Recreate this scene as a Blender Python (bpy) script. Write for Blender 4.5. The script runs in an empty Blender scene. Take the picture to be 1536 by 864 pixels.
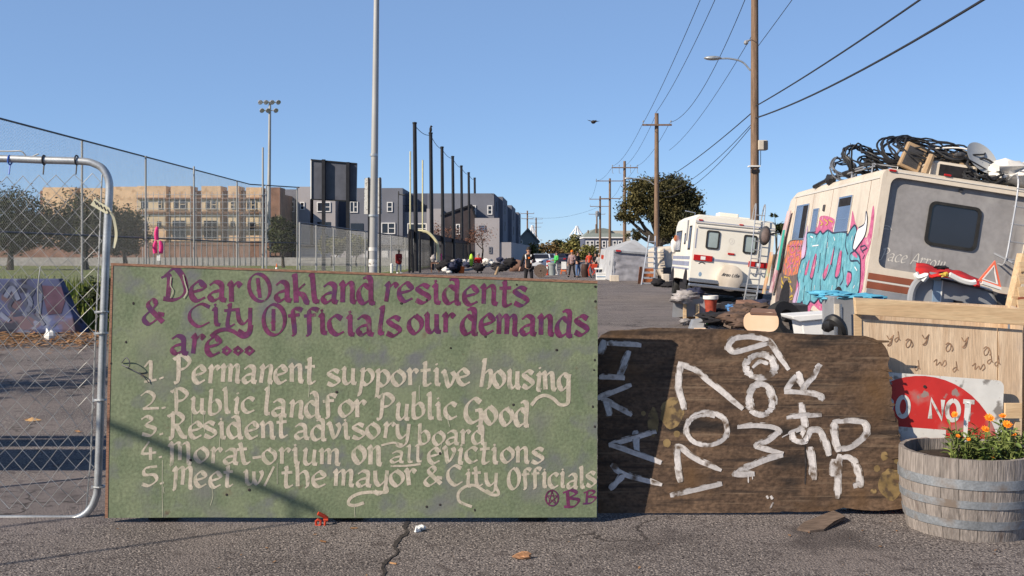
import bpy, math, random
import numpy as np
from mathutils import Vector, Matrix, noise as mnoise
C = bpy.context.scene.collection
R = math.radians
rnd = random.Random(7)
# ------------------------------------------------------------------ camera, sky, sun, exposure
F = 1600.0; CX = 768.0; HY = 380.0; CH = 1.5        # focal length in photo pixels, centre column, horizon row, eye height
sc = bpy.context.scene
cam = bpy.data.cameras.new('camera'); cam.sensor_width = 36; cam.lens = 36 * F / 1536
cam.shift_y = -(432 - HY) / 1536; cam.clip_start = .1; cam.clip_end = 6000
camo = bpy.data.objects.new('camera', cam); C.objects.link(camo)
camo.location = (0, 0, CH); camo.rotation_euler = (R(90), 0, 0); sc.camera = camo
SUN_EL, SUN_AZ = 33, 238                             # degrees; azimuth clockwise from +Y
w = bpy.data.worlds.new('World'); sc.world = w; w.use_nodes = True
nt = w.node_tree; bg = nt.nodes['Background']
sky = nt.nodes.new('ShaderNodeTexSky'); sky.sky_type = 'NISHITA'; sky.sun_disc = False
sky.sun_elevation = R(SUN_EL); sky.sun_rotation = R(SUN_AZ); sky.air_density = .7; sky.dust_density = 0; sky.ozone_density = 6
nt.links.new(sky.outputs[0], bg.inputs[0]); bg.inputs[1].default_value = 0.05
bg2 = nt.nodes.new('ShaderNodeBackground'); bg2.inputs[0].default_value = (.108, .168, .275, 1); bg2.inputs[1].default_value = 1   # even blue air added to the clear sky
gt = nt.nodes.new('ShaderNodeTexCoord'); sx = nt.nodes.new('ShaderNodeSeparateXYZ'); mr_ = nt.nodes.new('ShaderNodeMapRange'); nt.links.new(gt.outputs['Generated'], sx.inputs[0]); nt.links.new(sx.outputs[2], mr_.inputs[0])
mr_.inputs[1].default_value = .24; mr_.inputs[2].default_value = .75; mr_.inputs[3].default_value = 1; mr_.inputs[4].default_value = .3; nt.links.new(mr_.outputs[0], bg2.inputs[1])   # the added air thins out towards the zenith
ad = nt.nodes.new('ShaderNodeAddShader'); nt.links.new(bg.outputs[0], ad.inputs[0]); nt.links.new(bg2.outputs[0], ad.inputs[1]); nt.links.new(ad.outputs[0], nt.nodes['World Output'].inputs[0])
sun = bpy.data.lights.new('sun', 'SUN'); sun.energy = 4.8; sun.angle = R(.5); sun.color = (1, .88, .72)
suno = bpy.data.objects.new('sun', sun); C.objects.link(suno)
TS = Vector((math.sin(R(SUN_AZ)) * math.cos(R(SUN_EL)), math.cos(R(SUN_AZ)) * math.cos(R(SUN_EL)), math.sin(R(SUN_EL))))
suno.rotation_euler = TS.to_track_quat('Z', 'Y').to_euler(); suno.location = (0, 0, 60)
sc.view_settings.view_transform = 'Standard'; sc.view_settings.look = 'None'
sc.view_settings.exposure = 0.5; sc.view_settings.gamma = 1
sc.cycles.max_bounces = 5; sc.cycles.diffuse_bounces = 2; sc.cycles.transparent_max_bounces = 8
SD = Vector((math.cos(R(87.5)), math.sin(R(87.5)), 0))   # street direction

# ------------------------------------------------------------------ helpers
def P(px, py, Y): return Vector(((px - CX) / F * Y, Y, CH - (py - HY) / F * Y))
def G(px, py):
    Y = CH * F / (py - HY); return Vector(((px - CX) / F * Y, Y, 0))
def catmull(pts, n=4, closed=False):
    pts = [Vector(p) for p in pts]; out = []; N = len(pts)
    if N < 3: return pts
    rng = range(N if closed else N - 1)
    for i in rng:
        p0 = pts[i - 1] if (closed or i > 0) else pts[0] * 2 - pts[1]
        p1 = pts[i]; p2 = pts[(i + 1) % N]
        p3 = pts[(i + 2) % N] if (closed or i + 2 < N) else p2 * 2 - p1
        for k in range(n):
            t = k / n
            out.append(.5 * ((2 * p1) + (p2 - p0) * t + (2 * p0 - 5 * p1 + 4 * p2 - p3) * t * t + (3 * p1 - p0 - 3 * p2 + p3) * t ** 3))
    if not closed: out.append(pts[-1])
    return out
def chain(o):
    M = Matrix()
    while o: M = o.matrix_basis @ M; o = o.parent
    return M
class MB:
    def __init__(s): s.v = []; s.f = []; s.m = []; s.c = 0
    def add(s, vs, fs):
        b = len(s.v); s.v += [Vector(p) for p in vs]; s.f += [[b + i for i in f] for f in fs]; s.m += [s.c] * len(fs); return s
    def box(s, c, d, M=None):
        c = Vector(c); x, y, z = (q / 2 for q in d)
        vs = [Vector(p) for p in ((-x, -y, -z), (x, -y, -z), (x, y, -z), (-x, y, -z), (-x, -y, z), (x, -y, z), (x, y, z), (-x, y, z))]
        if M: vs = [M @ p for p in vs]
        return s.add([c + p for p in vs], [(0, 3, 2, 1), (4, 5, 6, 7), (0, 1, 5, 4), (1, 2, 6, 5), (2, 3, 7, 6), (3, 0, 4, 7)])
    def bx(s, a, b):
        return s.box([(p + q) / 2 for p, q in zip(a, b)], [abs(q - p) for p, q in zip(a, b)])
    def prism(s, pts, vec):
        pts = [Vector(p) for p in pts]; vec = Vector(vec); n = len(pts)
        nrm = sum(((pts[i] - pts[0]).cross(pts[(i + 1) % n] - pts[0]) for i in range(n)), Vector())
        if nrm.dot(vec) > 0: pts = pts[::-1]
        return s.add(pts + [p + vec for p in pts], [list(range(n))] + [list(range(2 * n - 1, n - 1, -1))] + [[(i + 1) % n, i, n + i, n + (i + 1) % n] for i in range(n)])
    def poly(s, pts): return s.add(pts, [list(range(len(pts)))])
    def tube(s, pts, r, n=6, closed=False, cap=True):
        pts = [Vector(p) for p in pts]; N = len(pts)
        rs = r if isinstance(r, (list, tuple)) else [r] * N
        T = []
        for i in range(N):
            a = pts[i - 1] if (i or closed) else pts[i]; b = pts[(i + 1) % N] if (i < N - 1 or closed) else pts[i]
            d = b - a; T.append(d.normalized() if d.length > 1e-9 else Vector((0, 0, 1)))
        u = T[0].orthogonal().normalized(); vs = []
        for i in range(N):
            u = (u - T[i] * u.dot(T[i])); u = u.normalized() if u.length > 1e-6 else T[i].orthogonal().normalized()
            q = T[i].cross(u)
            vs += [pts[i] + (u * math.cos(k * 2 * math.pi / n) + q * math.sin(k * 2 * math.pi / n)) * rs[i] for k in range(n)]
        fs = []
        for i in range(N if closed else N - 1):
            j = (i + 1) % N
            fs += [(i * n + k, i * n + (k + 1) % n, j * n + (k + 1) % n, j * n + k) for k in range(n)]
        if cap and not closed: fs += [list(range(n - 1, -1, -1)), list(range((N - 1) * n, N * n))]
        return s.add(vs, fs)
    def lathe(s, prof, c=(0, 0, 0), n=24, M=None, closed=False):
        c = Vector(c); vs = []
        for r, z in prof:
            for k in range(n):
                p = Vector((r * math.cos(k * 2 * math.pi / n), r * math.sin(k * 2 * math.pi / n), z)); vs.append(c + (M @ p if M else p))
        L = len(prof); fs = []
        for i in range(L if closed else L - 1):
            j = (i + 1) % L
            fs += [(i * n + k, i * n + (k + 1) % n, j * n + (k + 1) % n, j * n + k) for k in range(n)]
        if not closed: fs += [list(range(n - 1, -1, -1)), list(range((L - 1) * n, L * n))]
        return s.add(vs, fs)
    def sph(s, c, r, nu=12, nv=8, amp=0., fr=2., seed=0, flat=None):
        c = Vector(c); r = r if isinstance(r, (tuple, list, Vector)) else (r, r, r); vs = []; fs = []
        for i in range(nv + 1):
            th = math.pi * i / nv
            for k in range(nu):
                ph = 2 * math.pi * k / nu
                d = Vector((math.sin(th) * math.cos(ph), math.sin(th) * math.sin(ph), math.cos(th)))
                q = 1 + (amp * mnoise.noise(d * fr + Vector((seed * 3.1, seed * 1.7, 5))) if amp else 0)
                p = Vector((d.x * r[0] * q, d.y * r[1] * q, d.z * r[2] * q))
                if flat is not None: p.z = max(p.z, flat)
                vs.append(c + p)
        for i in range(nv):
            fs += [(i * nu + k, (i + 1) * nu + k, (i + 1) * nu + (k + 1) % nu, i * nu + (k + 1) % nu) for k in range(nu)]
        return s.add(vs, fs)
    def ribbon(s, pts, hw, nrm, off=0., closed=False, nib=None, mn=.1):
        pts = [Vector(p) for p in pts]; nrm = Vector(nrm).normalized(); N = len(pts); L = []; Rr = []
        for i in range(N):
            a = pts[i - 1] if (i or closed) else pts[i]; b = pts[(i + 1) % N] if (i < N - 1 or closed) else pts[i]
            d = (b - a); d = d.normalized() if d.length > 1e-9 else Vector((1, 0, 0))
            t = nrm.cross(d); h = hw[i] if isinstance(hw, (list, tuple)) else hw
            if nib: h = math.hypot(nib.dot(t), mn)
            L.append(pts[i] + t * h + nrm * (off + i * 8e-6)); Rr.append(pts[i] - t * h + nrm * (off + i * 8e-6))
        vs = [p for ab in zip(L, Rr) for p in ab]
        fs = [(2 * i + 1, 2 * ((i + 1) % N) + 1, 2 * ((i + 1) % N), 2 * i) for i in range(N if closed else N - 1)]
        return s.add(vs, fs)
    def build(s, name, mats, parent=None, smooth=False, bevel=0, local=False, origin=None):
        me = bpy.data.meshes.new(name)
        vs = s.v
        if parent is not None and not local:
            Mi = chain(parent).inverted(); vs = [Mi @ p for p in vs]
        loc = Vector((0, 0, 0))
        if parent is None:
            if origin is None:
                lo = [min(p[i] for p in vs) for i in range(3)]; hi = [max(p[i] for p in vs) for i in range(3)]
                loc = Vector(((lo[0] + hi[0]) / 2, (lo[1] + hi[1]) / 2, lo[2]))
            else: loc = Vector(origin)
            vs = [p - loc for p in vs]
        me.from_pydata(vs, [], s.f)
        for m in (mats if isinstance(mats, (list, tuple)) else [mats]): me.materials.append(m)
        me.polygons.foreach_set('material_index', s.m)
        if smooth:
            me.polygons.foreach_set('use_smooth', [True] * len(s.f))
            try: me.set_sharp_from_angle(angle=R(40 if smooth is True else smooth))
            except Exception: pass
        me.update()
        o = bpy.data.objects.new(name, me); C.objects.link(o); o.location = loc
        if parent is not None: o.parent = parent
        if bevel:
            b = o.modifiers.new('bevel', 'BEVEL'); b.width = bevel; b.segments = 2; b.limit_method = 'ANGLE'; b.angle_limit = R(40)
        return o
def tag(o, label=None, cat=None, group=None, kind=None):
    if label: o['label'] = label
    if cat: o['category'] = cat
    if group: o['group'] = group
    if kind: o['kind'] = kind
    return o
def thing(name, label, cat, loc=(0, 0, 0), rot=None, group=None):
    o = bpy.data.objects.new(name, None); C.objects.link(o); o.empty_display_size = .2
    o.location = loc
    if rot is not None: o.rotation_euler = rot
    tag(o, label, cat, group); o.matrix_basis = Matrix.LocRotScale(Vector(loc), o.rotation_euler, Vector((1, 1, 1)))
    return o
def copy_tree(o, parent=None):
    c = o.copy(); C.objects.link(c)
    if parent is not None: c.parent = parent
    for ch in list(o.children): copy_tree(ch, c)
    return c

# ------------------------------------------------------------------ materials
def mat(name, col, rough=.75, metal=0., var=.18, scale=3., bump=0., bscale=60., st=(1, 1, 1), col2=None, fine=.0, fscale=90., spec=.35, lo=.35, hi=.65, island=0., dist=0.1, wire=None):
    m = bpy.data.materials.new(name); m.use_nodes = True; t = m.node_tree; N = t.nodes; L = t.links
    b = N['Principled BSDF']; b.inputs['Roughness'].default_value = rough; b.inputs['Metallic'].default_value = metal
    b.inputs['Specular IOR Level'].default_value = spec
    tc = N.new('ShaderNodeTexCoord'); mp = N.new('ShaderNodeMapping'); mp.inputs['Scale'].default_value = st
    L.new(tc.outputs['Object'], mp.inputs[0])
    nz = N.new('ShaderNodeTexNoise'); nz.inputs['Scale'].default_value = scale; nz.inputs['Detail'].default_value = 6; nz.inputs['Distortion'].default_value = dist
    L.new(mp.outputs[0], nz.inputs['Vector'])
    cr = N.new('ShaderNodeValToRGB'); cr.color_ramp.elements[0].position = lo; cr.color_ramp.elements[1].position = hi
    c1 = [max(0, c * (1 - var)) for c in col] if col2 is None else col
    c2 = [min(1, c * (1 + var)) for c in col] if col2 is None else col2
    cr.color_ramp.elements[0].color = (*c1, 1); cr.color_ramp.elements[1].color = (*c2, 1)
    L.new(nz.outputs[0], cr.inputs[0]); out = cr.outputs[0]
    if fine:
        n2 = N.new('ShaderNodeTexNoise'); n2.inputs['Scale'].default_value = fscale; n2.inputs['Detail'].default_value = 3
        L.new(mp.outputs[0], n2.inputs['Vector'])
        r2 = N.new('ShaderNodeMapRange'); r2.inputs[1].default_value = .3; r2.inputs[2].default_value = .7
        r2.inputs[3].default_value = 1 - fine; r2.inputs[4].default_value = 1 + fine
        L.new(n2.outputs[0], r2.inputs[0])
        mx = N.new('ShaderNodeVectorMath'); mx.operation = 'SCALE'; L.new(out, mx.inputs[0]); L.new(r2.outputs[0], mx.inputs['Scale']); out = mx.outputs[0]
    if island:
        gi = N.new('ShaderNodeNewGeometry'); r3 = N.new('ShaderNodeMapRange'); r3.inputs[3].default_value = 1 - island; r3.inputs[4].default_value = 1 + island
        L.new(gi.outputs['Random Per Island'], r3.inputs[0])
        mx = N.new('ShaderNodeVectorMath'); mx.operation = 'SCALE'; L.new(out, mx.inputs[0]); L.new(r3.outputs[0], mx.inputs['Scale']); out = mx.outputs[0]
    L.new(out, b.inputs['Base Color'])
    if bump:
        n3 = N.new('ShaderNodeTexNoise'); n3.inputs['Scale'].default_value = bscale; n3.inputs['Detail'].default_value = 4
        L.new(mp.outputs[0], n3.inputs['Vector']); bp = N.new('ShaderNodeBump'); bp.inputs['Strength'].default_value = bump; bp.inputs['Distance'].default_value = .02
        L.new(n3.outputs[0], bp.inputs['Height']); L.new(bp.outputs[0], b.inputs['Normal'])
    m['out'] = 1
    return m
def patches(m, col, scale=2., lo=.52, hi=.6, st=(1, 1, 1), detail=8, w=0.):
    """mixes a second paint / stain / rust tone of its own shape over a material"""
    t = m.node_tree; N = t.nodes; L = t.links; b = N['Principled BSDF']; src = b.inputs['Base Color'].links[0].from_socket
    tc = N.new('ShaderNodeTexCoord'); mp = N.new('ShaderNodeMapping'); mp.inputs['Scale'].default_value = st; mp.inputs['Location'].default_value = (w, w * 2, w)
    L.new(tc.outputs['Object'], mp.inputs[0])
    nz = N.new('ShaderNodeTexNoise'); nz.inputs['Scale'].default_value = scale; nz.inputs['Detail'].default_value = detail
    L.new(mp.outputs[0], nz.inputs['Vector']); mr = N.new('ShaderNodeMapRange'); mr.inputs[1].default_value = lo; mr.inputs[2].default_value = hi
    L.new(nz.outputs[0], mr.inputs[0]); mx = N.new('ShaderNodeMixRGB'); mx.inputs[2].default_value = (*col, 1)
    L.new(mr.outputs[0], mx.inputs[0]); L.new(src, mx.inputs[1]); L.new(mx.outputs[0], b.inputs['Base Color']); return m
def glass(name, col, rough=.08):
    m = mat(name, col, rough=rough, var=.1, scale=1.5, spec=.6); return m
M = {}
M['asphalt'] = patches(patches(mat('asphalt', (.175, .155, .150), .9, var=.22, scale=.9, bump=1.0, bscale=85, fine=.6, fscale=110, spec=.2), (.055, .048, .05), 48, .53, .60, detail=3), (.42, .37, .34), 70, .58, .64, detail=2, w=3)
M['asphalt'] = patches(M['asphalt'], (.215, .185, .175), .7, .50, .66, detail=9, w=6)
M['asphalt'] = patches(patches(M['asphalt'], (.105, .09, .088), 11, .56, .68, detail=6, w=8), (.07, .06, .06), 1.1, .63, .72, detail=8, w=2)
def cracked(m):
    t = m.node_tree; N = t.nodes; L = t.links; p = N['Principled BSDF']; src = p.inputs['Base Color'].links[0].from_socket
    tc = N.new('ShaderNodeTexCoord'); nz = N.new('ShaderNodeTexNoise'); nz.inputs['Scale'].default_value = 2.5; nz.inputs['Detail'].default_value = 6; L.new(tc.outputs['Object'], nz.inputs['Vector'])
    ad_ = N.new('ShaderNodeVectorMath'); ad_.operation = 'MULTIPLY_ADD'; ad_.inputs[1].default_value = (.7, .7, .7); L.new(nz.outputs['Color'], ad_.inputs[0]); L.new(tc.outputs['Object'], ad_.inputs[2])
    vo = N.new('ShaderNodeTexVoronoi'); vo.feature = 'DISTANCE_TO_EDGE'; vo.inputs['Scale'].default_value = .55; L.new(ad_.outputs[0], vo.inputs['Vector'])
    mr = N.new('ShaderNodeMapRange'); mr.inputs[1].default_value = .003; mr.inputs[2].default_value = .009; mr.inputs[3].default_value = .75; mr.inputs[4].default_value = 0; L.new(vo.outputs['Distance'], mr.inputs[0])
    mk = N.new('ShaderNodeTexNoise'); mk.inputs['Scale'].default_value = .5; L.new(tc.outputs['Object'], mk.inputs['Vector']); m2 = N.new('ShaderNodeMapRange'); m2.inputs[1].default_value = .48; m2.inputs[2].default_value = .56; L.new(mk.outputs[0], m2.inputs[0])
    mu = N.new('ShaderNodeMath'); mu.operation = 'MULTIPLY'; L.new(mr.outputs[0], mu.inputs[0]); L.new(m2.outputs[0], mu.inputs[1])
    mx = N.new('ShaderNodeMixRGB'); mx.inputs[2].default_value = (.035, .03, .029, 1); L.new(mu.outputs[0], mx.inputs[0]); L.new(src, mx.inputs[1]); L.new(mx.outputs[0], p.inputs['Base Color']); return m
cracked(M['asphalt'])
M['dirt'] = mat('dirt', (.13, .105, .08), .95, var=.4, scale=.8, bump=.8, bscale=20, fine=.3)
M['field'] = mat('field_turf', (.085, .12, .03), .95, col2=(.15, .16, .05), scale=.35, fine=.35, fscale=3)
M['track'] = mat('track', (.27, .25, .23), .9, var=.15, scale=.3)
M['crack'] = mat('crack', (.035, .03, .029), .95, var=.5, scale=30)
M['galv'] = mat('galvanised_steel', (.46, .48, .49), .42, .6, var=.15, scale=9, fine=.12, spec=.5)
M['wire'] = mat('galvanised_wire', (.34, .345, .34), .5, .45, var=.2, scale=8)
M['farwire'] = mat('dull_wire', (.36, .36, .36), .6, .3, var=.1)
M['darkrail'] = mat('dark_weathered_rail', (.10, .10, .12), .6, .3, var=.2)
M['blacksteel'] = mat('black_steel', (.018, .018, .022), .5, .2, var=.2)
M['grey_steel'] = mat('grey_pole_steel', (.36, .36, .355), .6, .2, var=.15, scale=2, st=(1, 1, .15))
M['polewood'] = mat('creosote_pole_wood', (.19, .125, .085), .9, var=.3, scale=6, st=(4, 4, .25), fine=.25, fscale=30, bump=.5, bscale=20)
M['cable'] = mat('black_cable', (.03, .03, .035), .6, var=.1)
M['sign_green'] = patches(patches(patches(patches(mat('green_painted_plywood', (.130, .165, .098), .78, col2=(.178, .210, .128), scale=6, fine=.2, fscale=60, bump=.13, bscale=55), (.152, .158, .145), 3.2, .54, .74, detail=10), (.12, .085, .055), 9, .66, .75, detail=6, w=4), (.20, .23, .145), 2.6, .56, .72, w=9), (.135, .145, .145), 5, .56, .70, w=14)
M['ply_edge'] = mat('plywood_edge', (.24, .13, .085), .85, var=.35, scale=30, st=(1, 1, 6))
M['purple'] = patches(patches(mat('purple_paint', (.125, .024, .076), .6, var=.3, scale=14, fine=.25, fscale=60), (.085, .025, .085), 9, .5, .62), (.14, .11, .095), 30, .60, .72, st=(1, 1, .45), w=3)
M['cream'] = patches(patches(mat('cream_paint', (.46, .405, .33), .7, var=.12, scale=16, fine=.15, fscale=80), (.36, .34, .255), 22, .50, .66), (.22, .23, .165), 34, .60, .70, st=(1, 1, .5), w=3)
M['drip'] = mat('thin_cream_drip', (.36, .36, .27), .6, var=.2, scale=10)
M['oldply'] = patches(patches(patches(patches(mat('dark_weathered_plywood', (.066, .041, .027), .85, col2=(.122, .077, .049), scale=2.6, st=(1, 1, 1.5), fine=.4, fscale=40, bump=.6, bscale=14, dist=1.0), (.036, .024, .018), 4, .50, .66, st=(.45, 1, 7), detail=9), (.16, .11, .073), 5, .57, .72, st=(.4, 1, 11), w=5), (.115, .064, .03), 2.5, .54, .7, w=11), (.02, .015, .013), 3, .62, .70, st=(.6, 1, 2.4), w=7)
M['whitebrush'] = patches(mat('brushed_white_paint', (.56, .53, .52), .6, var=.15, scale=12, fine=.15, fscale=60), (.12, .085, .06), 13, .54, .66, st=(1, 1, 1))
M['golden'] = patches(mat('golden_stain', (.21, .145, .065), .8, var=.35, scale=12), (.08, .055, .035), 18, .52, .62)
M['ply'] = patches(patches(mat('pale_plywood', (.54, .39, .26), .8, col2=(.66, .51, .36), scale=3, st=(5, 5, .5), fine=.14, fscale=20, bump=.15, bscale=20, dist=.6), (.38, .23, .13), 3.5, .60, .72, st=(3, 3, .6)), (.40, .32, .26), 2.2, .56, .70, w=7)
M['beam'] = patches(patches(mat('pine_beam', (.52, .36, .21), .75, col2=(.62, .46, .28), scale=4, st=(.7, 5, 7), fine=.12, fscale=20, dist=.8), (.33, .17, .085), 6, .66, .73, st=(.8, 2, 2)), (.36, .27, .20), 3, .58, .70, st=(.5, 2, 2), w=4)
M['ink'] = mat('brown_marker', (.30, .18, .11), .8, var=.4, scale=30)
M['stave'] = patches(mat('grey_oak_stave', (.215, .190, .175), .85, var=.2, scale=6, st=(5, 5, .6), fine=.25, fscale=24, bump=.35, bscale=20, island=.16), (.12, .09, .078), 6, .62, .72, st=(2, 2, .5))
M['hoop'] = patches(mat('galvanised_hoop', (.235, .255, .28), .6, .3, var=.25, scale=6, fine=.2), (.19, .155, .13), 6, .54, .68)
M['soil'] = mat('soil', (.035, .026, .02), .95, var=.4, scale=20, bump=1, bscale=40)
M['leaf'] = mat('plant_leaf', (.085, .13, .03), .6, col2=(.21, .25, .075), scale=14, island=.4)
M['petal'] = mat('orange_petal', (.85, .24, .012), .6, var=.15, scale=30, island=.15)
M['white_plastic'] = mat('white_plastic', (.72, .72, .70), .5, var=.06, scale=5)
M['sign_white'] = patches(patches(mat('scuffed_white_sign', (.64, .63, .60), .5, var=.08, scale=8), (.24, .22, .20), 9, .56, .62, detail=10), (.40, .34, .29), 22, .62, .68)
M['sign_red'] = patches(patches(mat('scuffed_red_sign', (.52, .032, .028), .45, var=.12, scale=5), (.42, .17, .15), 5, .56, .68, detail=10), (.29, .22, .20), 12, .63, .68, detail=9)
M['rv_cream'] = patches(patches(mat('cream_gelcoat', (.60, .53, .44), .5, var=.06, scale=1.2, fine=.05, fscale=10), (.44, .38, .31), 1.5, .58, .75, st=(1, 1, .35)), (.34, .26, .19), 3.5, .64, .74, st=(1.5, 1.5, .25), w=6)
M['rv_white'] = patches(mat('white_gelcoat', (.72, .69, .61), .45, var=.05, scale=1.2), (.56, .52, .44), 1.6, .6, .8, st=(1, 1, .35))
M['rv_grey'] = patches(patches(mat('grey_panel', (.265, .255, .255), .5, var=.10, scale=2, fine=.08, fscale=14), (.33, .32, .315), 2.5, .55, .75), (.16, .145, .14), 3, .60, .74, st=(1.6, 1, .3), w=5)
M['brown_stripe'] = mat('brown_stripe', (.24, .075, .04), .5, var=.15)
M['white_stripe'] = mat('white_stripe', (.6, .57, .52), .5, var=.06)
M['bluegrey_stripe'] = mat('blue_grey_stripe', (.25, .27, .36), .5, var=.12)
M['darkglass'] = glass('dark_glass', (.018, .02, .03))
M['blueglass'] = glass('blue_tinted_glass', (.11, .15, .24), .15)
M['paleglass'] = glass('pale_curtained_glass', (.30, .36, .36), .15)
M['rubber'] = mat('black_rubber', (.02, .02, .02), .75, var=.3, scale=10)
M['chrome'] = mat('chrome', (.55, .56, .58), .25, .9, var=.06)
M['redlens'] = mat('red_lens', (.40, .012, .012), .3, var=.15, scale=20)
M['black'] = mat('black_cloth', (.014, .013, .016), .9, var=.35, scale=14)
M['turq'] = patches(patches(mat('turquoise_spray_paint', (.12, .34, .41), .6, var=.2, scale=6), (.20, .44, .50), 5, .55, .64), (.10, .26, .36), 7, .58, .66, st=(1, 1, .4), w=6)
M['pink'] = patches(patches(mat('pink_spray_paint', (.52, .13, .25), .6, var=.2, scale=7), (.38, .08, .17), 7, .52, .60), (.55, .34, .36), 6, .60, .68, w=3)
M['outline'] = mat('navy_spray_outline', (.035, .045, .085), .6, var=.2)
M['lilac'] = mat('lilac_spray', (.52, .38, .55), .6, var=.12)
M['spray_white'] = mat('white_spray', (.75, .75, .76), .6, var=.06)
M['spray_orange'] = patches(patches(mat('orange_spray', (.58, .19, .07), .6, var=.25, scale=8), (.46, .11, .15), 6, .50, .58), (.22, .15, .13), 8, .50, .56, w=5)
M['spray_yellow'] = mat('yellow_spray', (.50, .34, .05), .6, var=.25, scale=9)
M['spray_grey'] = patches(mat('grey_spray_background', (.13, .10, .095), .7, var=.3, scale=6), (.30, .14, .09), 6, .6, .7)
M['spray_green'] = mat('green_spray', (.05, .38, .30), .6, var=.15)
M['hose'] = mat('black_hose', (.022, .022, .024), .5, var=.2)
M['greyhose'] = mat('grey_hose', (.12, .13, .15), .5, var=.2)
M['tarp'] = mat('white_tarp', (.62, .60, .57), .7, var=.12, scale=5)
M['tanbox'] = mat('tan_box', (.36, .25, .15), .8, var=.2, scale=4)
M['red'] = mat('red_cloth', (.50, .018, .016), .8, var=.25, scale=8)
M['redplastic'] = mat('red_plastic', (.48, .05, .02), .5, var=.1)
M['tri'] = mat('reflective_orange_red', (.80, .17, .09), .35, var=.1)
M['metalgrey'] = patches(mat('painted_grey_metal', (.25, .26, .28), .5, .1, var=.15, scale=3), (.33, .34, .36), 2, .5, .7)
M['bluetrim'] = mat('pale_blue_metal', (.27, .38, .50), .4, .3, var=.1)
M['darkgrey'] = mat('dark_grey_plastic', (.05, .05, .055), .6, var=.25, scale=5)
M['white_bin'] = mat('white_bin_plastic', (.70, .70, .69), .5, var=.06)
M['peach'] = mat('peach_board', (.68, .44, .27), .5, var=.08, scale=1.5, col2=(.78, .60, .45))
M['bluecloth'] = mat('blue_cloth', (.06, .16, .34), .85, var=.25, scale=8)
M['greencloth'] = mat('green_cloth', (.05, .30, .06), .8, var=.2)
M['greycloth'] = mat('grey_cloth', (.30, .28, .28), .9, var=.3, scale=7)
M['navy'] = mat('navy_cloth', (.03, .035, .07), .9, var=.3, scale=8)
M['jeans'] = mat('blue_denim', (.08, .14, .27), .9, var=.2, scale=20)
M['palegrey'] = mat('pale_grey_trousers', (.42, .42, .43), .9, var=.1, scale=20)
M['plaid'] = mat('plaid_shirt', (.20, .13, .14), .9, col2=(.36, .26, .26), scale=18)
M['orange'] = mat('orange_knit', (.75, .16, .015), .85, var=.15, scale=20)
M['skin'] = mat('skin', (.40, .23, .16), .6, var=.08, scale=12)
M['hair'] = mat('dark_hair', (.02, .015, .012), .7, var=.2)
M['darkred'] = mat('dark_red_blanket', (.23, .02, .02), .9, var=.35, scale=7)
M['lime'] = mat('lime_cloth', (.42, .68, .06), .8, var=.15)
M['tan'] = patches(mat('sheathing_board', (.66, .46, .29), .9, var=.12, scale=.8), (.50, .32, .19), 1.2, .54, .64)
M['tanlight'] = mat('cream_building_wrap', (.60, .49, .34), .9, var=.12, scale=.5)
M['tandark'] = mat('brown_recess_board', (.22, .125, .09), .9, var=.25, scale=1)
M['bgrey'] = mat('mid_grey_stucco', (.165, .172, .205), .9, var=.08, scale=.4)
M['bshade'] = mat('shaded_grey_stucco', (.095, .107, .15), .9, var=.08, scale=.4)  # shade of the recesses and street side, put into the stucco colour
M['bpale'] = mat('pale_grey_stucco', (.36, .34, .35), .9, var=.05, scale=.4)
M['bdark'] = mat('dark_brown_cladding', (.055, .045, .05), .9, var=.15, scale=.8)
M['bwhite'] = mat('white_trim', (.72, .71, .70), .7, var=.04)
M['olive'] = mat('olive_foliage', (.016, .026, .009), .75, col2=(.055, .066, .02), scale=.9, island=.3)
M['evergreen'] = mat('evergreen_foliage', (.016, .022, .009), .75, col2=(.105, .088, .028), scale=.6, island=.25)
M['autumn'] = mat('autumn_foliage', (.13, .085, .03), .8, col2=(.21, .15, .06), scale=.5, island=.4)
M['yellowgreen'] = mat('yellow_green_foliage', (.10, .105, .03), .8, col2=(.18, .16, .05), scale=.5, island=.4)
M['rust'] = mat('bare_twigs', (.16, .075, .05), .9, var=.3, scale=2, island=.3)
M['bark'] = mat('bark', (.06, .05, .04), .95, var=.3, scale=8, st=(3, 3, .4))
M['grass'] = mat('grass_blades', (.07, .11, .015), .8, col2=(.20, .215, .04), scale=1.2, island=.45)
M['litter'] = mat('dry_leaf', (.16, .075, .03), .9, col2=(.34, .19, .09), scale=9, island=.45)
M['concrete'] = mat('concrete', (.30, .29, .28), .9, var=.15, scale=3)
M['barrier'] = patches(patches(patches(mat('spray_painted_concrete', (.055, .068, .145), .85, var=.3, scale=2), (.09, .062, .08), 1.7, .52, .58, detail=4), (.13, .15, .22), 2.3, .57, .62, detail=5, w=4), (.018, .021, .04), 2.0, .56, .61, detail=5, w=8)  # graffiti tones darkened overall, so the barrier's shade sits in the colour
M['pinkcloth'] = mat('hot_pink_cloth', (.75, .04, .22), .7, var=.12)
M['yellowpaint'] = mat('pale_yellow_paint', (.60, .55, .34), .6, var=.08)
M['conecol'] = mat('cone_orange', (.75, .17, .04), .6, var=.1)
M['tent'] = patches(mat('pale_tent_canvas', (.37, .38, .40), .75, var=.1, scale=3), (.30, .30, .31), 1.5, .52, .68)
M['tentgrey'] = mat('grey_tarp_curtain', (.25, .25, .28), .65, var=.2, scale=3)
M['orangewood'] = mat('orange_brown_wood', (.36, .12, .045), .75, var=.2, scale=6)
M['alu'] = mat('aluminium', (.50, .51, .53), .4, .6, var=.1)
M['roofgrey'] = mat('roof_grey_green', (.20, .23, .21), .9, var=.08)
M['greenhouse_siding'] = mat('grey_green_siding', (.25, .28, .28), .9, var=.08)
M['victorian'] = mat('slate_siding', (.10, .115, .17), .9, var=.08)
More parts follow.
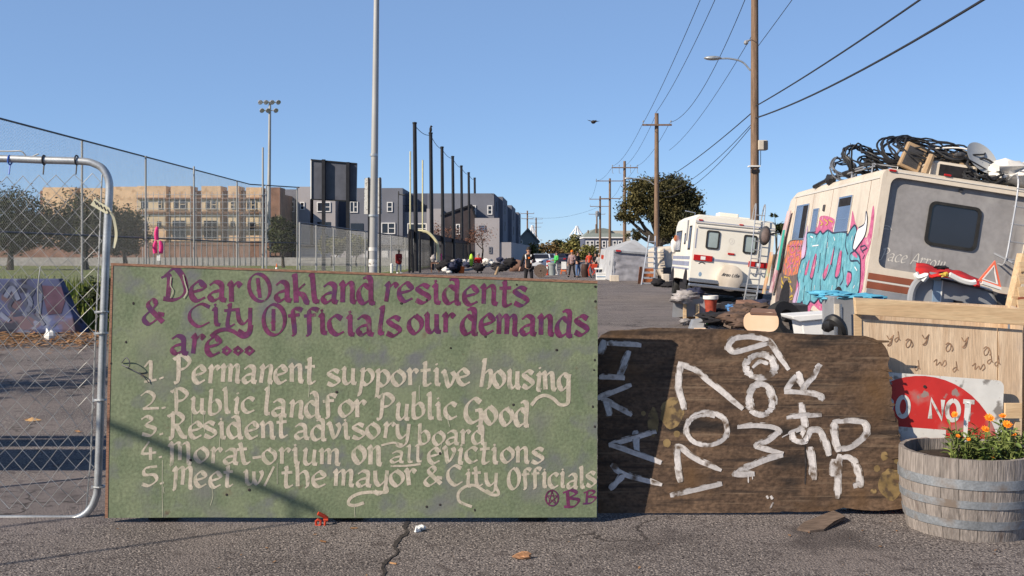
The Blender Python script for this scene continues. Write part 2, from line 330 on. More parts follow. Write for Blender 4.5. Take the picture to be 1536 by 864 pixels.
M['beige'] = mat('beige_wall', (.42, .39, .33), .9, var=.06)
M['crane'] = mat('pale_crane_paint', (.70, .72, .75), .6, var=.05)
M['carwhite'] = mat('white_car_paint', (.68, .70, .73), .3, var=.04, spec=.5)
M['bird'] = mat('dark_feather', (.03, .025, .025), .8, var=.3)
M['caution'] = mat('caution_tape', (.66, .63, .45), .5, var=.1)
M['chip'] = mat('weathered_wood_chip', (.13, .095, .075), .9, var=.3, scale=14, st=(1, 4, 1))
M['blueplastic'] = mat('blue_tie', (.03, .12, .50), .5, var=.1)
M['frontpink'] = patches(mat('pale_pink_trim', (.56, .42, .42), .6, var=.15, scale=4), (.42, .20, .24), 3, .55, .65)
M['fronttape'] = patches(patches(mat('mottled_orange_trim', (.50, .30, .16), .6, var=.2, scale=4), (.36, .46, .20), 3, .52, .58), (.5, .42, .4), 4, .56, .64, w=4)
M['board_back'] = mat('dark_blue_grey_panel', (.085, .09, .115), .55, var=.15, scale=1.5)
M['thinbrush'] = patches(mat('thin_white_paint', (.44, .41, .39), .65, var=.15, scale=12), (.10, .068, .046), 17, .46, .56)
M['brownblanket'] = mat('brown_blanket', (.085, .055, .042), .95, var=.4, scale=7)
M['spray_purple'] = mat('dull_purple_spray', (.075, .042, .07), .85, var=.3, scale=3)
# ------------------------------------------------------------------ the ground
def sheet(name, pts, z, m, kind='structure'):
    return tag(MB().poly([(x, y, z) for x, y in pts]).build(name, m, origin=(0, 0, 0)), kind=kind)
sheet('ground', [(-900, -300), (900, -300), (900, 1800), (-900, 1800)], -.012, M['dirt'])
sheet('grass_field', [(-140, 20.2), (-8.6, 20.2), (-8.6, 62), (-9.2, 128.9), (-140, 128.9)], -.008, M['field'])
sheet('road', [(-60, -40), (60, -40), (60, 20), (14.0, 24), (16, 60), (40, 600), (20, 900), (-2, 300), (-8.4, 110), (-8.4, 16.5), (-60, 16.5)], 0, M['asphalt'])
b = MB(); cp = [(612, 781), (607, 792), (611, 799), (600, 808), (592, 820), (596, 830), (580, 842), (574, 852), (577, 860), (566, 875), (556, 900)]
cw = [14, 9, 12, 9, 8, 6, 9, 8, 6, 9, 9]; L_ = []; R_ = []
cq = catmull([G(*p) for p in cp], 5)
for i, p in enumerate(cq):
    k = cw[min(len(cw) - 1, i // 5)] / 265; k *= .35 + .6 * rnd.random()
    L_.append(p + Vector((-k / 2, 0, .004))); R_.append(p + Vector((k / 2, 0, .004)))
b.add(L_ + R_, [(i, i + len(L_), i + 1 + len(L_), i + 1) for i in range(len(L_) - 1)])
tag(b.build('pavement_crack', M['crack'], origin=(0, 0, 0)), kind='structure')
# loose grit and small leaf bits on the asphalt; leaf litter strip; grass tufts
def chips(name, n, area, size, m, zmax=.012, seed=1):
    r = random.Random(seed); b = MB()
    for i in range(n):
        x, y = area(r); s = size * (.4 + r.random()); a = r.random() * 6.28; z = .003 + r.random() * zmax
        d = Vector((math.cos(a), math.sin(a), (r.random() - .5) * .5)) * s; e = Vector((-math.sin(a), math.cos(a), (r.random() - .5) * .6)) * s * (.2 + .4 * r.random())
        c = Vector((x, y, z + s * .2)); b.add([c - d, c + e * .8, c + d, c - e], [(0, 1, 2, 3)])
    return tag(b.build(name, m, origin=(0, 0, 0)), kind='stuff')
chips('dry_leaf_litter', 3800, lambda r: (-12.5 + r.random() * 6.2, 17.6 + r.gauss(.7, .9)), .06, M['litter'], .05)
chips('leaf_crumbs', 110, lambda r: (-3.4 + r.random() * 6.6, 4.9 + r.random() ** 2 * 1.3), .010, M['litter'], .004, 4)
chips('scattered_leaves', 60, lambda r: (-6 + r.random() * 4, 7 + r.random() * 8), .03, M['litter'], .01, 5)
chips('road_grit', 500, lambda r: (.6 + r.random() * 3.6, 6.5 + r.random() * 20), .016, M['concrete'], .004, 6)
b = MB(); r = random.Random(3)
for i in range(9000):
    y = 20.7 + r.random() ** 2 * 26; x = -7.35 - r.random() * (8 + .25 * y) if y < 30 else -8.6 - r.random() * 14
    h = .25 + .45 * r.random(); a = r.random() * 6.28; wd = .02 + .02 * r.random() + .0006 * y
    c = Vector((x, y, 0)); t = Vector((math.cos(a), math.sin(a), 0)); q = Vector((r.gauss(0, .08), r.gauss(0, .08), h))
    b.add([c - t * wd, c + t * wd, c + q], [(0, 1, 2)])
tag(b.build('grass_tufts', M['grass'], origin=(0, 0, 0)), kind='stuff')

# ------------------------------------------------------------------ the big green demands sign
SY = 5.93
sgn = thing('protest_sign', 'big green painted plywood sign listing five demands in purple and cream hand lettering', 'protest sign', P(530, 781, SY) * 1.0)
def S(px, py, off=0): return P(px, py, SY) + Vector((0, -off, 0))
outl = [(167, 396), (300, 400.5), (430, 404), (560, 409), (690, 414), (820, 419.5), (896, 423), (896.5, 520), (896, 640), (895, 776), (700, 776.5), (500, 777), (300, 776), (158, 777), (160, 640), (163, 500)]
MB().prism([S(*p) for p in outl], (0, .022, 0)).build('board', M['sign_green'], sgn)
b = MB()
b.prism([S(166, 394.5, .003), S(896.5, 421.5, .003), S(896, 425, .003), S(430, 407.5, .003), S(167, 398, .003)][::-1], (0, .028, 0))
b.build('top_edge', M['ply_edge'], sgn)
b = MB(); b.prism([S(167, 398, .0025), S(170, 398, .0025), S(166, 560, .0025), S(163, 700, .0025), S(162, 777, .0025), S(157.5, 777, .0025), S(161, 600, .0025)][::-1], (0, .027, 0))
b.build('left_edge', M['ply_edge'], sgn)
bb = MB()
for x in (240, 520, 800): bb.bx(S(x - 22, 768, -.05), S(x + 22, 783, -.12))
bb.build('batten', M['crack'], sgn)
def ell(cx, cy, rx, ry, a0=0, a1=360, n=16): return [(cx + rx * math.cos(R(a0 + (a1 - a0) * i / n)), cy + ry * math.sin(R(a0 + (a1 - a0) * i / n))) for i in range(n + 1)]
GL = {
 'a': (.74, [[(.08, .8), (.32, .98), (.58, .82), (.58, .12), (.76, 0)], [(.58, .55), (.2, .42), (.08, .2), (.25, 0), (.56, .2)]]),
 'b': (.72, [[(.08, 1.55), (.16, 1.7), (.14, .18), (.38, 0), (.64, .25), (.64, .7), (.42, .95), (.14, .7)]]),
 'c': (.66, [[(.66, .84), (.4, 1), (.1, .72), (.1, .25), (.35, 0), (.68, .16)]]),
 'd': (.78, [[(.28, 1.5), (.45, 1.62), (.62, 1.3), (.62, .1), (.8, 0)], [(.62, .75), (.3, .95), (.08, .65), (.08, .25), (.28, 0), (.62, .22)]]),
 'e': (.68, [[(.14, .45), (.62, .66), (.5, .95), (.35, 1), (.1, .7), (.1, .25), (.32, 0), (.66, .18)]]),
 'f': (.56, [[(.66, 1.4), (.46, 1.58), (.24, 1.3), (.24, .05), (.1, -.15)], [(.0, .92), (.54, 1.0)]]),
 'g': (.72, [[(.6, .85), (.35, 1), (.1, .7), (.1, .3), (.3, .06), (.6, .35)], [(.7, 1.02), (.63, .6), (.63, -.55), (.5, -.62)]]),
 'h': (.72, [[(.06, 1.55), (.16, 1.72), (.15, .0)], [(.15, .7), (.45, 1), (.62, .8), (.62, .1), (.5, -.12)]]),
 'i': (.38, [[(.04, .85), (.2, 1), (.2, .12), (.38, 0)], [(.14, 1.34), (.26, 1.44)]]),
 'k': (.7, [[(.06, 1.55), (.16, 1.7), (.15, 0)], [(.6, .98), (.2, .55), (.48, .4), (.62, .05), (.74, 0)]]),
 'l': (.38, [[(.05, 1.52), (.2, 1.66), (.2, .12), (.4, 0)]]),
 'm': (1.06, [[(.02, .85), (.16, 1), (.15, .02)], [(.15, .72), (.42, 1), (.54, .82), (.52, .02)], [(.52, .72), (.78, 1), (.92, .82), (.9, .12), (1.06, 0)]]),
 'n': (.74, [[(.02, .85), (.16, 1), (.15, 0)], [(.15, .72), (.45, 1), (.6, .85), (.6, .12), (.76, 0)]]),
 'o': (.72, [[(.36, 1), (.1, .7), (.1, .3), (.36, 0), (.64, .3), (.64, .7), (.36, 1)]]),
 'p': (.74, [[(.02, .88), (.16, 1), (.15, -.5), (.04, -.6)], [(.15, .75), (.4, 1), (.66, .75), (.66, .3), (.42, .02), (.15, .2)]]),
 'r': (.56, [[(.02, .85), (.16, 1), (.15, .0)], [(.15, .68), (.4, 1), (.58, .84)]]),
 's': (.64, [[(.62, .86), (.36, 1), (.1, .82), (.26, .6), (.54, .42), (.6, .2), (.34, 0), (.04, .14)]]),
 't': (.54, [[(.12, 1.4), (.24, 1.5), (.22, .16), (.36, 0), (.56, .14)], [(.0, .94), (.52, 1.0)]]),
 'u': (.76, [[(.02, .88), (.15, 1), (.15, .2), (.35, 0), (.6, .3)], [(.6, 1), (.6, .12), (.78, 0)]]),
 'v': (.66, [[(.0, .88), (.15, 1), (.33, 0), (.64, .65), (.55, 1)]]),
 'w': (.96, [[(.0, .88), (.14, 1), (.18, .18), (.36, 0), (.5, .3), (.5, .95)], [(.5, .3), (.68, 0), (.9, .65), (.84, 1)]]),
 'y': (.74, [[(.04, 1), (.13, .3), (.35, .05), (.6, .35)], [(.64, 1), (.62, -.2), (.4, -.52), (.1, -.36)]]),
 'D': (.98, [[(-.1, 1.15), (.1, 1.25), (.22, 1.15), (.2, .05)], [(.02, 1.25), (.4, 1.62), (.72, 1.25), (.9, .6), (.78, .2), (.45, 0), (.02, .08)]]),
 'O': (1.05, [ell(.5, .77, .44, .76, 80, 440, 20), [(.47, 1.3), (.47, .2)], [(.38, 1.02), (.56, 1.1)], [(.36, .6), (.56, .7)]]),
 'o2': (.9, [ell(.42, .68, .36, .72, 80, 440, 18)]),
 'C': (.88, [[(.86, 1.26), (.5, 1.46), (.12, 1.05), (.1, .45), (.45, 0), (.88, .28)]]),
 'P': (.86, [[(.04, 1.3), (.24, 1.5), (.22, .1), (.0, -.06)], [(-.04, 1.38), (.45, 1.6), (.82, 1.25), (.62, .85), (.24, .72)]]),
 'R': (.95, [[(.04, 1.3), (.24, 1.5), (.22, .05), (.04, -.06)], [(-.04, 1.38), (.45, 1.58), (.78, 1.25), (.58, .88), (.24, .78)], [(.42, .8), (.72, .12), (.98, 0)]]),
 'M': (1.14, [[(0, 1.15), (.17, 1.38), (.15, .05), (.04, -.12)], [(.15, 1.15), (.46, 1.42), (.58, 1.2), (.56, .25)], [(.56, 1.15), (.86, 1.42), (1.0, 1.2), (1.0, .12), (1.14, 0)]]),
 'G': (1.0, [[(.86, 1.26), (.5, 1.46), (.12, 1.05), (.1, .45), (.42, .08), (.86, .3)], [(.58, .78), (.9, .72), (.88, -.45)]]),
 'B': (.75, [[(.22, 1.4), (.22, .0)], [(0, 1.28), (.4, 1.46), (.66, 1.15), (.24, .78)], [(.24, .78), (.74, .55), (.5, .02), (.0, .06)]]),
 '1': (.42, [[(0, 1.08), (.22, 1.42), (.2, .08)], [(-.04, .02), (.42, .06)]]),
 '2': (.68, [[(.02, 1.1), (.3, 1.42), (.54, 1.1), (.42, .55), (.04, .06)], [(.04, .08), (.68, .1)]]),
 '3': (.66, [[(.04, 1.2), (.3, 1.4), (.5, 1.15), (.24, .8), (.6, .5), (.4, .04), (.02, .16)]]),
 '4': (.72, [[(.42, 1.42), (.04, .5), (.74, .54)], [(.46, .95), (.42, -.06)]]),
 '5': (.64, [[(.62, 1.4), (.14, 1.32), (.1, .85), (.5, .78), (.6, .35), (.3, 0), (.0, .16)]]),
 '.': (.2, [[(.0, .06), (.16, .14)]]), '-': (.4, [[(0, .42), (.42, .5)]]), '/': (.5, [[(.02, -.12), (.46, 1.3)]]),
 '&': (.9, [[(.88, .12), (.2, 1.05), (.34, 1.42), (.5, 1.1), (.06, .4), (.3, .02), (.7, .4)], [(.62, .62), (.9, .55)]]),
 'T': (.8, [[(0, 1.4), (.8, 1.4)], [(.4, 1.4), (.4, 0)]]), 'N': (.9, [[(0, 0), (0, 1.4), (.85, 0), (.85, 1.4)]]), 'E': (.7, [[(.65, 1.4), (0, 1.4), (0, 0), (.65, 0)], [(0, .72), (.55, .72)]]),
 'A': (.9, [[(0, 0), (.45, 1.5), (.9, 0)], [(.2, .5), (.7, .5)]]), ' ': (.4, [])}
SM_OFF = [0]
def lay(b, strokes, put, nrm, hw, nib=None, mn=.1, base=.0006, smooth=True, closed=False):
    for st in strokes:
        SM_OFF[0] = (SM_OFF[0] + 1) % 24
        pts = [put(*q) for q in st]
        if smooth and len(st) > 2: pts = catmull(pts, 5)
        b.ribbon(pts, hw, nrm, base + SM_OFF[0] * .00003, nib=nib, mn=mn, closed=closed)
NRM = Vector((0, -1, 0)); PXM = SY / F
def word(b, txt, x0, x1, yb0, yb1, xh, wgt=1.0, sub={}, asc=.55):
    """one hand-painted word between two columns of the board, drawn as broad-nib strokes"""
    keys = [sub.get(c, c) for c in txt]; tot = sum(GL[k][0] + .10 for k in keys) - .10; x = 0; sx = (x1 - x0) / tot
    nib = Vector((math.cos(R(38)), 0, math.sin(R(38)))) * (.143 * xh * PXM * wgt)
    for k in keys:
        wd, strokes = GL[k]; low = k.islower() and k != 'o2'; ja = rnd.gauss(0, .05); jy = rnd.gauss(0, .045)
        def put(u, v):
            if low and v > 1: v = 1 + (v - 1) * asc
            X = x0 + (x + u + ja * v) * sx; f = (X - x0) / max(1, x1 - x0)
            return S(X, yb0 + (yb1 - yb0) * f - (v + jy) * xh)
        lay(b, strokes, put, NRM, 0, nib, .045 * xh * PXM * wgt)
        x += wd + .10
def pxl(b, pts, hw, base=.0008, smooth=True): lay(b, [pts], lambda x, y: S(x, y), NRM, hw * PXM, base=base, smooth=smooth)
b = MB()
word(b, 'D', 244, 281, 451, 450, 29, 1.05); word(b, 'ear', 284, 362, 450, 451, 28, 1.1)
word(b, 'O', 374, 411, 451, 451, 27, .8); word(b, 'akland', 412, 562, 453, 453, 29, 1.05)
word(b, 'residents', 574, 792, 452, 459, 27, 1.05)
word(b, '&', 213, 245, 485, 485, 26, 1.05); word(b, 'C', 281, 314, 489, 489, 23, .95); word(b, 'ity', 318, 378, 488, 487, 25, 1.0)
pxl(b, [(377, 487), (374, 500), (364, 505), (350, 497), (338, 494), (326, 497), (316, 505)], 3)
word(b, 'O', 393, 431, 503, 504, 30, .8); word(b, 'fficials', 434, 600, 500, 501, 28, 1.05)
word(b, 'our', 611, 681, 499, 498, 27, 1.05); word(b, 'demands', 691, 881, 501, 503, 28, 1.1)
word(b, 'are', 256, 330, 531, 533, 27, 1.1)
for i in range(3): pxl(b, [(334 + i * 17, 526), (340 + i * 17, 521), (346 + i * 17, 526), (340 + i * 17, 531), (334 + i * 17, 526)], 3, smooth=False)
b.build('heading_lettering', M['purple'], sgn)
b = MB()
pxl(b, [(257, 415), (256, 428), (260, 436), (256, 447)], .8, .0045); pxl(b, [(275, 412), (278, 425), (281, 437), (276, 447)], .9, .0045)
b.build('pale_outline', M['drip'], sgn)
lines = [
 [('1.', 218, 247, 573, 569, 21), ('Permanent', 261, 473, 575, 573, 25), ('supportive', 490, 706, 577, 578, 23), ('housing', 718, 855, 580, 586, 25)],
 [('2.', 213, 250, 613, 612, 19), ('Public', 258, 381, 618, 619, 22), ('land', 393, 481, 622, 625, 24), ('for', 485, 549, 624, 625, 24), ('Public', 565, 685, 627, 628, 23), ('Good', 696, 793, 635, 638, 26)],
 [('3.', 213, 246, 654, 653, 21), ('Resident', 252, 431, 656, 657, 23), ('advisory', 442, 614, 658, 656, 22), ('board', 626, 728, 667, 666, 20)],
 [('4.', 213, 244, 688, 687, 19), ('Morat-orium', 253, 510, 694, 697, 22), ('on', 529, 572, 696, 697, 26), ('all', 584, 632, 694, 692, 17), ('evictions', 641, 814, 694, 694, 22)],
 [('5.', 213, 247, 729, 726, 20), ('Meet', 258, 349, 732, 730, 22), ('w', 365, 395, 727, 726, 20), ('/', 396, 412, 727, 726, 20), ('the', 422, 489, 731, 731, 22), ('mayor', 499, 626, 730, 728, 23), ('&', 635, 662, 730, 729, 20), ('City', 671, 746, 728, 729, 20), ('Officials', 761, 893, 731, 730, 21)]]
extra = [
 [([(852, 585), (853, 600), (850, 606), (840, 607), (830, 598), (818, 593), (806, 597), (797, 608)], 2.6)],
 [], [([(722, 640), (724, 650)], 3)],
 [([(586, 699), (610, 698.5), (631, 696)], 1.6), ([(572, 668), (590, 664), (604, 667)], 1.6)],
 [([(579, 728), (580, 738), (560, 738), (540, 740), (526, 747), (523, 756), (533, 758), (546, 754)], 2.4),
  ([(744, 730), (748, 741), (738, 742), (726, 736), (712, 728), (698, 730), (688, 739), (688, 750), (694, 755), (708, 760)], 2.2)]]
for ws, ex in zip(lines, extra):
    b = MB()
    for wd in ws: word(b, *wd, 1.08, {'O': 'o2'}, .85 if wd[0] in ('Permanent', 'housing', 'supportive', 'land', 'Public') else .6)
    for pts, hw in ex: pxl(b, pts, hw)
    b.build('demand_lettering', M['cream'], sgn)
b = MB()
for x, y0, y1 in ((244, 690, 776), (246, 730, 740), (317, 728, 758), (405, 570, 586), (463, 572, 596), (288, 618, 640), (306, 618, 648), (330, 655, 676), (416, 694, 726), (532, 758, 776), (629, 578, 600), (402, 572, 592), (672, 622, 640), (663, 664, 680)):
    pxl(b, [(x, y0), (x + rnd.gauss(0, 1), (y0 + y1) / 2), (x + rnd.gauss(0, 2), y1)], .5, .0012)
b.build('paint_drip', M['drip'], sgn)
b = MB(); nb = .8
pxl(b, ell(828, 747, 9.5, 11.5), 1.1)
st = [(828 + 9 * math.sin(R(a)), 747 - 11 * math.cos(R(a))) for a in (0, 144, 288, 72, 216, 0)]
for i in range(5): pxl(b, [st[i], st[i + 1]], .7)
word(b, 'B', 846, 869, 760, 758, 17, 1.2); word(b, 'B', 874, 893, 756, 753, 13, 1.2)
b.build('signature_lettering', M['purple'], sgn)
b = MB()
for x, y in ((200, 455), (189, 513), (164, 480), (166, 545), (163, 606), (163, 648), (340, 742), (374, 735), (286, 690), (505, 588), (728, 505), (775, 427), (676, 522), (835, 525), (640, 760), (660, 757), (712, 765), (893, 430), (893, 452), (892, 540), (891, 555), (892, 640), (889, 610), (602, 455), (640, 450), (660, 680), (770, 607)):
    b.sph(S(x, y, .001), (.0055 + .004 * rnd.random(), .002, .005 + .004 * rnd.random()), 7, 4)
b.build('nail_hole', M['crack'], sgn)
b = MB(); b.tube(catmull([S(183, 544, .004), S(192, 536, .03), S(199, 541, .05), S(196, 550, .03), S(184, 547, .012), S(204, 556, .02), S(216, 563, .02), S(224, 574, .006)], 6), .0028, 5)
tag(b.build('twisted_wire', M['darkrail']), 'short bent dark wire poking out of the left side of the green sign', 'wire')

# ------------------------------------------------------------------ weathered brown board with brushed white letters
BY0, BY1 = 6.11, 6.25
def Bz(zx, zy): return 880 + zx * .3704, 470 + zy * .3704
def BP(px, py, off=0.):
    t = (770 - py) / 275; Y = BY0 + (BY1 - BY0) * t
    return P(px, py, Y) + Vector((0, -off, -off * .1))
brd = thing('weathered_board', 'dark brown weathered board leaning with big white brushed letters turned sideways', 'board', P(1125, 771, BY0))
ol = [(45, 108), (60, 88), (100, 70), (200, 66), (270, 58), (420, 62), (600, 66), (700, 72), (800, 80), (930, 86), (1060, 90), (1130, 92), (1160, 100), (1190, 114), (1212, 140), (1224, 170), (1222, 240), (1236, 300), (1234, 340), (1246, 400), (1262, 450), (1272, 520), (1282, 600), (1290, 660), (1288, 700), (1298, 740), (1294, 790), (1180, 800), (1110, 796), (1040, 786), (1000, 800), (860, 804), (790, 802), (780, 806), (600, 808), (45, 810)]
fine = []
for i in range(len(ol)):
    a, c = ol[i], ol[(i + 1) % len(ol)]; n = max(1, int(math.hypot(c[0] - a[0], c[1] - a[1]) / 14)); jag = 5 if a[0] > 1180 and c[0] > 1180 else 1.6
    for k in range(n): fine.append((a[0] + (c[0] - a[0]) * k / n + rnd.uniform(-jag, jag) * (k > 0), a[1] + (c[1] - a[1]) * k / n + rnd.uniform(-jag, jag) * .5 * (k > 0)))
MB().prism([BP(*Bz(*p)) for p in fine], (0, .018, 0)).build('board', M['oldply'], brd)
b = MB()
for k in range(9):
    y = 130 + k * 72 + rnd.uniform(-30, 30); x = 1222 + (y - 110) * .085; l = rnd.uniform(30, 90)
    q = [BP(*Bz(x - l, y + rnd.uniform(-6, 6)), .003), BP(*Bz(x, y), .006), BP(*Bz(x + rnd.uniform(0, 7), y + rnd.uniform(6, 16)), .006), BP(*Bz(x - l * .5, y + rnd.uniform(6, 14)), .003)]
    b = MB(); b.prism(q, (0, .003, 0)); b.build('splinter', M['oldply'], brd)
b = MB()
for x, y, rx, ry in ((345, 405, 48, 66), (365, 488, 13, 14), (325, 525, 16, 17), (270, 440, 22, 60), (1232, 690, 52, 66), (1205, 578, 15, 19), (1175, 628, 13, 14), (1162, 720, 13, 10), (1255, 600, 11, 11), (230, 405, 10, 10), (270, 480, 9, 16)):
    b = MB(); b.poly([BP(*Bz(x + rx * math.cos(k * .3491) * rnd.uniform(.88, 1.08), y + ry * math.sin(k * .3491) * rnd.uniform(.88, 1.08)), .0012) for k in range(18)][::-1]); b.build('golden_stain', M['golden'], brd)
BN = (BP(1000, 500, 1) - BP(1000, 500, 0)).normalized()
def brush(b, pts, hw=15, closed=False, smooth=True):
    SM_OFF[0] = (SM_OFF[0] + 1) % 24
    q = [BP(*Bz(*p)) for p in pts]
    q = catmull(q, 8, closed) if (smooth and len(pts) > 2) else [q[0].lerp(q[-1], i / 8) for i in range(9)] if len(pts) == 2 else q
    s = hw * 1.05 * .3704 * BY0 / F; n = len(q)
    for k, (tgt, ww, o_) in enumerate(((THIN, 1.12, .0018), (b, .80, .0026))):
        ph = rnd.random() * 50; hwv = []
        for i in range(n):
            e = 1 if closed else min(1, .65 + 3 * min(i, n - 1 - i) / n)
            hwv.append(s * ww * e * (1 + .22 * mnoise.noise(Vector((i * .35, ph, k)))))
        sh_ = [p + Vector((s * .22 * mnoise.noise(Vector((i * .3, ph, 9))), 0, s * .22 * mnoise.noise(Vector((i * .3, ph, 21))))) for i, p in enumerate(q)]
        tgt.ribbon(sh_, hwv, BN, o_ + SM_OFF[0] * .00003, closed=closed)
THIN = MB()
b = MB()
for p in ([(58, 165), (72, 108)], [(80, 122), (220, 130)], [(172, 152), (130, 262)], [(50, 258), (155, 262)], [(42, 345), (182, 290)], [(60, 345), (182, 412)], [(75, 345), (92, 415)],
          [(282, 480), (90, 535)], [(90, 530), (302, 606)], [(196, 475), (205, 572)], [(98, 610), (150, 652), (305, 695)], [(150, 656), (95, 712)]): brush(b, p, 13)
b.build('shaded_lettering', M['whitebrush'], brd)
b = MB()
for p in ([(378, 195), (372, 300), (395, 390)], [(375, 205), (440, 232), (500, 280), (632, 388)], [(366, 528), (366, 600), (380, 684)], [(372, 535), (440, 590), (545, 636)], [(338, 738), (440, 715), (548, 690)]): brush(b, p, 13)
brush(b, ell(487, 468, 84, 66, 20, 360, 12)[:-1], 11, True); brush(b, ell(480, 474, 76, 62, 100, 300, 9), 8)
brush(b, [(818, 228), (770, 160), (735, 115), (670, 98), (600, 104), (574, 135), (595, 158), (650, 146), (735, 122)], 14)
brush(b, ell(703, 217, 58, 48, 0, 350, 12)[:-1], 15, True); brush(b, [(672, 220), (700, 196), (735, 205)], 8); brush(b, ell(705, 352, 48, 64, 0, 345, 12)[:-1], 15, True)
brush(b, [(610, 462), (700, 458), (775, 472), (740, 515), (690, 540), (795, 570)], 15); brush(b, [(795, 575), (720, 598), (640, 632), (608, 655), (680, 652)], 17)
for p in ([(945, 205), (915, 260), (870, 312)], [(852, 235), (880, 312)], [(848, 250), (806, 318)], [(800, 320), (870, 322), (942, 336), (946, 352)], [(866, 360), (886, 462)], [(808, 422), (952, 410)],
          [(835, 480), (840, 512), (880, 522), (905, 480), (940, 478), (965, 520), (982, 576)], [(820, 490), (870, 470), (890, 520)], [(904, 540), (912, 600), (922, 675)], [(1000, 440), (1005, 500), (1020, 560)], [(995, 440), (1060, 436), (1122, 446), (1132, 490), (1070, 542), (1012, 552)],
          [(1024, 570), (1018, 650), (1015, 750)], [(1000, 590), (998, 660)], [(1030, 580), (1075, 592), (1100, 640), (1108, 705)], [(1080, 700), (1110, 690)]): brush(b, p, 14)
brush(b, [(728, 738), (735, 750)], 4); brush(b, [(745, 738), (752, 752)], 5); brush(b, [(755, 765), (742, 792)], 4); brush(b, [(822, 485), (790, 502)], 2); brush(b, [(652, 640), (655, 686)], 3); brush(b, [(668, 640), (672, 672)], 2)
b.build('white_lettering', M['whitebrush'], brd); THIN.build('thin_paint', M['thinbrush'], brd); THIN = MB()
b = MB(); brush(b, [(884, 535), (886, 612), (884, 692)], 4); b.build('split', M['crack'], brd)

# ------------------------------------------------------------------ chain-link gate at the left
def chain_mesh(b, org, ux, W, H, wd, hv, r, n=3, warp=None):
    org = Vector(org); ux = Vector(ux).normalized(); N = int(W / wd); K = int(H / hv); dn = Vector((-ux.y, ux.x, 0))
    for i in range(N):
        pts = []
        for k in range(K + 1):
            u = (i + ((k + i) % 2)) * wd; v = k * hv; p = org + ux * u + Vector((0, 0, v)) + dn * (r * (1 if k % 2 else -1))
            pts.append(warp(p, u, v) if warp else p)
        b.tube(pts, r, n, cap=False)
gate = thing('chain_link_gate', 'rounded galvanised tube gate with sagging chain link mesh standing left of the green sign', 'gate', P(100, 780, 6.075))
GY = 6.075
def Gp(x, y, d=0): return P(x, y, GY) + Vector((0, d, 0))
b = MB(); cr = [(-420, 779), (-200, 779), (0, 778.5), (90, 779), (116, 777), (133, 766), (143, 748), (147, 720), (152, 580), (156, 460), (161, 340), (164, 290), (163, 270), (155, 254), (142, 246), (124, 242), (60, 240), (0, 238), (-200, 236), (-420, 235)]
b.tube(catmull([Gp(*p) for p in cr], 4), .0215, 10); b.tube([Gp(-420, 779), Gp(-420, 235)], .0215, 10)
b.build('frame', M['galv'], gate, smooth=True)
b = MB()
def gw(p, u, v):
    f = v / 1.98; xr = Gp(139, 760).x * (1 - f) + Gp(154, 252).x * f; xl = Gp(-420, 500).x
    q = Vector((xl + (xr - xl) * u / 2.134, p.y, p.z)); q += Vector((mnoise.noise(q * 2.3), 0, mnoise.noise(q * 2.3 + Vector((9, 0, 0))))) * .022 * (1 + 1.2 * (1 - f)); return q
chain_mesh(b, (Gp(-420, 500).x, GY - .012, .075), (1, 0, 0), 2.134, 1.92, .0485, .0535, .0021, 5, gw)
b.build('mesh', M['wire'], gate, smooth=True)
b = MB(); b.tube([Gp(153, 262), Gp(147, 420), Gp(141, 560), Gp(136, 690), Gp(129, 768)], .0048, 6); b.build('tension_bar', M['wire'], gate)
for x, y in ((156, 468), (155, 500), (153, 600), (151, 730)):
    b = MB(); b.tube([Gp(x - 2, y) + Vector((.029 * math.cos(k * .628), .029 * math.sin(k * .628), 0)) for k in range(10)], .006, 5, True)
    b.box(Gp(x - 9, y, -.01), (.03, .012, .014)); b.build('band_clamp', M['galv'], gate)
for x, m in ((15, 'blueplastic'), (66, 'cable'), (115, 'cable')):
    b = MB(); b.tube([Gp(x, 240) + Vector((0, .027 * math.cos(k * .628), .027 * math.sin(k * .628))) for k in range(10)], .0045, 5, True); b.tube([Gp(x, 247), Gp(x + 1, 262, -.02)], .004, 5); b.build('wire_tie', M[m], gate)
b = MB(); b.tube(catmull([Gp(-60, 226), Gp(10, 227), Gp(32, 227), Gp(42, 236), Gp(58, 231)], 5), .004, 5); b.build('loose_wire', M['wire'], gate)
b = MB(); b.tube(catmull([Gp(64, 400, -.03), Gp(61, 425, -.03), Gp(60, 450, -.025), Gp(62, 470, -.01)], 5), .0035, 5); b.build('loose_wire', M['wire'], gate)
tp = MB(); tp.ribbon(catmull([Gp(143, 303, -.04), Gp(152, 309, -.036), Gp(162, 315, -.034), Gp(171, 322, -.03), Gp(174, 340, -.01), Gp(174, 356, 0), Gp(170, 372, 0)], 6), [.022, .022, .022] + [.02] * 12 + [.008] * 22, NRM)
o = tag(tp.build('caution_tape', M['caution']), 'knotted strip of yellow and black caution tape on the gate corner', 'tape')
b = MB()
for i, (x, y) in enumerate(((148, 305), (152, 308), (157, 311), (162, 314), (167, 318))): b.ribbon([Gp(x - 1.5, y - 3, -.043), Gp(x + 1.5, y + 3, -.043)], .004, NRM, i * .0001)
b.build('printed_letters', M['cable'], o)

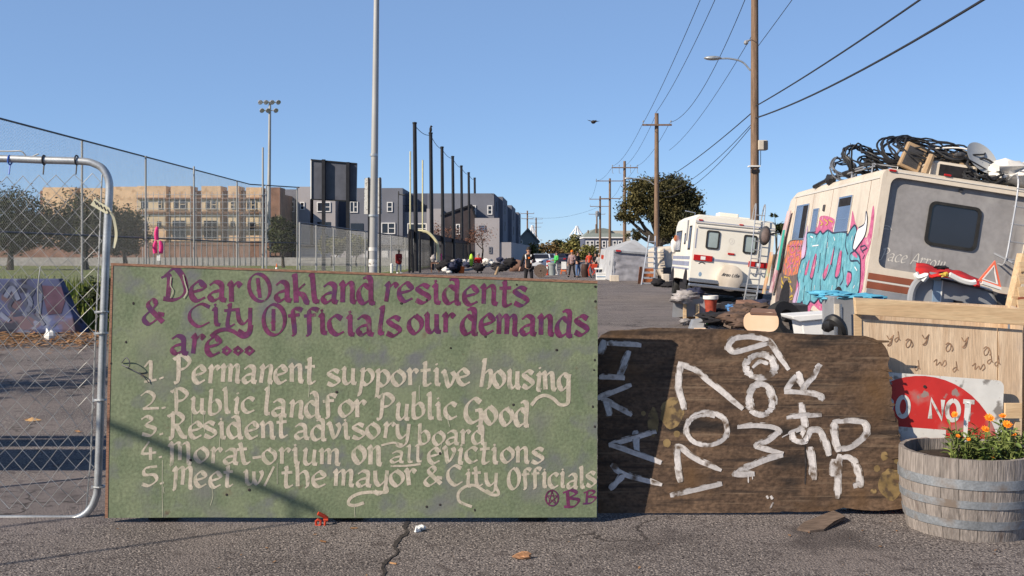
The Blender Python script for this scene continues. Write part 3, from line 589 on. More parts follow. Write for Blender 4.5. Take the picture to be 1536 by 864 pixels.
# ------------------------------------------------------------------ wine-barrel planter, flowers
bc = Vector((2.50, 5.85, 0)); barrel = thing('barrel_planter', 'half wine barrel planter of grey oak staves with steel hoops', 'planter', bc)
b = MB(); NS = 24
def brad(z): return .318 + .042 * math.sin(min(1, z / .43) * math.pi * .62)
for i in range(NS):
    a0 = i / NS * 2 * math.pi; a1 = (i + 1) / NS * 2 * math.pi - .007; top = .43 + rnd.uniform(-.004, .004); vs = []
    for z in (0, .1, .2, .3, top):
        for rr in (brad(z), brad(z) - .026):
            for k in range(4): a = a0 + (a1 - a0) * k / 3; vs.append(bc + Vector((rr * math.cos(a), rr * math.sin(a), z)))
    fs = []
    for j in range(4):
        for k in range(3): fs += [(j * 8 + k, j * 8 + k + 1, j * 8 + 9 + k, j * 8 + 8 + k), (j * 8 + 5 + k, j * 8 + 4 + k, j * 8 + 12 + k, j * 8 + 13 + k)]
        fs += [(j * 8 + 4, j * 8, j * 8 + 8, j * 8 + 12), (j * 8 + 3, j * 8 + 7, j * 8 + 15, j * 8 + 11)]
    fs += [(32 + k, 33 + k, 37 + k, 36 + k) for k in range(3)]
    b.add(vs, fs)
b.build('staves', M['stave'], barrel, smooth=20)
for z0, z1 in ((.065, .11), (.175, .215), (.275, .325)):
    b = MB(); b.lathe([(brad(z0) + .001, z0), (brad(z0) + .005, z0), (brad(z1) + .005, z1), (brad(z1) + .001, z1)], bc, 48, closed=True); b.build('hoop', M['hoop'], barrel, smooth=True)
b = MB(); b.lathe([(.332, .345), (.331, .365), (.2, .375), (.001, .38)], bc, 32); b.build('soil', M['soil'], barrel)
plant = thing('marigold_plant', 'bushy green marigold with orange blooms growing in the barrel planter', 'flowering plant', bc + Vector((.1, 0, .37)))
r = random.Random(12); heads = []; leaf = MB(); stem = MB()
def leafq(b, c, d, n, L, W):
    s = d.cross(n).normalized() * W; b.add([c, c + d * L * .35 - s * .8 + n * L * .05, c + d * L * .7 - s + n * L * .06, c + d * L, c + d * L * .7 + s + n * L * .06, c + d * L * .35 + s * .8 + n * L * .05, c + d * L * .6 - n * L * .02], [(0, 1, 6), (1, 2, 6), (2, 3, 6), (3, 4, 6), (4, 5, 6), (5, 0, 6)])
for i in range(74):
    a = r.random() * 6.28; q = .28 * math.sqrt(r.random()); base = bc + Vector((.09 + q * math.cos(a) * .78, q * math.sin(a) * .75 - .03, .37)); h = r.uniform(.08, .20)
    top = base + Vector((r.gauss(.0, .05), r.gauss(-.02, .04), h)); pts = [base, base.lerp(top, .5) + Vector((r.gauss(0, .012), r.gauss(0, .012), 0)), top]
    stem.tube(pts, [.0035, .003, .0022], 4)
    for k in range(8):
        t = r.uniform(.1, 1); c = base.lerp(top, t); an = r.random() * 6.28; d = Vector((math.cos(an), math.sin(an), r.uniform(-.2, .8))).normalized()
        leafq(leaf, c, d, Vector((0, 0, 1)), r.uniform(.03, .075), r.uniform(.007, .015))
fl = [(1432, 622, 5.75, 9), (1484, 627, 5.8, 12), (1478, 644, 5.72, 11), (1504, 624, 5.8, 9), (1511, 637, 5.75, 12), (1521, 653, 5.7, 8), (1453, 659, 5.68, 5), (1437, 654, 5.68, 6), (1489, 685, 5.6, 4)]
for x, y, Y, s in fl:
    c = P(x, y, Y); ba = Vector((c.x + r.gauss(0, .015), c.y + .02, .4)); stem.tube([ba, ba.lerp(c, .6) + Vector((.006, 0, 0)), c], [.0035, .003, .0025], 4)
    heads.append((c, .66 * s * Y / F))
leaf.build('leaves', M['leaf'], plant); stem.build('stems', M['leaf'], plant)
for c, s in heads:
    b = MB(); tilt = Vector((r.gauss(-.3, .4), r.gauss(-.7, .3), 1)).normalized(); Q = tilt.to_track_quat('Z', 'Y').to_matrix()
    for ring in range(3):
        for k in range(13):
            an = k / 13 * 6.28 + ring * .25; l = s * (1 - .25 * ring) * r.uniform(.85, 1.1); e = .15 + .35 * ring
            d = Q @ Vector((math.cos(an) * math.cos(e), math.sin(an) * math.cos(e), math.sin(e))); t = Q @ Vector((-math.sin(an), math.cos(an), 0)) * s * .2
            b.add([c, c + d * l * .6 - t, c + d * l, c + d * l * .6 + t], [(0, 1, 2, 3)])
    b.sph(c + tilt * s * .2, s * .3, 7, 5); b.build('flower', M['petal'], plant)
b = MB(); b.ribbon([P(1448, 656, 5.78), P(1449, 632, 5.78), P(1451, 612, 5.78), P(1450, 603, 5.775), P(1454, 604, 5.76)], [.010, .012, .013, .012, .009], NRM); b.ribbon([P(1448, 657, 5.782), P(1447, 672, 5.79)], .006, NRM)
b2 = MB(); [b2.add([p + Vector((0, .002, 0)) for p in b.v], b.f), b2.add(b.v, b.f)]
tag(b2.build('plant_marker', M['white_plastic']), 'narrow white plastic plant marker stuck among the orange blooms', 'plant marker')
st = thing('wooden_stake', 'small wooden stake with pale block on top at the right of the barrel planter', 'stake', P(1524, 690, 5.95))
b = MB(); b.bx(P(1523, 632, 5.95), P(1528, 690, 5.97)); b.build('stake', M['beam'], st)
b = MB(); b.bx(P(1508, 605, 5.93), P(1531, 627, 5.95)); b.build('block', M['beam'], st, bevel=.002)

# ------------------------------------------------------------------ DO NOT ENTER sign leaning on the crate
dn = thing('road_sign', 'scuffed red and white DO NOT ENTER road sign leaning between the crate and barrel planter', 'road sign', P(1380, 775, 6.27))
M_DN = Matrix.Rotation(R(4.2), 3, 'Y') @ Matrix.Rotation(R(-2.5), 3, 'X')
cdn = P(1381, 682, 6.27); hs = .468
def D(u, v, o=0): return cdn + M_DN @ Vector((u, -o, v))
def rr(hw, hh, rad, n=5):
    o = []
    for sx, sy, a in ((1, 1, 0), (-1, 1, 90), (-1, -1, 180), (1, -1, 270)):
        for k in range(n + 1): o.append((sx * (hw - rad) + rad * math.cos(R(a + 90 * k / n)), sy * (hh - rad) + rad * math.sin(R(a + 90 * k / n))))
    return o
MB().prism([D(u, v) for u, v in rr(hs, hs, .04)], M_DN @ Vector((0, .004, 0))).build('plate', M['sign_white'], dn)
MB().poly([D(.462 * math.cos(k * .1309), .462 * math.sin(k * .1309), .0012) for k in range(48)]).build('red_disc', M['sign_red'], dn)
b = MB(); b.poly([D(u - .11, v + .10, .0024) for u, v in rr(.25, .055, .004)]); b.build('white_bar', M['sign_white'], dn)
def dtext(b, txt, x0, x1, y, xh, hw):
    tot = sum(GL[c][0] + .28 for c in txt) - .28; sx = (x1 - x0) / tot; x = 0
    for c in txt:
        stk = [ell(.42, .7, .42, .70, 90, 450, 22)] if c == 'O' else [[(0, 0), (0, 1.4), (.4, 1.38), (.8, 1.0), (.8, .4), (.4, .02), (0, 0)]] if c == 'D' else [[(0, 0), (0, 1.4), (.6, 1.38), (.7, 1.05), (.6, .72), (0, .7)], [(.35, .7), (.75, 0)]] if c == 'R' else GL[c][1]
        wd = .84 if c == 'O' else GL[c][0]
        lay(b, stk, lambda u, v: D(x0 + (x + u) * sx, y + v * xh, .0024), M_DN @ Vector((0, -1, 0)), hw, base=0, smooth=False); x += wd + .28
b = MB(); dtext(b, 'DO', -.25, -.072, .215, .082, .013); dtext(b, 'NOT', .042, .315, .215, .082, .013); dtext(b, 'ENTER', -.29, .29, -.2, .082, .013); b.build('lettering', M['sign_white'], dn)
b = MB()
for u, v in ((.0, .40), (0, -.40)): b.lathe([(.009, 0), (.009, .004)], D(u, v, .002), 10, Matrix.Rotation(R(90), 3, 'X'))
b.build('bolt_hole', M['crack'], dn)

# ------------------------------------------------------------------ plywood crate
CY = 6.37
crate = thing('plywood_crate', 'big pale plywood crate with pine top rail and marker scribbles behind the barrel planter', 'crate', P(1420, 735, CY))
def K(px, py, d=0): return P(px, py, CY) + Vector((0, d, 0))
b = MB(); b.prism([K(1283, 478), K(1495.5, 492), K(1495, 733), K(1290, 733)], (0, .016, 0)); b.prism([K(1498, 492), K(1534, 495), K(1532, 733), K(1498, 733)], (0, .016, 0))
b.build('front_panel', M['ply'], crate)
b = MB(); b.prism([K(1279, 446, -.042), K(1420, 456, -.042), K(1560, 465, -.042), K(1560, 489.5, -.042), K(1430, 480.5, -.042), K(1281, 471, -.042)], (0, .04, 0)); b.build('top_rail', M['beam'], crate, bevel=.003)
b = MB(); b.prism([K(1280, 471, -.008), K(1292, 472, -.008), K(1296, 733, -.008), K(1284, 733, -.008)], (0, .006, 0)); b.build('corner_post', M['beam'], crate, bevel=.002)
KX = Vector((.26, .75, 0)); b = MB(); b.prism([K(1284, 460, .02), K(1284, 733, .02), K(1284, 733, .02) + KX, K(1284, 460, .02) + KX], (.016, 0, 0)); b.prism([K(1540, 468, .02), K(1540, 733, .02), K(1540, 733, .02) + KX, K(1540, 468, .02) + KX], (.016, 0, 0)); b.prism([K(1288, 455, .02) + KX, K(1536, 468, .02) + KX, K(1536, 733, .02) + KX, K(1288, 733, .02) + KX], (0, .016, 0))
b.build('side_panel', M['ply'], crate)
b = MB()
def scr(cx, cy, k):
    pts = [[(-6, -4), (-2, -7), (2, -3), (0, 4), (-4, 6), (-5, 0), (1, -6), (5, 2), (3, 6)], [(0, -9), (4, -3), (9, -8), (5, 2), (1, 6), (6, 5), (10, -10)], [(-8, 0), (-3, -4), (-4, 5), (2, 0), (4, 5), (9, -3), (11, 3), (7, 7)], [(0, -8), (1, 2), (-3, 8), (-5, 4), (0, 1), (3, 6)]][k]
    lay(b, [[(cx + x, cy + y) for x, y in pts]], lambda x, y: K(x, y), NRM, .0026, base=.0015)
for cx, cy, k in ((1364, 515, 0), (1383, 511, 1), (1424, 521, 0), (1442, 515, 1), (1481, 527, 0), (1408, 543, 2), (1466, 549, 2), (1377, 548, 3), (1434, 550, 3), (1347, 505, 3), (1486, 538, 3), (1330, 512, 1), (1497, 541, 3)): scr(cx, cy, k)
b.build('scribbles', M['ink'], crate)
# pallet leaning at the right edge behind the crate
pal = thing('wooden_pallet', 'pale wooden pallet standing upright at the right end of the plywood crate', 'pallet', P(1534, 460, 7.6))
b = MB()
for i in range(4): b.box(P(1535 + i * 1.0 + 8, 455 - i * 19, 7.7), (.16, .02, .07), Matrix.Rotation(R(-8), 3, 'Y'))
b.build('slats', M['beam'], pal)
b = MB(); b.prism([P(1514, 470, 7.72), P(1522, 470, 7.72), P(1542, 380, 7.72), P(1534, 380, 7.72)], (0, .09, 0)); b.build('stringer', M['beam'], pal)

# ------------------------------------------------------------------ small things on the road in front
b = MB(); g = G(1232, 790); q = [(1196, 796), (1206, 786), (1226, 779), (1250, 774), (1262, 779), (1268, 783), (1252, 790), (1236, 797), (1215, 799)]
b.prism([G(*p) + Vector((0, 0, .012 + (.02 if p[0] > 1245 else 0))) for p in q], (0, 0, -.011))
tag(b.build('wood_chip', M['chip']), 'broken slab of grey brown wood lying on the asphalt below the brown board', 'wood scrap')
rc = thing('toy_letters', 'small red plastic piece shaped like letters lying under the green sign', 'toy', G(483, 790))
b = MB(); z0 = .0; ly = G(480, 788).y
def RP(x, y, d=0): return P(x, y, ly) + Vector((0, d, 0))
b.tube([RP(474, 782), RP(474, 787), RP(477, 789), RP(481, 787), RP(481, 781), RP(477, 779)], .0075, 6, True); b.tube([RP(485, 780), RP(492, 780)], .0075, 6); b.tube([RP(488, 780), RP(487, 790)], .0075, 6); b.build('letter_pieces', M['redplastic'], rc, smooth=True)
b = MB(); b.tube([RP(477, 770), RP(484, 774, .01), RP(490, 779, .02)], .011, 8); b.build('handle', M['redplastic'], rc, smooth=True)
b = MB(); c = G(627, 798); b.sph(c + Vector((0, 0, .014)), (.016, .02, .018), 9, 6, .9, 2.5, 4, -.012); b.sph(c + Vector((.014, .03, .014)), (.022, .014, .016), 9, 6, .9, 2.5, 9, -.012)
tag(b.build('crumpled_paper', M['white_plastic']), 'scrap of crumpled white paper beside the crack in the asphalt', 'paper')
b = MB(); c = G(783, 838); b.sph(c + Vector((0, 0, .012)), (.044, .024, .02), 10, 6, .9, 2.2, 3, -.012)
tag(b.build('dry_leaf', mat('tan_dry_leaf', (.36, .19, .10), .9, var=.3, scale=20)), 'curled tan dry leaf lying on the asphalt in the foreground', 'leaf')
b = MB()
for x, y, a in ((485, 813, -.5), (531, 793, 0.1), (590, 846, -.5)):
    c = G(x, y); b.box(c + Vector((0, 0, .004)), (.038, .008, .005), Matrix.Rotation(a, 3, 'Z'))
tag(b.build('wood_splinters', M['litter'], origin=(0, 0, 0)), kind='stuff')
b = MB(); c = G(75, 512); b.sph(c + Vector((0, 0, .10)), (.10, .08, .11), 9, 6, .5, 2, 2)
tag(b.build('crushed_cup', M['white_plastic']), 'crushed pale cup on the leaf litter seen through the gate', 'litter')
b = MB(); c = G(48, 632); b.add([c + Vector((-.075, .02, .004)), c + Vector((-.02, .05, .03)), c + Vector((.09, .0, .012)), c + Vector((.0, -.03, .004)), c + Vector((0, .01, .02))], [(0, 4, 1), (1, 4, 2), (2, 4, 3), (3, 4, 0)])
tag(b.build('dry_leaf', mat('yellow_dry_leaf', (.42, .26, .12), .9, var=.2, scale=20)), 'pointed yellowish dry leaf lying on the asphalt behind the gate', 'leaf')
# planks and beam added out of view at the left, shaped for their shadows
hb = thing('shadow_screen', 'unseen screen of wide dark planks added to throw shadow bands behind the gate', 'shadow_screen', (-6.6, 6.62, 0))
b = MB()
for z0, z1 in ((.94, 1.88), (2.06, 2.42), (2.5, 2.62)): b.bx((-8.6, 6.6, z0), (-3.95, 6.63, z1))
b.build('planks', M['oldply'], hb)
for x in (-8.3, -6.6, -4.9): b = MB(); b.bx((x - .045, 6.635, 0), (x + .045, 6.725, 2.95)); b.build('post', M['oldply'], hb)
def sh(px, py, t): return S(px, py) + TS * t
pm = sh(442, 752, 6.2); pa = sh(165, 636, 5.8); dd = (pm - pa)
beam0 = pa - dd * .9; beam1 = pm + dd * .12
hz = thing('trestle', 'unseen timber beam on two legs added for its shadow on the sign and road', 'trestle', (-6.6, 3.5, 0))  # made-up beam and legs, set up-sun of the shadow lines they make
b = MB(); b.tube([beam0, beam1], .022, 8); b.build('beam', M['chip'], hz)
for q in (pm, pa - dd * .42): b = MB(); b.tube([Vector((q.x, q.y, 0)), q], .014, 8); b.build('leg', M['chip'], hz)
# ------------------------------------------------------------------ motorhome with graffiti (rolled over to its right)
def localframe(root):
    Mi = root.matrix_basis.inverted(); o = Mi @ Vector((0, 0, CH)); return Mi, o
def hit(root, axis, val, px, py):
    Mi, o = localframe(root); d = (Mi.to_3x3() @ Vector(((px - CX) / F, 1, -(py - HY) / F)))
    t = (val - o[axis]) / d[axis]; return o + d * t
rv = thing('motorhome', 'large cream motorhome tilted to one side with turquoise graffiti and grey rear panel', 'motorhome', P(1289, 482, 16.5), (0, R(9), R(-2.5)))
WD, HT, LN = 2.45, 2.42, 7.3
# body: side profile with a sloping nose, extruded across, with rounded roof edges
def hull(W, prof, rad=.12, inset=.0):
    """cross-section at stations along y: list of (y, z0, z1, x0, x1)"""
    b = MB(); n = 6; rings = []
    for y, z0, z1, x0, x1 in prof:
        ring = [(x1, z0), (x1, z1 - rad)] + [(x1 - rad + rad * math.cos(R(90 * k / n)), z1 - rad + rad * math.sin(R(90 * k / n))) for k in range(1, n + 1)]
        ring += [(x0 + rad - rad * math.sin(R(90 * k / n)), z1 - rad + rad * math.cos(R(90 * k / n))) for k in range(0, n + 1)] + [(x0, z0)]
        rings.append([(x, y, z) for x, z in ring])
    m = len(rings[0]); vs = [p for r_ in rings for p in r_]
    fs = [(i * m + k, i * m + (k + 1) % m, (i + 1) * m + (k + 1) % m, (i + 1) * m + k) for i in range(len(rings) - 1) for k in range(m)]
    fs += [list(range(m - 1, -1, -1)), list(range((len(rings) - 1) * m, len(rings) * m))]
    return b.add(vs, fs)
hull(WD, [(.10, 0, HT - .02, .0, WD), (.3, 0, HT, 0, WD), (4, 0, HT, 0, WD), (6.1, -.05, HT - .02, 0, WD), (6.55, -.15, HT - .12, .01, WD - .01), (6.95, -.2, 1.7, .03, WD - .03), (7.3, -.2, .9, .08, WD - .08), (7.35, -.2, .3, .12, WD - .12)]).build('body', M['rv_cream'], rv, smooth=True, local=True)
# rear frame with recessed grey panel
b = MB(); ro = [(x + WD / 2, z + HT / 2) for x, z in rr(WD / 2, HT / 2 - .005, .13, 6)]; x0, x1, z0, z1 = .14, WD - .14, hit(rv, 1, 0, 1345, 405).z, HT - .13
ri = [(x + (x0 + x1) / 2, z + (z0 + z1) / 2) for x, z in rr((x1 - x0) / 2, (z1 - z0) / 2, .13, 6)]; n = len(ro)
vs = [(x, .0, z) for x, z in ro] + [(x, 0, z) for x, z in ri] + [(x, .105, z) for x, z in ri] + [(x, .11, z) for x, z in ro]
fs = [((k + 1) % n, k, n + k, n + (k + 1) % n) for k in range(n)] + [(n + (k + 1) % n, n + k, 2 * n + k, 2 * n + (k + 1) % n) for k in range(n)] + [(k, (k + 1) % n, 3 * n + (k + 1) % n, 3 * n + k) for k in range(n)]
b.add(vs, fs).build('rear_frame', M['rv_cream'], rv, smooth=True, local=True)
b = MB(); b.bx((x0 - .02, .085, z0 - .02), (x1 + .02, .098, z1 + .02)); pan = b.build('rear_panel', M['rv_grey'], rv, local=True)
wq = [hit(rv, 1, .07, *p) for p in ((1398, 303), (1472, 314), (1461, 376), (1387, 364))]
wx0 = (wq[0].x + wq[3].x) / 2; wx1 = (wq[1].x + wq[2].x) / 2; wz0 = (wq[2].z + wq[3].z) / 2; wz1 = (wq[0].z + wq[1].z) / 2
def rwin(name, parent, axis_y, x0, x1, z0, z1, rad, fr, gm, fm, depth=.03):
    ww, hh = (x1 - x0) / 2, (z1 - z0) / 2; cx, cz = (x0 + x1) / 2, (z0 + z1) / 2
    o_ = [(cx + x, cz + z) for x, z in rr(ww, hh, rad)]; i_ = [(cx + x, cz + z) for x, z in rr(ww - fr, hh - fr, max(.01, rad - fr * .6))]; n = len(o_); b = MB()
    vs = [(x, axis_y, z) for x, z in o_] + [(x, axis_y - depth, z) for x, z in o_] + [(x, axis_y - depth, z) for x, z in i_] + [(x, axis_y, z) for x, z in i_]
    fs = []
    for a, c in ((0, 1), (1, 2), (2, 3)): fs += [(a * n + k, a * n + (k + 1) % n, c * n + (k + 1) % n, c * n + k) for k in range(n)]
    f_ = b.add(vs, fs).build(name, fm, parent, local=True)
    MB().poly([(x, axis_y - depth * .4, z) for x, z in i_]).build('pane', gm, f_, local=True); return f_
rwin('window', rv, .085, wx0 - .02, wx1 + .02, wz0 - .02, wz1 + .02, .10, .045, M['darkglass'], M['rubber'])
sz = [hit(rv, 1, 0, *p).z for p in ((1298, 408), (1297, 417.5), (1297, 421), (1296, 431))]
b = MB(); b.bx((.02, -.004, sz[2] + .005), (WD - .02, .0, sz[1] - .005)); b.build('white_stripe', M['white_stripe'], rv, local=True)
for z1_, z0_ in ((sz[0], sz[1]), (sz[2], sz[3])): b = MB(); b.bx((.02, -.008, z0_), (WD - .02, -.0005, z1_)); b.build('brown_stripe', M['brown_stripe'], rv, local=True)
b = MB(); b.bx((.03, -.012, .22), (WD - .03, -.0005, sz[3] - .01)); b.build('lower_panel', M['metalgrey'], rv, local=True)
b = MB()
for y in (.55, 2.9, 4.35, 5.9): b.bx((-.003, y, .1), (-.0005, y + .012, HT - .16))
b.build('body_seam', M['tandark'], rv, local=True)
b = MB(); b.bx((-.012, .1, HT - .17), (-.0005, 6.1, HT - .135)); b.bx((.1, -.012, HT - .06), (WD - .1, -.0005, HT - .045)); b.build('gutter_rail', M['white_stripe'], rv, local=True)
b = MB(); b.bx((.04, -.10, .02), (WD - .04, -.004, .2)); b.build('bumper', M['metalgrey'], rv, local=True, bevel=.02)
for px, py in ((1339, 256), (1421, 263)):
    q = hit(rv, 1, 0, px, py); b = MB(); b.bx((q.x - .055, -.03, q.z - .016), (q.x + .055, .0, q.z + .016)); b.build('marker_light', M['redlens'], rv, local=True, bevel=.008)
for px, py in ((1449, 267), (1478, 272)):
    q = hit(rv, 1, 0, px, py); b = MB(); [b.bx((q.x - .05 + k * .026, -.012, q.z - .012), (q.x - .034 + k * .026, 0, q.z + .012)) for k in range(4)]; b.build('roof_vent', M['darkgrey'], rv, local=True)
q = hit(rv, 1, .085, 1441, 286); b = MB(); b.lathe([(.03, 0), (.03, .03), (.001, .03)], q, 12, Matrix.Rotation(R(90), 3, 'X')); b.build('rear_lens', M['darkgrey'], rv, local=True)
# script lettering on the grey panel
b = MB(); tx = 0; q0 = hit(rv, 1, .083, 1319, 389); q1 = hit(rv, 1, .083, 1380, 398); sc_ = (q1.x - q0.x) / 5.2
for c in 'Pace Arrow':
    wd, stk = GL[c]; nib = Vector((math.cos(R(35)), 0, math.sin(R(35)))) * .010
    lay(b, stk, lambda u, v: Vector((q0.x + (tx + u + .25 * v) * sc_, .083, q0.z + v * sc_)), (0, -1, 0), 0, nib, .004, base=.001); tx += wd + .12
b.build('lettering', M['white_stripe'], rv, local=True)
q = hit(rv, 1, .083, 1329, 342); b = MB(); b.ribbon(catmull([q + Vector((-.09, 0, 0)), q + Vector((-.03, 0, .035)), q + Vector((.05, 0, .03)), q + Vector((.09, 0, -.02))], 4), .006, (0, -1, 0), .001); b.ribbon([q + Vector((-.06, 0, -.012)), q + Vector((.05, 0, -.012))], .005, (0, -1, 0), .001); b.build('emblem', M['white_stripe'], rv, local=True)
# rear ladder
b = MB()
la, lb = hit(rv, 1, -.16, 1507, 394), hit(rv, 1, -.16, 1541, 318); le = Vector((.17, 0, 0)); up = Vector((.0, 0, 1))
for d in (Vector(), Vector((.40, 0, 0))):
    b.tube(catmull([la + d + Vector((0, .24, -.02)), la + d, Vector((la.x + .02, -.16, 1.7)) + d, Vector((la.x + .02, -.16, 2.35)) + d, Vector((la.x + .02, -.02, 2.6)) + d, Vector((la.x + .02, .35, 2.5)) + d], 4), .014, 6)
for k in range(6): z = la.z + .06 + k * .27; b.tube([(la.x, -.16, z), (la.x + .40, -.16, z)], .012, 6)
b.build('rear_ladder', M['alu'], rv, local=True)
b = MB(); b.tube([la + Vector((-.14, .1, .12)), la + Vector((.1, -.02, .02)), la + Vector((.38, 0, -.12))], .018, 6); b.sph(la + Vector((.36, 0, -.06)), .05, 8, 6); b.build('ladder_clamp', M['metalgrey'], rv, local=True)
# left-hand side: openings, then the spray paint in thin layers
def Sd(zx, zy, off=0.): q = hit(rv, 0, -.001, 1150 + zx * .2314, 280 + zy * .2314); return Vector((-.001 - off, q.y, q.z))
def sdp(name, polys, m, off, jag=0):
    b = MB()
    for i, pg in enumerate(polys):
        pts = [Sd(*p) for p in pg]; pts = catmull(pts, 4, True) if not jag else pts
        b.poly([Vector((-off - i * .0003, p.y, p.z)) for p in pts])
    return b.build(name, m, rv, local=True)
sdp('pink_graffiti', [[(270, 310), (330, 262), (352, 190), (440, 212), (430, 292), (520, 318), (545, 240), (556, 158), (566, 190), (582, 250), (650, 330), (688, 130), (698, 180), (682, 330), (665, 400), (640, 470), (636, 560), (615, 680), (560, 745), (400, 770), (392, 815), (340, 800), (300, 770), (270, 830), (235, 835), (165, 820), (158, 745), (195, 560), (235, 440), (262, 380)]], M['pink'], .003)
sdp('grey_graffiti', [[(150, 350), (120, 450), (75, 600), (58, 810), (150, 845), (175, 780), (200, 600), (245, 420), (235, 355)]], M['spray_grey'], .0045)
sdp('orange_graffiti', [[(145, 362), (240, 352), (238, 420), (215, 520), (190, 570), (112, 565), (125, 440)]], M['spray_orange'], .006)
b = MB()
for pts in ([(150, 400), (175, 380), (190, 410), (165, 430), (150, 400)], [(200, 380), (215, 370), (225, 400), (205, 420), (200, 380)], [(140, 470), (165, 450), (180, 480), (160, 500), (140, 470)], [(190, 450), (210, 440), (215, 470), (195, 490), (190, 450)], [(130, 530), (155, 515), (165, 550)], [(175, 520), (195, 510), (195, 550)]):
    b.ribbon(catmull([Sd(*p, .0085) for p in pts], 4), .016, (-1, 0, 0))
b.build('graffiti_lines', M['pink'], rv, local=True)
b = MB()
for k in range(9):
    cx, cy = 105 + (k % 3) * 26 + rnd.uniform(-5, 5), 605 + (k // 3) * 55 + rnd.uniform(-8, 8) ; pts = [(cx + rnd.uniform(-12, 12), cy + rnd.uniform(-24, 24)) for _ in range(5)]
    b.ribbon(catmull([Sd(*p, .0085) for p in pts], 4), .013, (-1, 0, 0), k * .0002)
for pts in ([(345, 215), (365, 240), (350, 250)], [(375, 210), (400, 235), (385, 250)], [(405, 215), (430, 230)]): b.ribbon(catmull([Sd(*p, .0085) for p in pts], 4), .012, (-1, 0, 0))
b.build('graffiti_lines', M['spray_yellow'], rv, local=True)
tq = [(265, 305), (300, 298), (330, 310), (350, 288), (368, 306), (400, 282), (432, 300), (480, 292), (520, 298), (528, 318), (545, 285), (570, 252), (582, 258), (586, 290), (572, 335), (562, 400), (585, 425), (606, 455), (612, 510), (608, 620), (592, 700), (545, 730), (470, 712), (400, 705), (385, 748), (352, 752), (340, 725), (312, 755), (285, 742), (266, 772), (240, 792), (234, 742), (202, 788), (190, 765), (212, 650), (203, 580), (228, 480), (252, 455), (264, 380)]
cxy = (sum(p[0] for p in tq) / len(tq), sum(p[1] for p in tq) / len(tq))
b = MB(); pts = [Sd(*p) for p in tq]; cc = catmull(pts, 3, True); b.poly([Vector((-.008, p.y, p.z)) for p in cc]); b.build('turquoise_graffiti', M['turq'], rv, local=True)
sdp('lilac_graffiti', [[(208, 640), (217, 622), (212, 690), (190, 775), (177, 792), (172, 740)], [(232, 400), (268, 250), (262, 330), (250, 440), (230, 475)]], M['lilac'], .0095)
sdp('white_graffiti', [[(588, 292), (602, 268), (640, 240), (648, 160), (656, 210), (642, 310), (605, 372), (570, 422), (565, 390), (578, 330)]], M['spray_white'], .0105)
inn = [[(312, 450), (326, 450), (302, 582), (284, 576)], [(385, 530), (405, 500), (392, 570), (372, 600), (366, 570)], [(440, 392), (425, 490), (415, 500)], [(476, 430), (490, 428), (474, 560), (448, 578)], [(548, 560), (552, 600), (530, 645), (520, 600), (530, 555)], [(272, 490), (282, 480), (262, 570), (250, 560)], [(592, 462), (560, 440), (575, 405)]]
sdp('pink_graffiti', inn, M['pink'], .0105)
b = MB()
ls = [[(318, 442), (300, 520), (284, 582), (304, 590), (328, 448)], [(352, 430), (345, 500), (335, 560)], [(402, 330), (385, 450), (372, 600), (400, 570), (430, 480), (445, 385)], [(445, 385), (430, 480), (428, 520)], [(476, 400), (460, 500), (446, 584), (478, 570), (492, 420)], [(572, 420), (545, 438), (548, 480), (590, 480), (606, 500)], [(528, 550), (552, 560), (552, 605), (528, 648), (518, 640)], [(262, 490), (240, 620)], [(330, 312), (322, 330)], [(522, 300), (515, 380), (530, 440)], [(300, 590), (285, 740)], [(350, 600), (352, 700)], [(462, 590), (455, 700)], [(496, 520), (500, 600), (478, 640)], [(405, 290), (398, 330)], [(250, 640), (240, 740)]]
for i, pts in enumerate(ls): b.ribbon(catmull([Sd(*p, .0118) for p in pts], 4), .014, (-1, 0, 0), i * .00006)
b.ribbon([p + Vector((-.0118, 0, 0)) for p in cc], .016, (-1, 0, 0), .001, closed=True)
hornl = catmull([Sd(*p, .0118) for p in ((600, 268), (640, 238), (648, 160), (656, 215), (642, 310), (604, 374), (568, 424))], 4); b.ribbon(hornl, .012, (-1, 0, 0), .001)
for pts in ([(610, 390), (640, 380), (655, 400)], [(620, 420), (650, 400)], [(625, 470), (640, 440)], [(612, 400), (630, 430)]): b.ribbon([Sd(*p, .0118) for p in pts], .01, (-1, 0, 0))
b.build('graffiti_outline', M['outline'], rv, local=True)
b = MB()
for pts in ([(288, 322), (305, 330)], [(440, 325), (446, 350)], [(300, 385), (340, 380)], [(560, 320), (555, 350)], [(575, 520), (590, 545)], [(245, 500), (240, 530)], [(400, 360), (395, 400)], [(330, 480), (322, 520)], [(225, 540), (222, 560)], [(565, 660), (575, 640)], [(430, 640), (424, 680)], [(315, 640), (310, 690)]): b.ribbon([Sd(*p, .0125) for p in pts], .011, (-1, 0, 0))
b.build('graffiti_highlight', M['spray_white'], rv, local=True)
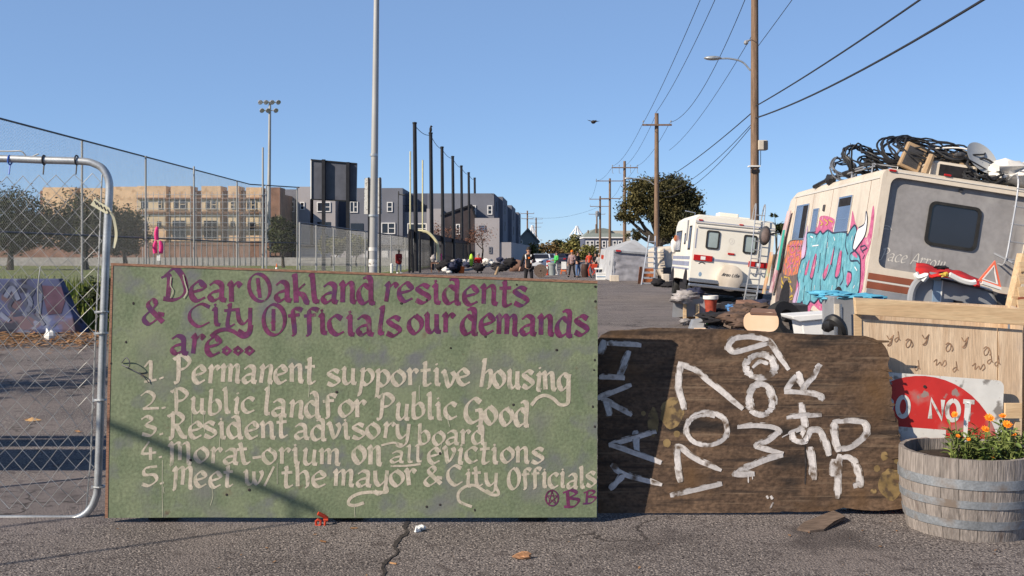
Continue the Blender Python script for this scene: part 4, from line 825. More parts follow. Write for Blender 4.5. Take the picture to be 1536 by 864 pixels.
def swin(p4, split=None, gm='blueglass', upper=None):
    q = [Sd(*p) for p in p4]; y0, y1 = (q[1].y + q[2].y) / 2, (q[0].y + q[3].y) / 2; z1, z0 = (q[0].z + q[1].z) / 2, (q[2].z + q[3].z) / 2
    ya, yb = min(y0, y1), max(y0, y1); b = MB(); t = .03
    for a, c in (((ya, z0), (ya + t, z1)), ((yb - t, z0), (yb, z1)), ((ya + t, z0), (yb - t, z0 + t)), ((ya + t, z1 - t), (yb - t, z1))): b.bx((-.022, a[0], a[1]), (-.004, c[0], c[1]))
    f_ = b.build('window', M['chrome'], rv, local=True)
    if split == 'v':
        ym = ya + (yb - ya) * .45
        b = MB(); b.bx((-.015, ym, z0 + t), (-.012, yb - t, z1 - t)); b.build('pane', M[gm], f_, local=True)
        b = MB(); b.bx((-.014, ya + t, z0 + t), (-.011, ym, z1 - t)); b.build('open_gap', M['black'], f_, local=True)
    elif split == 'h':
        zm = z0 + (z1 - z0) * .72
        b = MB(); b.bx((-.015, ya + t, z0 + t), (-.012, yb - t, zm)); b.build('pane', M[gm], f_, local=True)
        b = MB(); b.bx((-.014, ya + t, zm), (-.011, yb - t, z1 - t)); b.build('open_gap', M['black'], f_, local=True)
        b = MB(); b.bx((-.018, ya + t, z0 + (zm - z0) * .48), (-.0155, yb - t, z0 + (zm - z0) * .52)); b.build('blind_bar', M['chrome'], f_, local=True)
    else: b = MB(); b.bx((-.015, ya + t, z0 + t), (-.012, yb - t, z1 - t)); b.build('pane', M[gm], f_, local=True)
swin([(205, 125), (300, 105), (226, 348), (165, 345)], 'v'); swin([(310, 145), (342, 140), (325, 288), (285, 298)]); swin([(480, 72), (560, 52), (530, 288), (440, 298)], 'h')
q = Sd(376, 138); b = MB(); b.bx((-.03, q.y - .05, q.z - .06), (0, q.y + .05, q.z + .06)); b.build('side_lamp', M['darkgrey'], rv, local=True, bevel=.01)
q = Sd(570, 340); b = MB(); b.bx((-.006, 1.2, 1.20), (-.0005, 6.0, 1.215)); b.build('body_seam', M['darkgrey'], rv, local=True)
for y in (1.45, 5.55):
    for x, zc in ((.14, .02), (WD - .14, .22)):
        b = MB(); Mx = Matrix.Rotation(R(90), 3, 'Y'); b.lathe([(.20, -.10), (.36, -.10), (.38, -.06), (.38, .06), (.36, .10), (.20, .10)], (x, y, zc), 20, Mx, closed=True); o = b.build('wheel', M['rubber'], rv, smooth=True, local=True)
        b = MB(); b.lathe([(.20, -.06), (.08, -.09), (.001, -.09)], (x, y, zc), 16, Mx); b.build('hub', M['chrome'], o, smooth=True, local=True)
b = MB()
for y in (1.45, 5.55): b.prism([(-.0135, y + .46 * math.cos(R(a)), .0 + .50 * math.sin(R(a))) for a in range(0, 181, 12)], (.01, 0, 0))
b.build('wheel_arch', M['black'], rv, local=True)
# windscreen pillar strip and mirror
def strip(name, pts, wd, m):
    q = catmull([Sd(*p) for p in pts], 5); b = MB(); n = len(q)
    vs = [p + Vector((-o, s * wd, 0)) for o in (.0, .025) for p in q for s in (-1, 1)]
    b.add(vs, [f for k in range(n - 1) for f in ((2 * n + 2 * k, 2 * n + 2 * k + 1, 2 * n + 2 * k + 3, 2 * n + 2 * k + 2), (2 * k, 2 * n + 2 * k, 2 * n + 2 * k + 2, 2 * k + 2), (2 * k + 1, 2 * k + 3, 2 * n + 2 * k + 3, 2 * n + 2 * k + 1))]); b.build(name, m, rv, local=True)
strip('front_trim', [(163, 160, .04), (125, 330, .05), (88, 520, .05), (45, 690, .05)], .16, M['frontpink'])
strip('green_strip', [(138, 285, .07), (122, 400, .08), (98, 545, .08)], .07, M['spray_green'])
strip('orange_strip', [(66, 430, .10), (52, 540, .12), (18, 700, .12)], .14, M['fronttape'])
mq = Sd(70, 330, .28); b = MB(); b.sph(mq, (.13, .10, .22), 10, 8); b.tube([mq, mq + Vector((.3, .1, .12))], .02, 6); mi = b.build('wing_mirror', M['darkgrey'], rv, smooth=True, local=True)
b = MB(); b.sph(mq + Vector((0, -.05, .0)), (.10, .06, .17), 10, 8); b.build('mirror_glass', M['spray_grey'], mi, smooth=True, local=True)
# roof rack
b = MB()
for y in (1.0, 2.2): b.tube([(.1, y, HT), (.1, y, HT + .14), (.5, y, HT + .16), (.5, y, HT)], .015, 6)
for dz in (.1, .14): b.tube([(.1, .9, HT + dz), (.1, 2.6, HT + dz)], .014, 6)
b.build('roof_rack', M['alu'], rv, local=True)
b = MB(); b.bx((.85, .35, HT - .01), (1.55, 1.15, HT + .27)); acu = b.build('roof_unit', M['rv_cream'], rv, local=True, bevel=.05)
b = MB(); b.bx((.95, .335, HT + .04), (1.5, .352, HT + .22)); b.build('grille', M['black'], acu, local=True)
b = MB(); b.tube([(.3, 3.2, HT), (.25, 3.25, HT + .75)], .006, 5); b.build('whip_antenna', M['darkgrey'], rv, local=True)
RW = rv.matrix_basis
def W1(x, y, z): return RW @ Vector((x, y, z))
# loads tied on the roof: things of their own
def coil(name, label, cat, c, rad, turns, tube, m, tilt, seed, wob=.12):
    r_ = random.Random(seed); pts = []; Q = Matrix.Rotation(R(tilt[0]), 3, 'X') @ Matrix.Rotation(R(tilt[1]), 3, 'Y')
    N = int(turns * 14)
    for i in range(N + 1):
        a = i / 14 * 2 * math.pi; k = rad * (1 + wob * math.sin(i * .37 + seed) + r_.uniform(-.11, .11)); pts.append(c + Q @ Vector((k * math.cos(a), k * .9 * math.sin(a), (i / N - .5) * tube * 2.2 * turns * .8 + r_.uniform(-.05, .05))))
    b = MB(); b.tube(catmull(pts, 2), tube, 6); return tag(b.build(name, m, smooth=True), label, cat, 'hose coils piled on the motorhome roof')
coil('hose_coil', 'loose black hose coil at the left front of the motorhome roof load', 'hose', W1(.20, 2.2, HT + .34), .30, 6, 0.0158, M['hose'], (62, 20), 1)
coil('hose_coil', 'tall black hose coil forming the highest loops above the motorhome roof', 'hose', W1(.75, 1.5, HT + .46), .42, 7, 0.0172, M['hose'], (50, 12), 2)
coil('hose_coil', 'black hose coil lying in front of the cream roof unit beside the satellite dish', 'hose', W1(1.62, .35, HT + .14), .28, 9, 0.0172, M['hose'], (38, 8), 3)
coil('hose_coil', 'dull grey hose coil among the black ones on the motorhome roof', 'hose', W1(1.05, 1.9, HT + .45), .36, 4, 0.0119, M['greyhose'], (70, -20), 4)
coil('hose_coil', 'thin black hose coil draped over the right end of the roof unit', 'hose', W1(1.85, .8, HT + .22), .26, 6, 0.0145, M['hose'], (55, 30), 6)
coil('hose_coil', 'wide black hose loops leaning behind the tan panel on the motorhome roof', 'hose', W1(.95, 1.1, HT + .52), .46, 6, 0.0145, M['hose'], (28, 10), 7, .18)
coil('hose_coil', 'flat black hose coil at the left edge of the roof load above the rack', 'hose', W1(.35, 1.3, HT + .22), .34, 9, 0.0158, M['hose'], (20, 14), 8, .2)
coil('hose_coil', 'black hose loops hanging over the front of the tan sack', 'hose', W1(1.35, .9, HT + .50), .40, 6, 0.0145, M['hose'], (22, 6), 9, .2)
coil('hose_coil', 'small dark grey hose coil near the front end of the roof rack', 'hose', W1(.12, 2.9, HT + .22), .22, 6, 0.0145, M['greyhose'], (60, 10), 10, .2)
coil('hose_coil', 'tangled black hose heap between the roof unit and the dish', 'hose', W1(1.95, .7, HT + .16), .30, 12, 0.0165, M['hose'], (14, -6), 11, .3)
b = MB(); b.tube(catmull([W1(-.02, 4.4, HT - .04), W1(.05, 3.8, HT + .05), W1(.04, 3.2, HT + .06), W1(.10, 2.6, HT + .12), W1(.15, 2.2, HT + .14), W1(.2, 1.7, HT + .25)], 6), .04, 7)
b.sph(W1(.02, 3.35, HT + .04), (.1, .2, .1), 8, 6, .4, 3, 2); tag(b.build('rolled_cable', M['hose'], smooth=True), 'thick dark cable roll hanging along the left roof edge of the motorhome', 'cable roll')
b = MB(); b.tube(catmull([W1(1.1, 1.2, HT + .58), W1(1.45, .9, HT + .60), W1(1.75, .7, HT + .5), W1(1.95, .5, HT + .28)], 6), .013, 6); tag(b.build('bent_pipe', M['tarp']), 'thin pale bent pipe arching over the roof load towards the satellite dish', 'pipe')
b = MB(); b.box(W1(.68, .9, HT + .33), (.34, .1, .42), Matrix.Rotation(R(24), 3, 'Y')); o = tag(b.build('picture_frame', M['tanbox'], bevel=.01), 'tan framed panel standing tilted among the hoses on the motorhome roof', 'panel')
b = MB(); b.box(W1(.68, .9, HT + .33) + Vector((-.01, -.054, .0)), (.25, .006, .32), Matrix.Rotation(R(24), 3, 'Y')); b.build('dark_inset', M['darkgrey'], o)
b = MB(); b.sph(W1(1.42, 1.35, HT + .40), (.50, .3, .16), 12, 8, .35, 2, 5); tag(b.build('tan_sack', M['tanbox'], smooth=True), 'lumpy tan sack lying on top of the cream roof unit', 'sack')
b = MB(); b.tube([W1(.72, .3, HT + .02), W1(.80, .34, HT + .34)], [.06, .05], 8); tag(b.build('rolled_mat', M['tanbox']), 'short rolled brown mat propped at the rear roof edge of the motorhome', 'mat')
dish = thing('satellite_dish', 'pale translucent grey satellite dish on the motorhome roof', 'satellite dish', W1(2.1, .5, HT))
dc = P(1473, 237, 16.9); Q = Vector((.35, -.75, .45)).normalized().to_track_quat('Z', 'Y').to_matrix()
b = MB(); b.lathe([(.001, -.05), (.12, -.045), (.22, -.025), (.29, 0), (.295, .008), (.22, -.012), (.12, -.032), (.001, -.037)], dc, 26, Q); b.build('reflector', mat('dish_grey', (.42, .43, .43), .5, var=.05), dish, smooth=True)
b = MB(); b.tube([dc - Q @ Vector((0, .05, .05)), W1(2.05, .5, HT)], .022, 6); b.build('mast', M['alu'], dish)
b = MB(); b.tube([dc - Q @ Vector((0, .2, .02)), P(1440, 232, 16.4)], .012, 6); b.sph(P(1440, 232, 16.4), (.09, .05, .045), 8, 6); b.build('receiver_arm', M['darkgrey'], dish)
b = MB()
for i, (x, y, s) in enumerate(((1508, 255, .30), (1530, 262, .34), (1496, 262, .2), (1550, 262, .35))): b.sph(P(x, y, 16.9), (s, .3, s * .55), 14, 9, .55, 2.4, i + 3)
tag(b.build('tarp_bundle', M['tarp'], smooth=True), 'crumpled off white tarp bundle at the right end of the motorhome roof', 'tarp')

# ------------------------------------------------------------------ second motorhome, white, farther down the street
rb = thing('motorhome', 'white motorhome with spare wheel cover and two rear windows parked farther down the street', 'motorhome', P(1033, 420, 32), (0, R(6), R(-2.5)))
W2, H2 = 2.42, 2.0
hull(W2, [(0, 0, H2 - .05, .02, W2 - .02), (.12, 0, H2, 0, W2), (3.4, 0, H2, 0, W2), (4.6, -.05, H2 - .04, 0, W2), (5.1, -.1, H2 - .16, .02, W2 - .02), (5.5, -.1, 1.3, .06, W2 - .06), (6.2, -.1, .75, .12, W2 - .12), (6.9, -.1, .4, .2, W2 - .2)], .14).build('body', M['rv_white'], rb, smooth=True, local=True)
def Rr(zx, zy, y=0.): return hit(rb, 1, y, 1000 + zx * .1858, 310 + zy * .1858)
for p in ((372, 268), (672, 305)):
    q = Rr(*p); rwin('window', rb, -.001, q.x - .20, q.x + .20, q.z - .28, q.z + .28, .07, .05, M['paleglass'], M['rubber'])
a, c = Rr(235, 165), Rr(810, 420); zt = Rr(240, 160).z
b = MB(); b.bx((.10, -.05, zt), (W2 - .02, -.001, zt + .05)); b.bx((.02, -.04, zt + .12), (W2 - .02, -.001, zt + .15)); b.build('roof_trim', M['white_stripe'], rb, local=True)
b = MB(); b.bx((.03, -.008, zt + .155), (W2 - .03, -.001, zt + .18)); b.build('stripe', M['bluegrey_stripe'], rb, local=True)
zs = Rr(450, 437).z; b = MB(); b.bx((.55, -.006, zs - .04), (W2 - .5, -.001, zs + .03)); b.build('stripe', M['bluegrey_stripe'], rb, local=True)
b = MB(); a = Rr(240, 250); b.bx((a.x - .02, -.006, zs + .3), (a.x + .015, -.001, zt - .05)); b.build('stripe', M['bluegrey_stripe'], rb, local=True)
for p in ((292, 415), (735, 470)):
    q = Rr(*p); b = MB(); b.bx((q.x - .28, -.05, q.z - .085), (q.x + .28, -.001, q.z + .085)); o = b.build('tail_light', M['redlens'], rb, local=True, bevel=.01)
    b = MB(); b.bx((q.x - .07, -.055, q.z - .05), (q.x + .07, -.0505, q.z + .05)); b.build('reverse_lens', M['white_plastic'], o, local=True)
a, c = Rr(493, 372), Rr(545, 392); b = MB(); b.bx((a.x, -.03, c.z), (c.x, -.001, a.z)); b.build('brake_light', M['redlens'], rb, local=True, bevel=.006)
for p in ((276, 107), (603, 147), (800, 170)): q = Rr(*p); b = MB(); b.bx((q.x - .06, -.03, q.z - .02), (q.x + .06, .05, q.z + .02)); b.build('marker_light', M['redlens'], rb, local=True, bevel=.008)
b = MB(); cq_ = Rr(505, 575); rad = (Rr(612, 560).x - Rr(395, 560).x) / 2; b.lathe([(rad, 0), (rad, .2), (rad - .05, .24), (.001, .25)], (cq_.x, 0, cq_.z), 30, Matrix.Rotation(R(90), 3, 'X')); swc = b.build('spare_wheel_cover', M['rv_cream'], rb, smooth=True, local=True)
b = MB(); tx = 0; scl = rad * 1.3 / 6.4
for c in 'Areo Lite':
    wd, stk = (.75, [[(0, 0), (.4, 1.4), (.7, 0)], [(.1, .5), (.65, .5)]]) if c == 'A' else (.6, [[(.1, 1.4), (.05, 0), (.6, .05)]]) if c == 'L' else GL[c]
    lay(b, stk, lambda u, v: Vector((cq_.x - rad * .68 + (tx + u + .3 * v) * scl, -.25, cq_.z + rad * .1 + v * scl * .8)), (0, -1, 0), .008, base=.002); tx += wd + .12
b.build('lettering', M['darkgrey'], swc, local=True)
b = MB(); q = Rr(290, 458); b.ribbon(catmull([q + Vector((-.12, -.003, -.02)), q + Vector((-.03, -.003, .03)), q + Vector((.08, -.003, -.01))], 4), .016, (0, -1, 0)); b.build('emblem', M['darkgrey'], rb, local=True)
b = MB(); q = Rr(525, 280); b.ribbon([q + Vector(((.08 * math.cos(k * .7854 + .39)), -.003, .09 * math.sin(k * .7854 + .39))) for k in range(8)], .008, (0, -1, 0), closed=True); b.ribbon(catmull([q + Vector((-.03, -.003, -.05)), q + Vector((.02, -.003, 0)), q + Vector((-.01, -.003, .05))], 4), .012, (0, -1, 0)); b.build('badge', M['white_stripe'], rb, local=True)
b = MB(); q = Rr(270, 545); b.sph(q + Vector((0, -.001, 0)), (.05, .004, .07), 8, 6); b.build('sticker', M['bluetrim'], rb, local=True)
zb = Rr(300, 610).z; b = MB(); b.bx((-.02, -.22, zb - .02), (W2 + .02, -.08, zb + .10)); b.bx((-.02, -.26, zb - .15), (W2 + .02, -.12, zb - .06)); b.build('bumper', M['chrome'], rb, local=True, bevel=.02)
b = MB(); b.bx((.2, .3, -.35), (W2 - .2, 4, -.02)); b.build('underbody', M['black'], rb, local=True)
def Rs(zx, zy): return hit(rb, 0, 0, 1000 + zx * .1858, 310 + zy * .1858)
for y0, y1, z0_, z1_ in ((.45, 1.05, .92, 1.66), (1.75, 2.15, 1.10, 1.45), (3.0, 4.6, .86, 1.56)):
    b = MB(); b.bx((-.012, y0, z0_), (-.001, y1, z1_)); o = b.build('window', M['rubber'], rb, local=True); b = MB(); b.bx((-.016, y0 + .06, z0_ + .05), (-.0125, y1 - .06, z1_ - .05)); b.build('pane', M['blueglass'], o, local=True)
b = MB(); b.tube([(-.03, 1.4, 1.2), (-.03, 1.4, 1.85)], .03, 5); b.build('awning_arm', M['metalgrey'], rb, local=True)
for z0_, z1_ in ((.62, .72), (.42, .56), (.3, .36)): b = MB(); b.bx((-.005, .3, z0_), (-.001, 5.0, z1_)); b.build('stripe', M['bluegrey_stripe'], rb, local=True)
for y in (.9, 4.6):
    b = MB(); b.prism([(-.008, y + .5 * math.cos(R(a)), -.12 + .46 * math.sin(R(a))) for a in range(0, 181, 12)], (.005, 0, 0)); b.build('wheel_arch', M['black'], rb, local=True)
    for x in (.16, W2 - .16):
        zc = -.33 if x < 1 else -.12; b = MB(); b.lathe([(.2, -.1), (.34, -.1), (.36, -.06), (.36, .06), (.34, .1), (.2, .1)], (x, y, zc), 18, Matrix.Rotation(R(90), 3, 'Y'), closed=True); o = b.build('wheel', M['rubber'], rb, smooth=True, local=True)
        b = MB(); b.lathe([(.2, -.05), (.001, -.07)], (x, y, zc), 14, Matrix.Rotation(R(90), 3, 'Y')); b.build('hub', M['chrome'], o, local=True)
b = MB(); b.bx((.75, .4, H2), (1.35, 1.1, H2 + .14)); b.build('roof_hatch', M['rv_white'], rb, local=True, bevel=.03)
b = MB(); b.bx((1.4, 1.5, H2), (1.9, 2.2, H2 + .11)); b.build('roof_hatch', M['rv_white'], rb, local=True, bevel=.03)
b = MB(); b.tube([(.35, 3, H2), (.35, 3, H2 + .18), (.0, 2.8, H2 + .2)], .015, 5); b.build('antenna', M['alu'], rb, local=True)
b = MB(); xa, xb_ = Rr(690, 200).x + .02, Rr(770, 200).x; zlo = Rr(680, 520).z
for x in (xa, xb_): b.tube(catmull([(x, -.05, zlo), (x, -.16, zlo + .1), (x, -.16, H2 - .1), (x, -.1, H2 + .42), (x, .1, H2 + .42), (x, .35, H2)], 4), .018, 6)
for k in range(7): b.tube([(xa, -.16, zlo + .12 + k * .26), (xb_, -.16, zlo + .12 + k * .26)], .014, 6)
b.build('rear_ladder', M['alu'], rb, local=True)
ld = thing('folding_ladder', 'thin dark step ladder leaning against the bumper of the white motorhome', 'ladder', P(1128, 458, 30.8))
def Lq(zx, zy, Y=30.9): return P(1000 + zx * .1858, 310 + zy * .1858, Y)
b = MB(); b.tube([Lq(672, 510, 31.4), Lq(622, 775, 30.8)], .025, 6); b.tube([Lq(760, 515, 31.4), Lq(718, 780, 30.8)], .025, 6); b.build('rail', M['metalgrey'], ld)
b = MB(); [b.tube([Lq(672 - k * 9, 540 + k * 44, 31.3 - k * .1), Lq(752 - k * 8, 545 + k * 44, 31.3 - k * .1)], .018, 5) for k in range(6)]; b.build('rung', M['metalgrey'], ld)
b = MB()
for k in range(9): b.tube([Lq(640 + k * 10, 705), Lq(640 + k * 10 - 30, 770)], .006, 4); b.tube([Lq(610 + k * 10, 705), Lq(640 + k * 10, 770)], .006, 4)
b.tube([Lq(635, 705), Lq(730, 712), Lq(722, 778), Lq(622, 772)], .015, 5, True)
tag(b.build('wire_rack', M['wire']), 'square wire mesh rack standing under the bumper of the white motorhome', 'rack')
b = MB(); q = P(1013, 368, 36.5); b.sph(q, (.16, .1, .3), 9, 8, .4, 2, 3); o = tag(b.build('hanging_towel', M['tarp'], smooth=True), 'white towel hung out at the front side window of the white motorhome', 'towel')
b = MB(); b.sph(P(1015, 358, 36.45), (.10, .08, .12), 8, 6, .3, 2, 4); b.build('orange_end', M['orangewood'], o)

# ------------------------------------------------------------------ junk between the boards and the motorhomes
cab = thing('cabinet', 'low dark grey cabinet on wooden legs piled with clothes beside the white motorhome', 'cabinet', G(1038, 497))
def J(px, py, Y): return P(px, py, Y)
b = MB(); b.prism([J(1010, 447, 22), J(1062, 447, 22), J(1062, 474, 22), J(1008, 476, 22)], (.1, .5, 0)); b.build('carcass', M['metalgrey'], cab)
for x in (1027, 1046): b = MB(); b.bx(J(x - 2, 456, 21.9), J(x + 2, 478, 21.96)); b.build('leg', M['beam'], cab)
def pile(name, label, cat, blobs, m, grp=None, amp=.6, fr=2.2):
    b = MB()
    for i, (x, y, Y, rx, ry, rz) in enumerate(blobs): b.sph(P(x, y, Y), (rx, ry, rz), 22, 14, amp, fr * 1.4, i * 2.3 + x)
    return tag(b.build(name, m, smooth=180), label, cat, grp)
JG = 'odds and ends heaped beside the motorhomes'
pile('clothes_pile', 'grey clothes heaped on the low dark cabinet', 'clothes', [(1030, 443, 22.1, .26, .2, .10), (1022, 449, 21.9, .2, .18, .08)], M['greycloth'], JG)
pile('clothes_pile', 'navy blue clothes bundled on top of the grey heap on the cabinet', 'clothes', [(1042, 438, 22.2, .18, .15, .09)], M['navy'], JG)
bk = thing('bucket', 'red and white plastic bucket standing by the low dark cabinet', 'bucket', P(1066, 470, 22))
b = MB(); b.lathe([(.10, 0), (.14, .36), (.15, .37), (.13, .36), (.09, .02), (.001, .02)], P(1066, 471, 22), 18); b.build('body', mat('faded_red_plastic', (.36, .065, .04), .6, var=.25, scale=9), bk, smooth=True)
b = MB(); b.lathe([(.146, .30), (.156, .31), (.160, .38), (.147, .38)], P(1066, 471, 22), 18, closed=True); b.build('white_rim', M['white_plastic'], bk, smooth=True)
pile('clothes_pile', 'black clothes and bags spread under the rear of the white motorhome', 'clothes', [(1085, 468, 23, .4, .5, .14), (1105, 462, 24, .45, .5, .13), (1070, 476, 21, .3, .3, .10), (1095, 478, 20, .5, .4, .12)], M['black'], JG)
pile('clothes_pile', 'bright blue cloth dropped on the black heap under the motorhome', 'clothes', [(1101, 468, 21.5, .12, .1, .12), (1097, 460, 21.6, .12, .1, .05)], M['bluecloth'], JG)
pile('clothes_pile', 'brown blanket heaped left of the tyre under the peach board', 'blanket', [(1115, 470, 19, .25, .3, .13), (1108, 478, 18, .3, .3, .12), (1130, 464, 19.5, .4, .3, .10), (1122, 486, 17, .25, .2, .09)], M['brownblanket'], JG)
pile('plastic_bag', 'bright green plastic bag lying behind the brown board', 'bag', [(1068, 485, 20.5, .11, .1, .05)], M['greencloth'], JG)
pile('clothes_pile', 'pale grey rags lying behind the top edge of the brown board', 'rags', [(1080, 492, 20, .22, .2, .06), (1058, 488, 20.6, .12, .1, .07), (1028, 482, 21, .1, .1, .06)], M['greycloth'], JG)
b = MB(); b.prism([J(1040, 480, 20.2), J(1056, 478, 20.2), J(1060, 496, 20.0), J(1034, 497, 20.0)], (0, .25, 0)); tag(b.build('metal_box', M['metalgrey'], bevel=.01), 'small open grey metal box lying behind the brown board', 'box')
for px_, py_, Y_, sx_, sy_, sz_, rz_, nm, m_, lb in ((1030, 470, 22.5, .30, .25, .20, .3, 'cardboard_box', 'tanbox', 'small tan cardboard box at the foot of the low dark cabinet'), (1088, 478, 20.5, .34, .2, .12, -.4, 'cardboard_box', 'chip', 'flattened brown grey box among the black clothes heap'), (1122, 458, 21.5, .4, .3, .16, .5, 'wooden_crate', 'tandark', 'dark brown crate behind the brown blanket heap'), (1190, 466, 17, .35, .3, .22, .2, 'dark_crate', 'darkgrey', 'dark grey crate between the tyre and the white bin'), (1098, 488, 18.8, .3, .16, .07, .8, 'board_scrap', 'chip', 'grey brown board scrap lying right of the pale grey rags'), (1050, 494, 20, .22, .14, .05, -.2, 'board_scrap', 'peach', 'small pale board scrap in front of the open metal box')):
    q = P(px_, py_, Y_); b = MB(); b.box(q, (sx_, sy_, sz_), Matrix.Rotation(rz_, 3, 'Z') @ Matrix.Rotation(rz_ * .4, 3, 'X')); tag(b.build(nm, M[m_], bevel=.008), lb, nm.replace('_', ' '), JG)
pile('plastic_bag', 'crumpled white plastic bag beside the bright green one', 'bag', [(1078, 481, 20.8, .13, .1, .07)], M['tarp'], JG)
pile('clothes_pile', 'dark blue jeans and rags heaped under the ladder of the white motorhome', 'clothes', [(1118, 462, 24, .35, .3, .12), (1140, 458, 24, .4, .3, .12)], M['navy'], JG)
b = MB(); b.lathe([(.06, 0), (.075, .02), (.075, .16), (.025, .21), (.025, .24), (.001, .24)], P(1098, 484, 20.0), 12); tag(b.build('water_jug', M['white_plastic'], smooth=True), 'small white plastic jug standing in the heap beside the motorhomes', 'jug', JG)
b = MB(); b.tube(catmull([P(1055, 482, 20.6), P(1075, 474, 20.8), P(1092, 482, 20.4), P(1108, 474, 20.2), P(1122, 482, 20)], 6), .014, 6); tag(b.build('loose_cord', M['cable'], smooth=True), 'loose black cord winding over the heap beside the motorhomes', 'cord', JG)
pb = thing('rounded_board', 'peach coloured rounded board leaning upright behind the brown board', 'board', P(1142, 500, 15.0))
b = MB(); pq = [(x, y) for x, y in rr(26, 14.5, 12)]; b.prism([P(1142 + x, 483 + y, 15.0 - .006 * y) for x, y in pq], (0, .03, 0)); b.build('top', M['peach'], pb)
b = MB(); b.prism([P(1125, 468, 15.05), P(1165, 470, 15.05), P(1162, 464, 15.4), P(1128, 462, 15.4)], (0, 0, -.03)); b.build('wooden_edge', M['tandark'], pb)
b = MB(); tc_ = P(1178, 483, 16.2); b.lathe([(.17, -.09), (.30, -.10), (.33, -.06), (.33, .06), (.30, .10), (.17, .09)], tc_, 24, Matrix.Rotation(R(62), 3, 'X') @ Matrix.Rotation(R(30), 3, 'Y'), closed=True)
tag(b.build('tyre', M['rubber'], smooth=True), 'worn black tyre lying between the peach board and white bin', 'tyre')
wb = thing('plastic_bin', 'white plastic storage bin with lid standing behind the brown board', 'bin', P(1225, 506, 12.6))
b = MB(); b.prism([J(1202, 482, 12.6), J(1256, 477, 12.6), J(1252, 508, 12.6), J(1206, 508, 12.6)], (0, .45, 0)); b.build('body', M['white_bin'], wb, bevel=.015)
b = MB(); b.prism([J(1188, 474, 12.55), J(1253, 469.5, 12.55), J(1256, 477, 12.55), J(1200, 482.5, 12.55), J(1190, 479, 12.55)], (0, .55, 0)); b.build('lid', M['white_bin'], wb, bevel=.01)
gc = thing('grey_cabinet', 'tall grey metal cabinet with steel tube handle beside the left end of the plywood crate', 'cabinet', P(1268, 520, 10.5))
b = MB(); b.prism([J(1250, 445, 10.5), J(1284, 445, 10.5), J(1284, 530, 10.5), J(1252, 530, 10.5)], (0, .4, 0)); b.build('body', M['metalgrey'], gc, bevel=.01)
b = MB(); b.tube([J(1261, 456, 10.4), J(1262, 500, 10.4)], .014, 8); b.build('handle', M['chrome'], gc)
b = MB(); b.bx(J(1252, 456, 10.47), J(1258, 480, 10.497)); b.build('door_inset', M['rv_cream'], gc)
b = MB(); b.tube(catmull([J(1240, 492, 9.6), J(1246, 480, 9.5), J(1255, 482, 9.45), J(1262, 492, 9.45), J(1264, 510, 9.5)], 5), [.05] * 21, 8); b.sph(J(1246, 486, 9.5), .06, 9, 7, .2)
tag(b.build('rubber_hose', M['hose'], smooth=True), 'thick curved black rubber hose piece poking up behind the brown board', 'hose')
b = MB(); b.tube([J(1254, 490, 9.35), J(1254, 502, 9.35)], .018, 8); tag(b.build('steel_tube', M['chrome'], smooth=True), 'short bright steel tube standing beside the curved rubber hose', 'tube')
b = MB()
for i, q in enumerate(((1242, 440, 10.9), (1260, 446, 10.8), (1284, 444, 10.2), (1300, 446, 10.0))): b.sph(P(*q), (.19, .13, .03), 16, 8, .8, 3, i)
tag(b.build('blue_tarp', mat('sky_blue_tarp', (.10, .38, .55), .6, var=.15), smooth=50), 'crumpled sky blue tarp lying on the grey cabinet and crate end', 'tarp')
b = MB(); b.prism([J(1248, 446, 10.85), J(1266, 449, 10.85), J(1266, 444, 10.85), J(1250, 439, 10.85)], (0, .1, 0)); tag(b.build('wood_offcut', M['tanbox']), 'short tan offcut lying on the blue tarp over the grey cabinet', 'offcut')
# grey barbecue / tool hood behind the crate
gb = thing('metal_hood', 'grey metal tool hood with sloping end standing behind the plywood crate', 'tool chest', P(1435, 640, 8.6))
def H8(x, y, d=0): return P(x, y, 8.4 + d)
hp = [(1368, 470), (1369, 440), (1376, 424), (1392, 416), (1420, 419), (1470, 431), (1490, 437), (1504, 468), (1504, 640), (1368, 640)]
b = MB(); b.prism([H8(*p) for p in hp], (.26, .6, 0)); b.build('shell', M['metalgrey'], gb, bevel=.02)
b = MB(); b.prism([H8(1401, 420, -.012), H8(1413, 421, -.012), H8(1408, 470, -.012), H8(1397, 470, -.012)], (0, .01, 0)); b.build('blue_band', M['bluetrim'], gb)
b = MB(); b.prism([H8(1413, 421, -.014), H8(1415, 421, -.014), H8(1410, 470, -.014), H8(1408, 470, -.014)], (0, .012, 0)); b.build('white_edge', M['white_plastic'], gb)
b = MB(); b.tube(catmull([H8(1366, 470, -.03), H8(1367, 442, -.03), H8(1375, 424, -.03), H8(1392, 414, -.03), H8(1410, 416, -.03)], 5), .03, 8); b.build('tube_edge', M['metalgrey'], gb, smooth=True)
b = MB(); b.prism([H8(1431, 450, -.01), H8(1444, 452, -.01), H8(1444, 462, -.01), H8(1430, 462, -.01)], (0, .008, 0)); b.prism([H8(1466, 455, -.01), H8(1480, 457, -.01), H8(1480, 462, -.01), H8(1466, 462, -.01)], (0, .008, 0)); b.build('slot', M['black'], gb)
b = MB(); b.prism([H8(1408, 416, -.02), H8(1480, 433, -.02), H8(1500, 440, -.02), H8(1524, 444, -.02), H8(1522, 470, -.02), H8(1506, 470, -.02), H8(1490, 438, -.02), H8(1460, 430, -.02), H8(1410, 420, -.02)], (0, .3, 0)); b.build('black_rail', M['darkgrey'], gb)
rcl = MB(); N1, N2 = 26, 9; vs = []
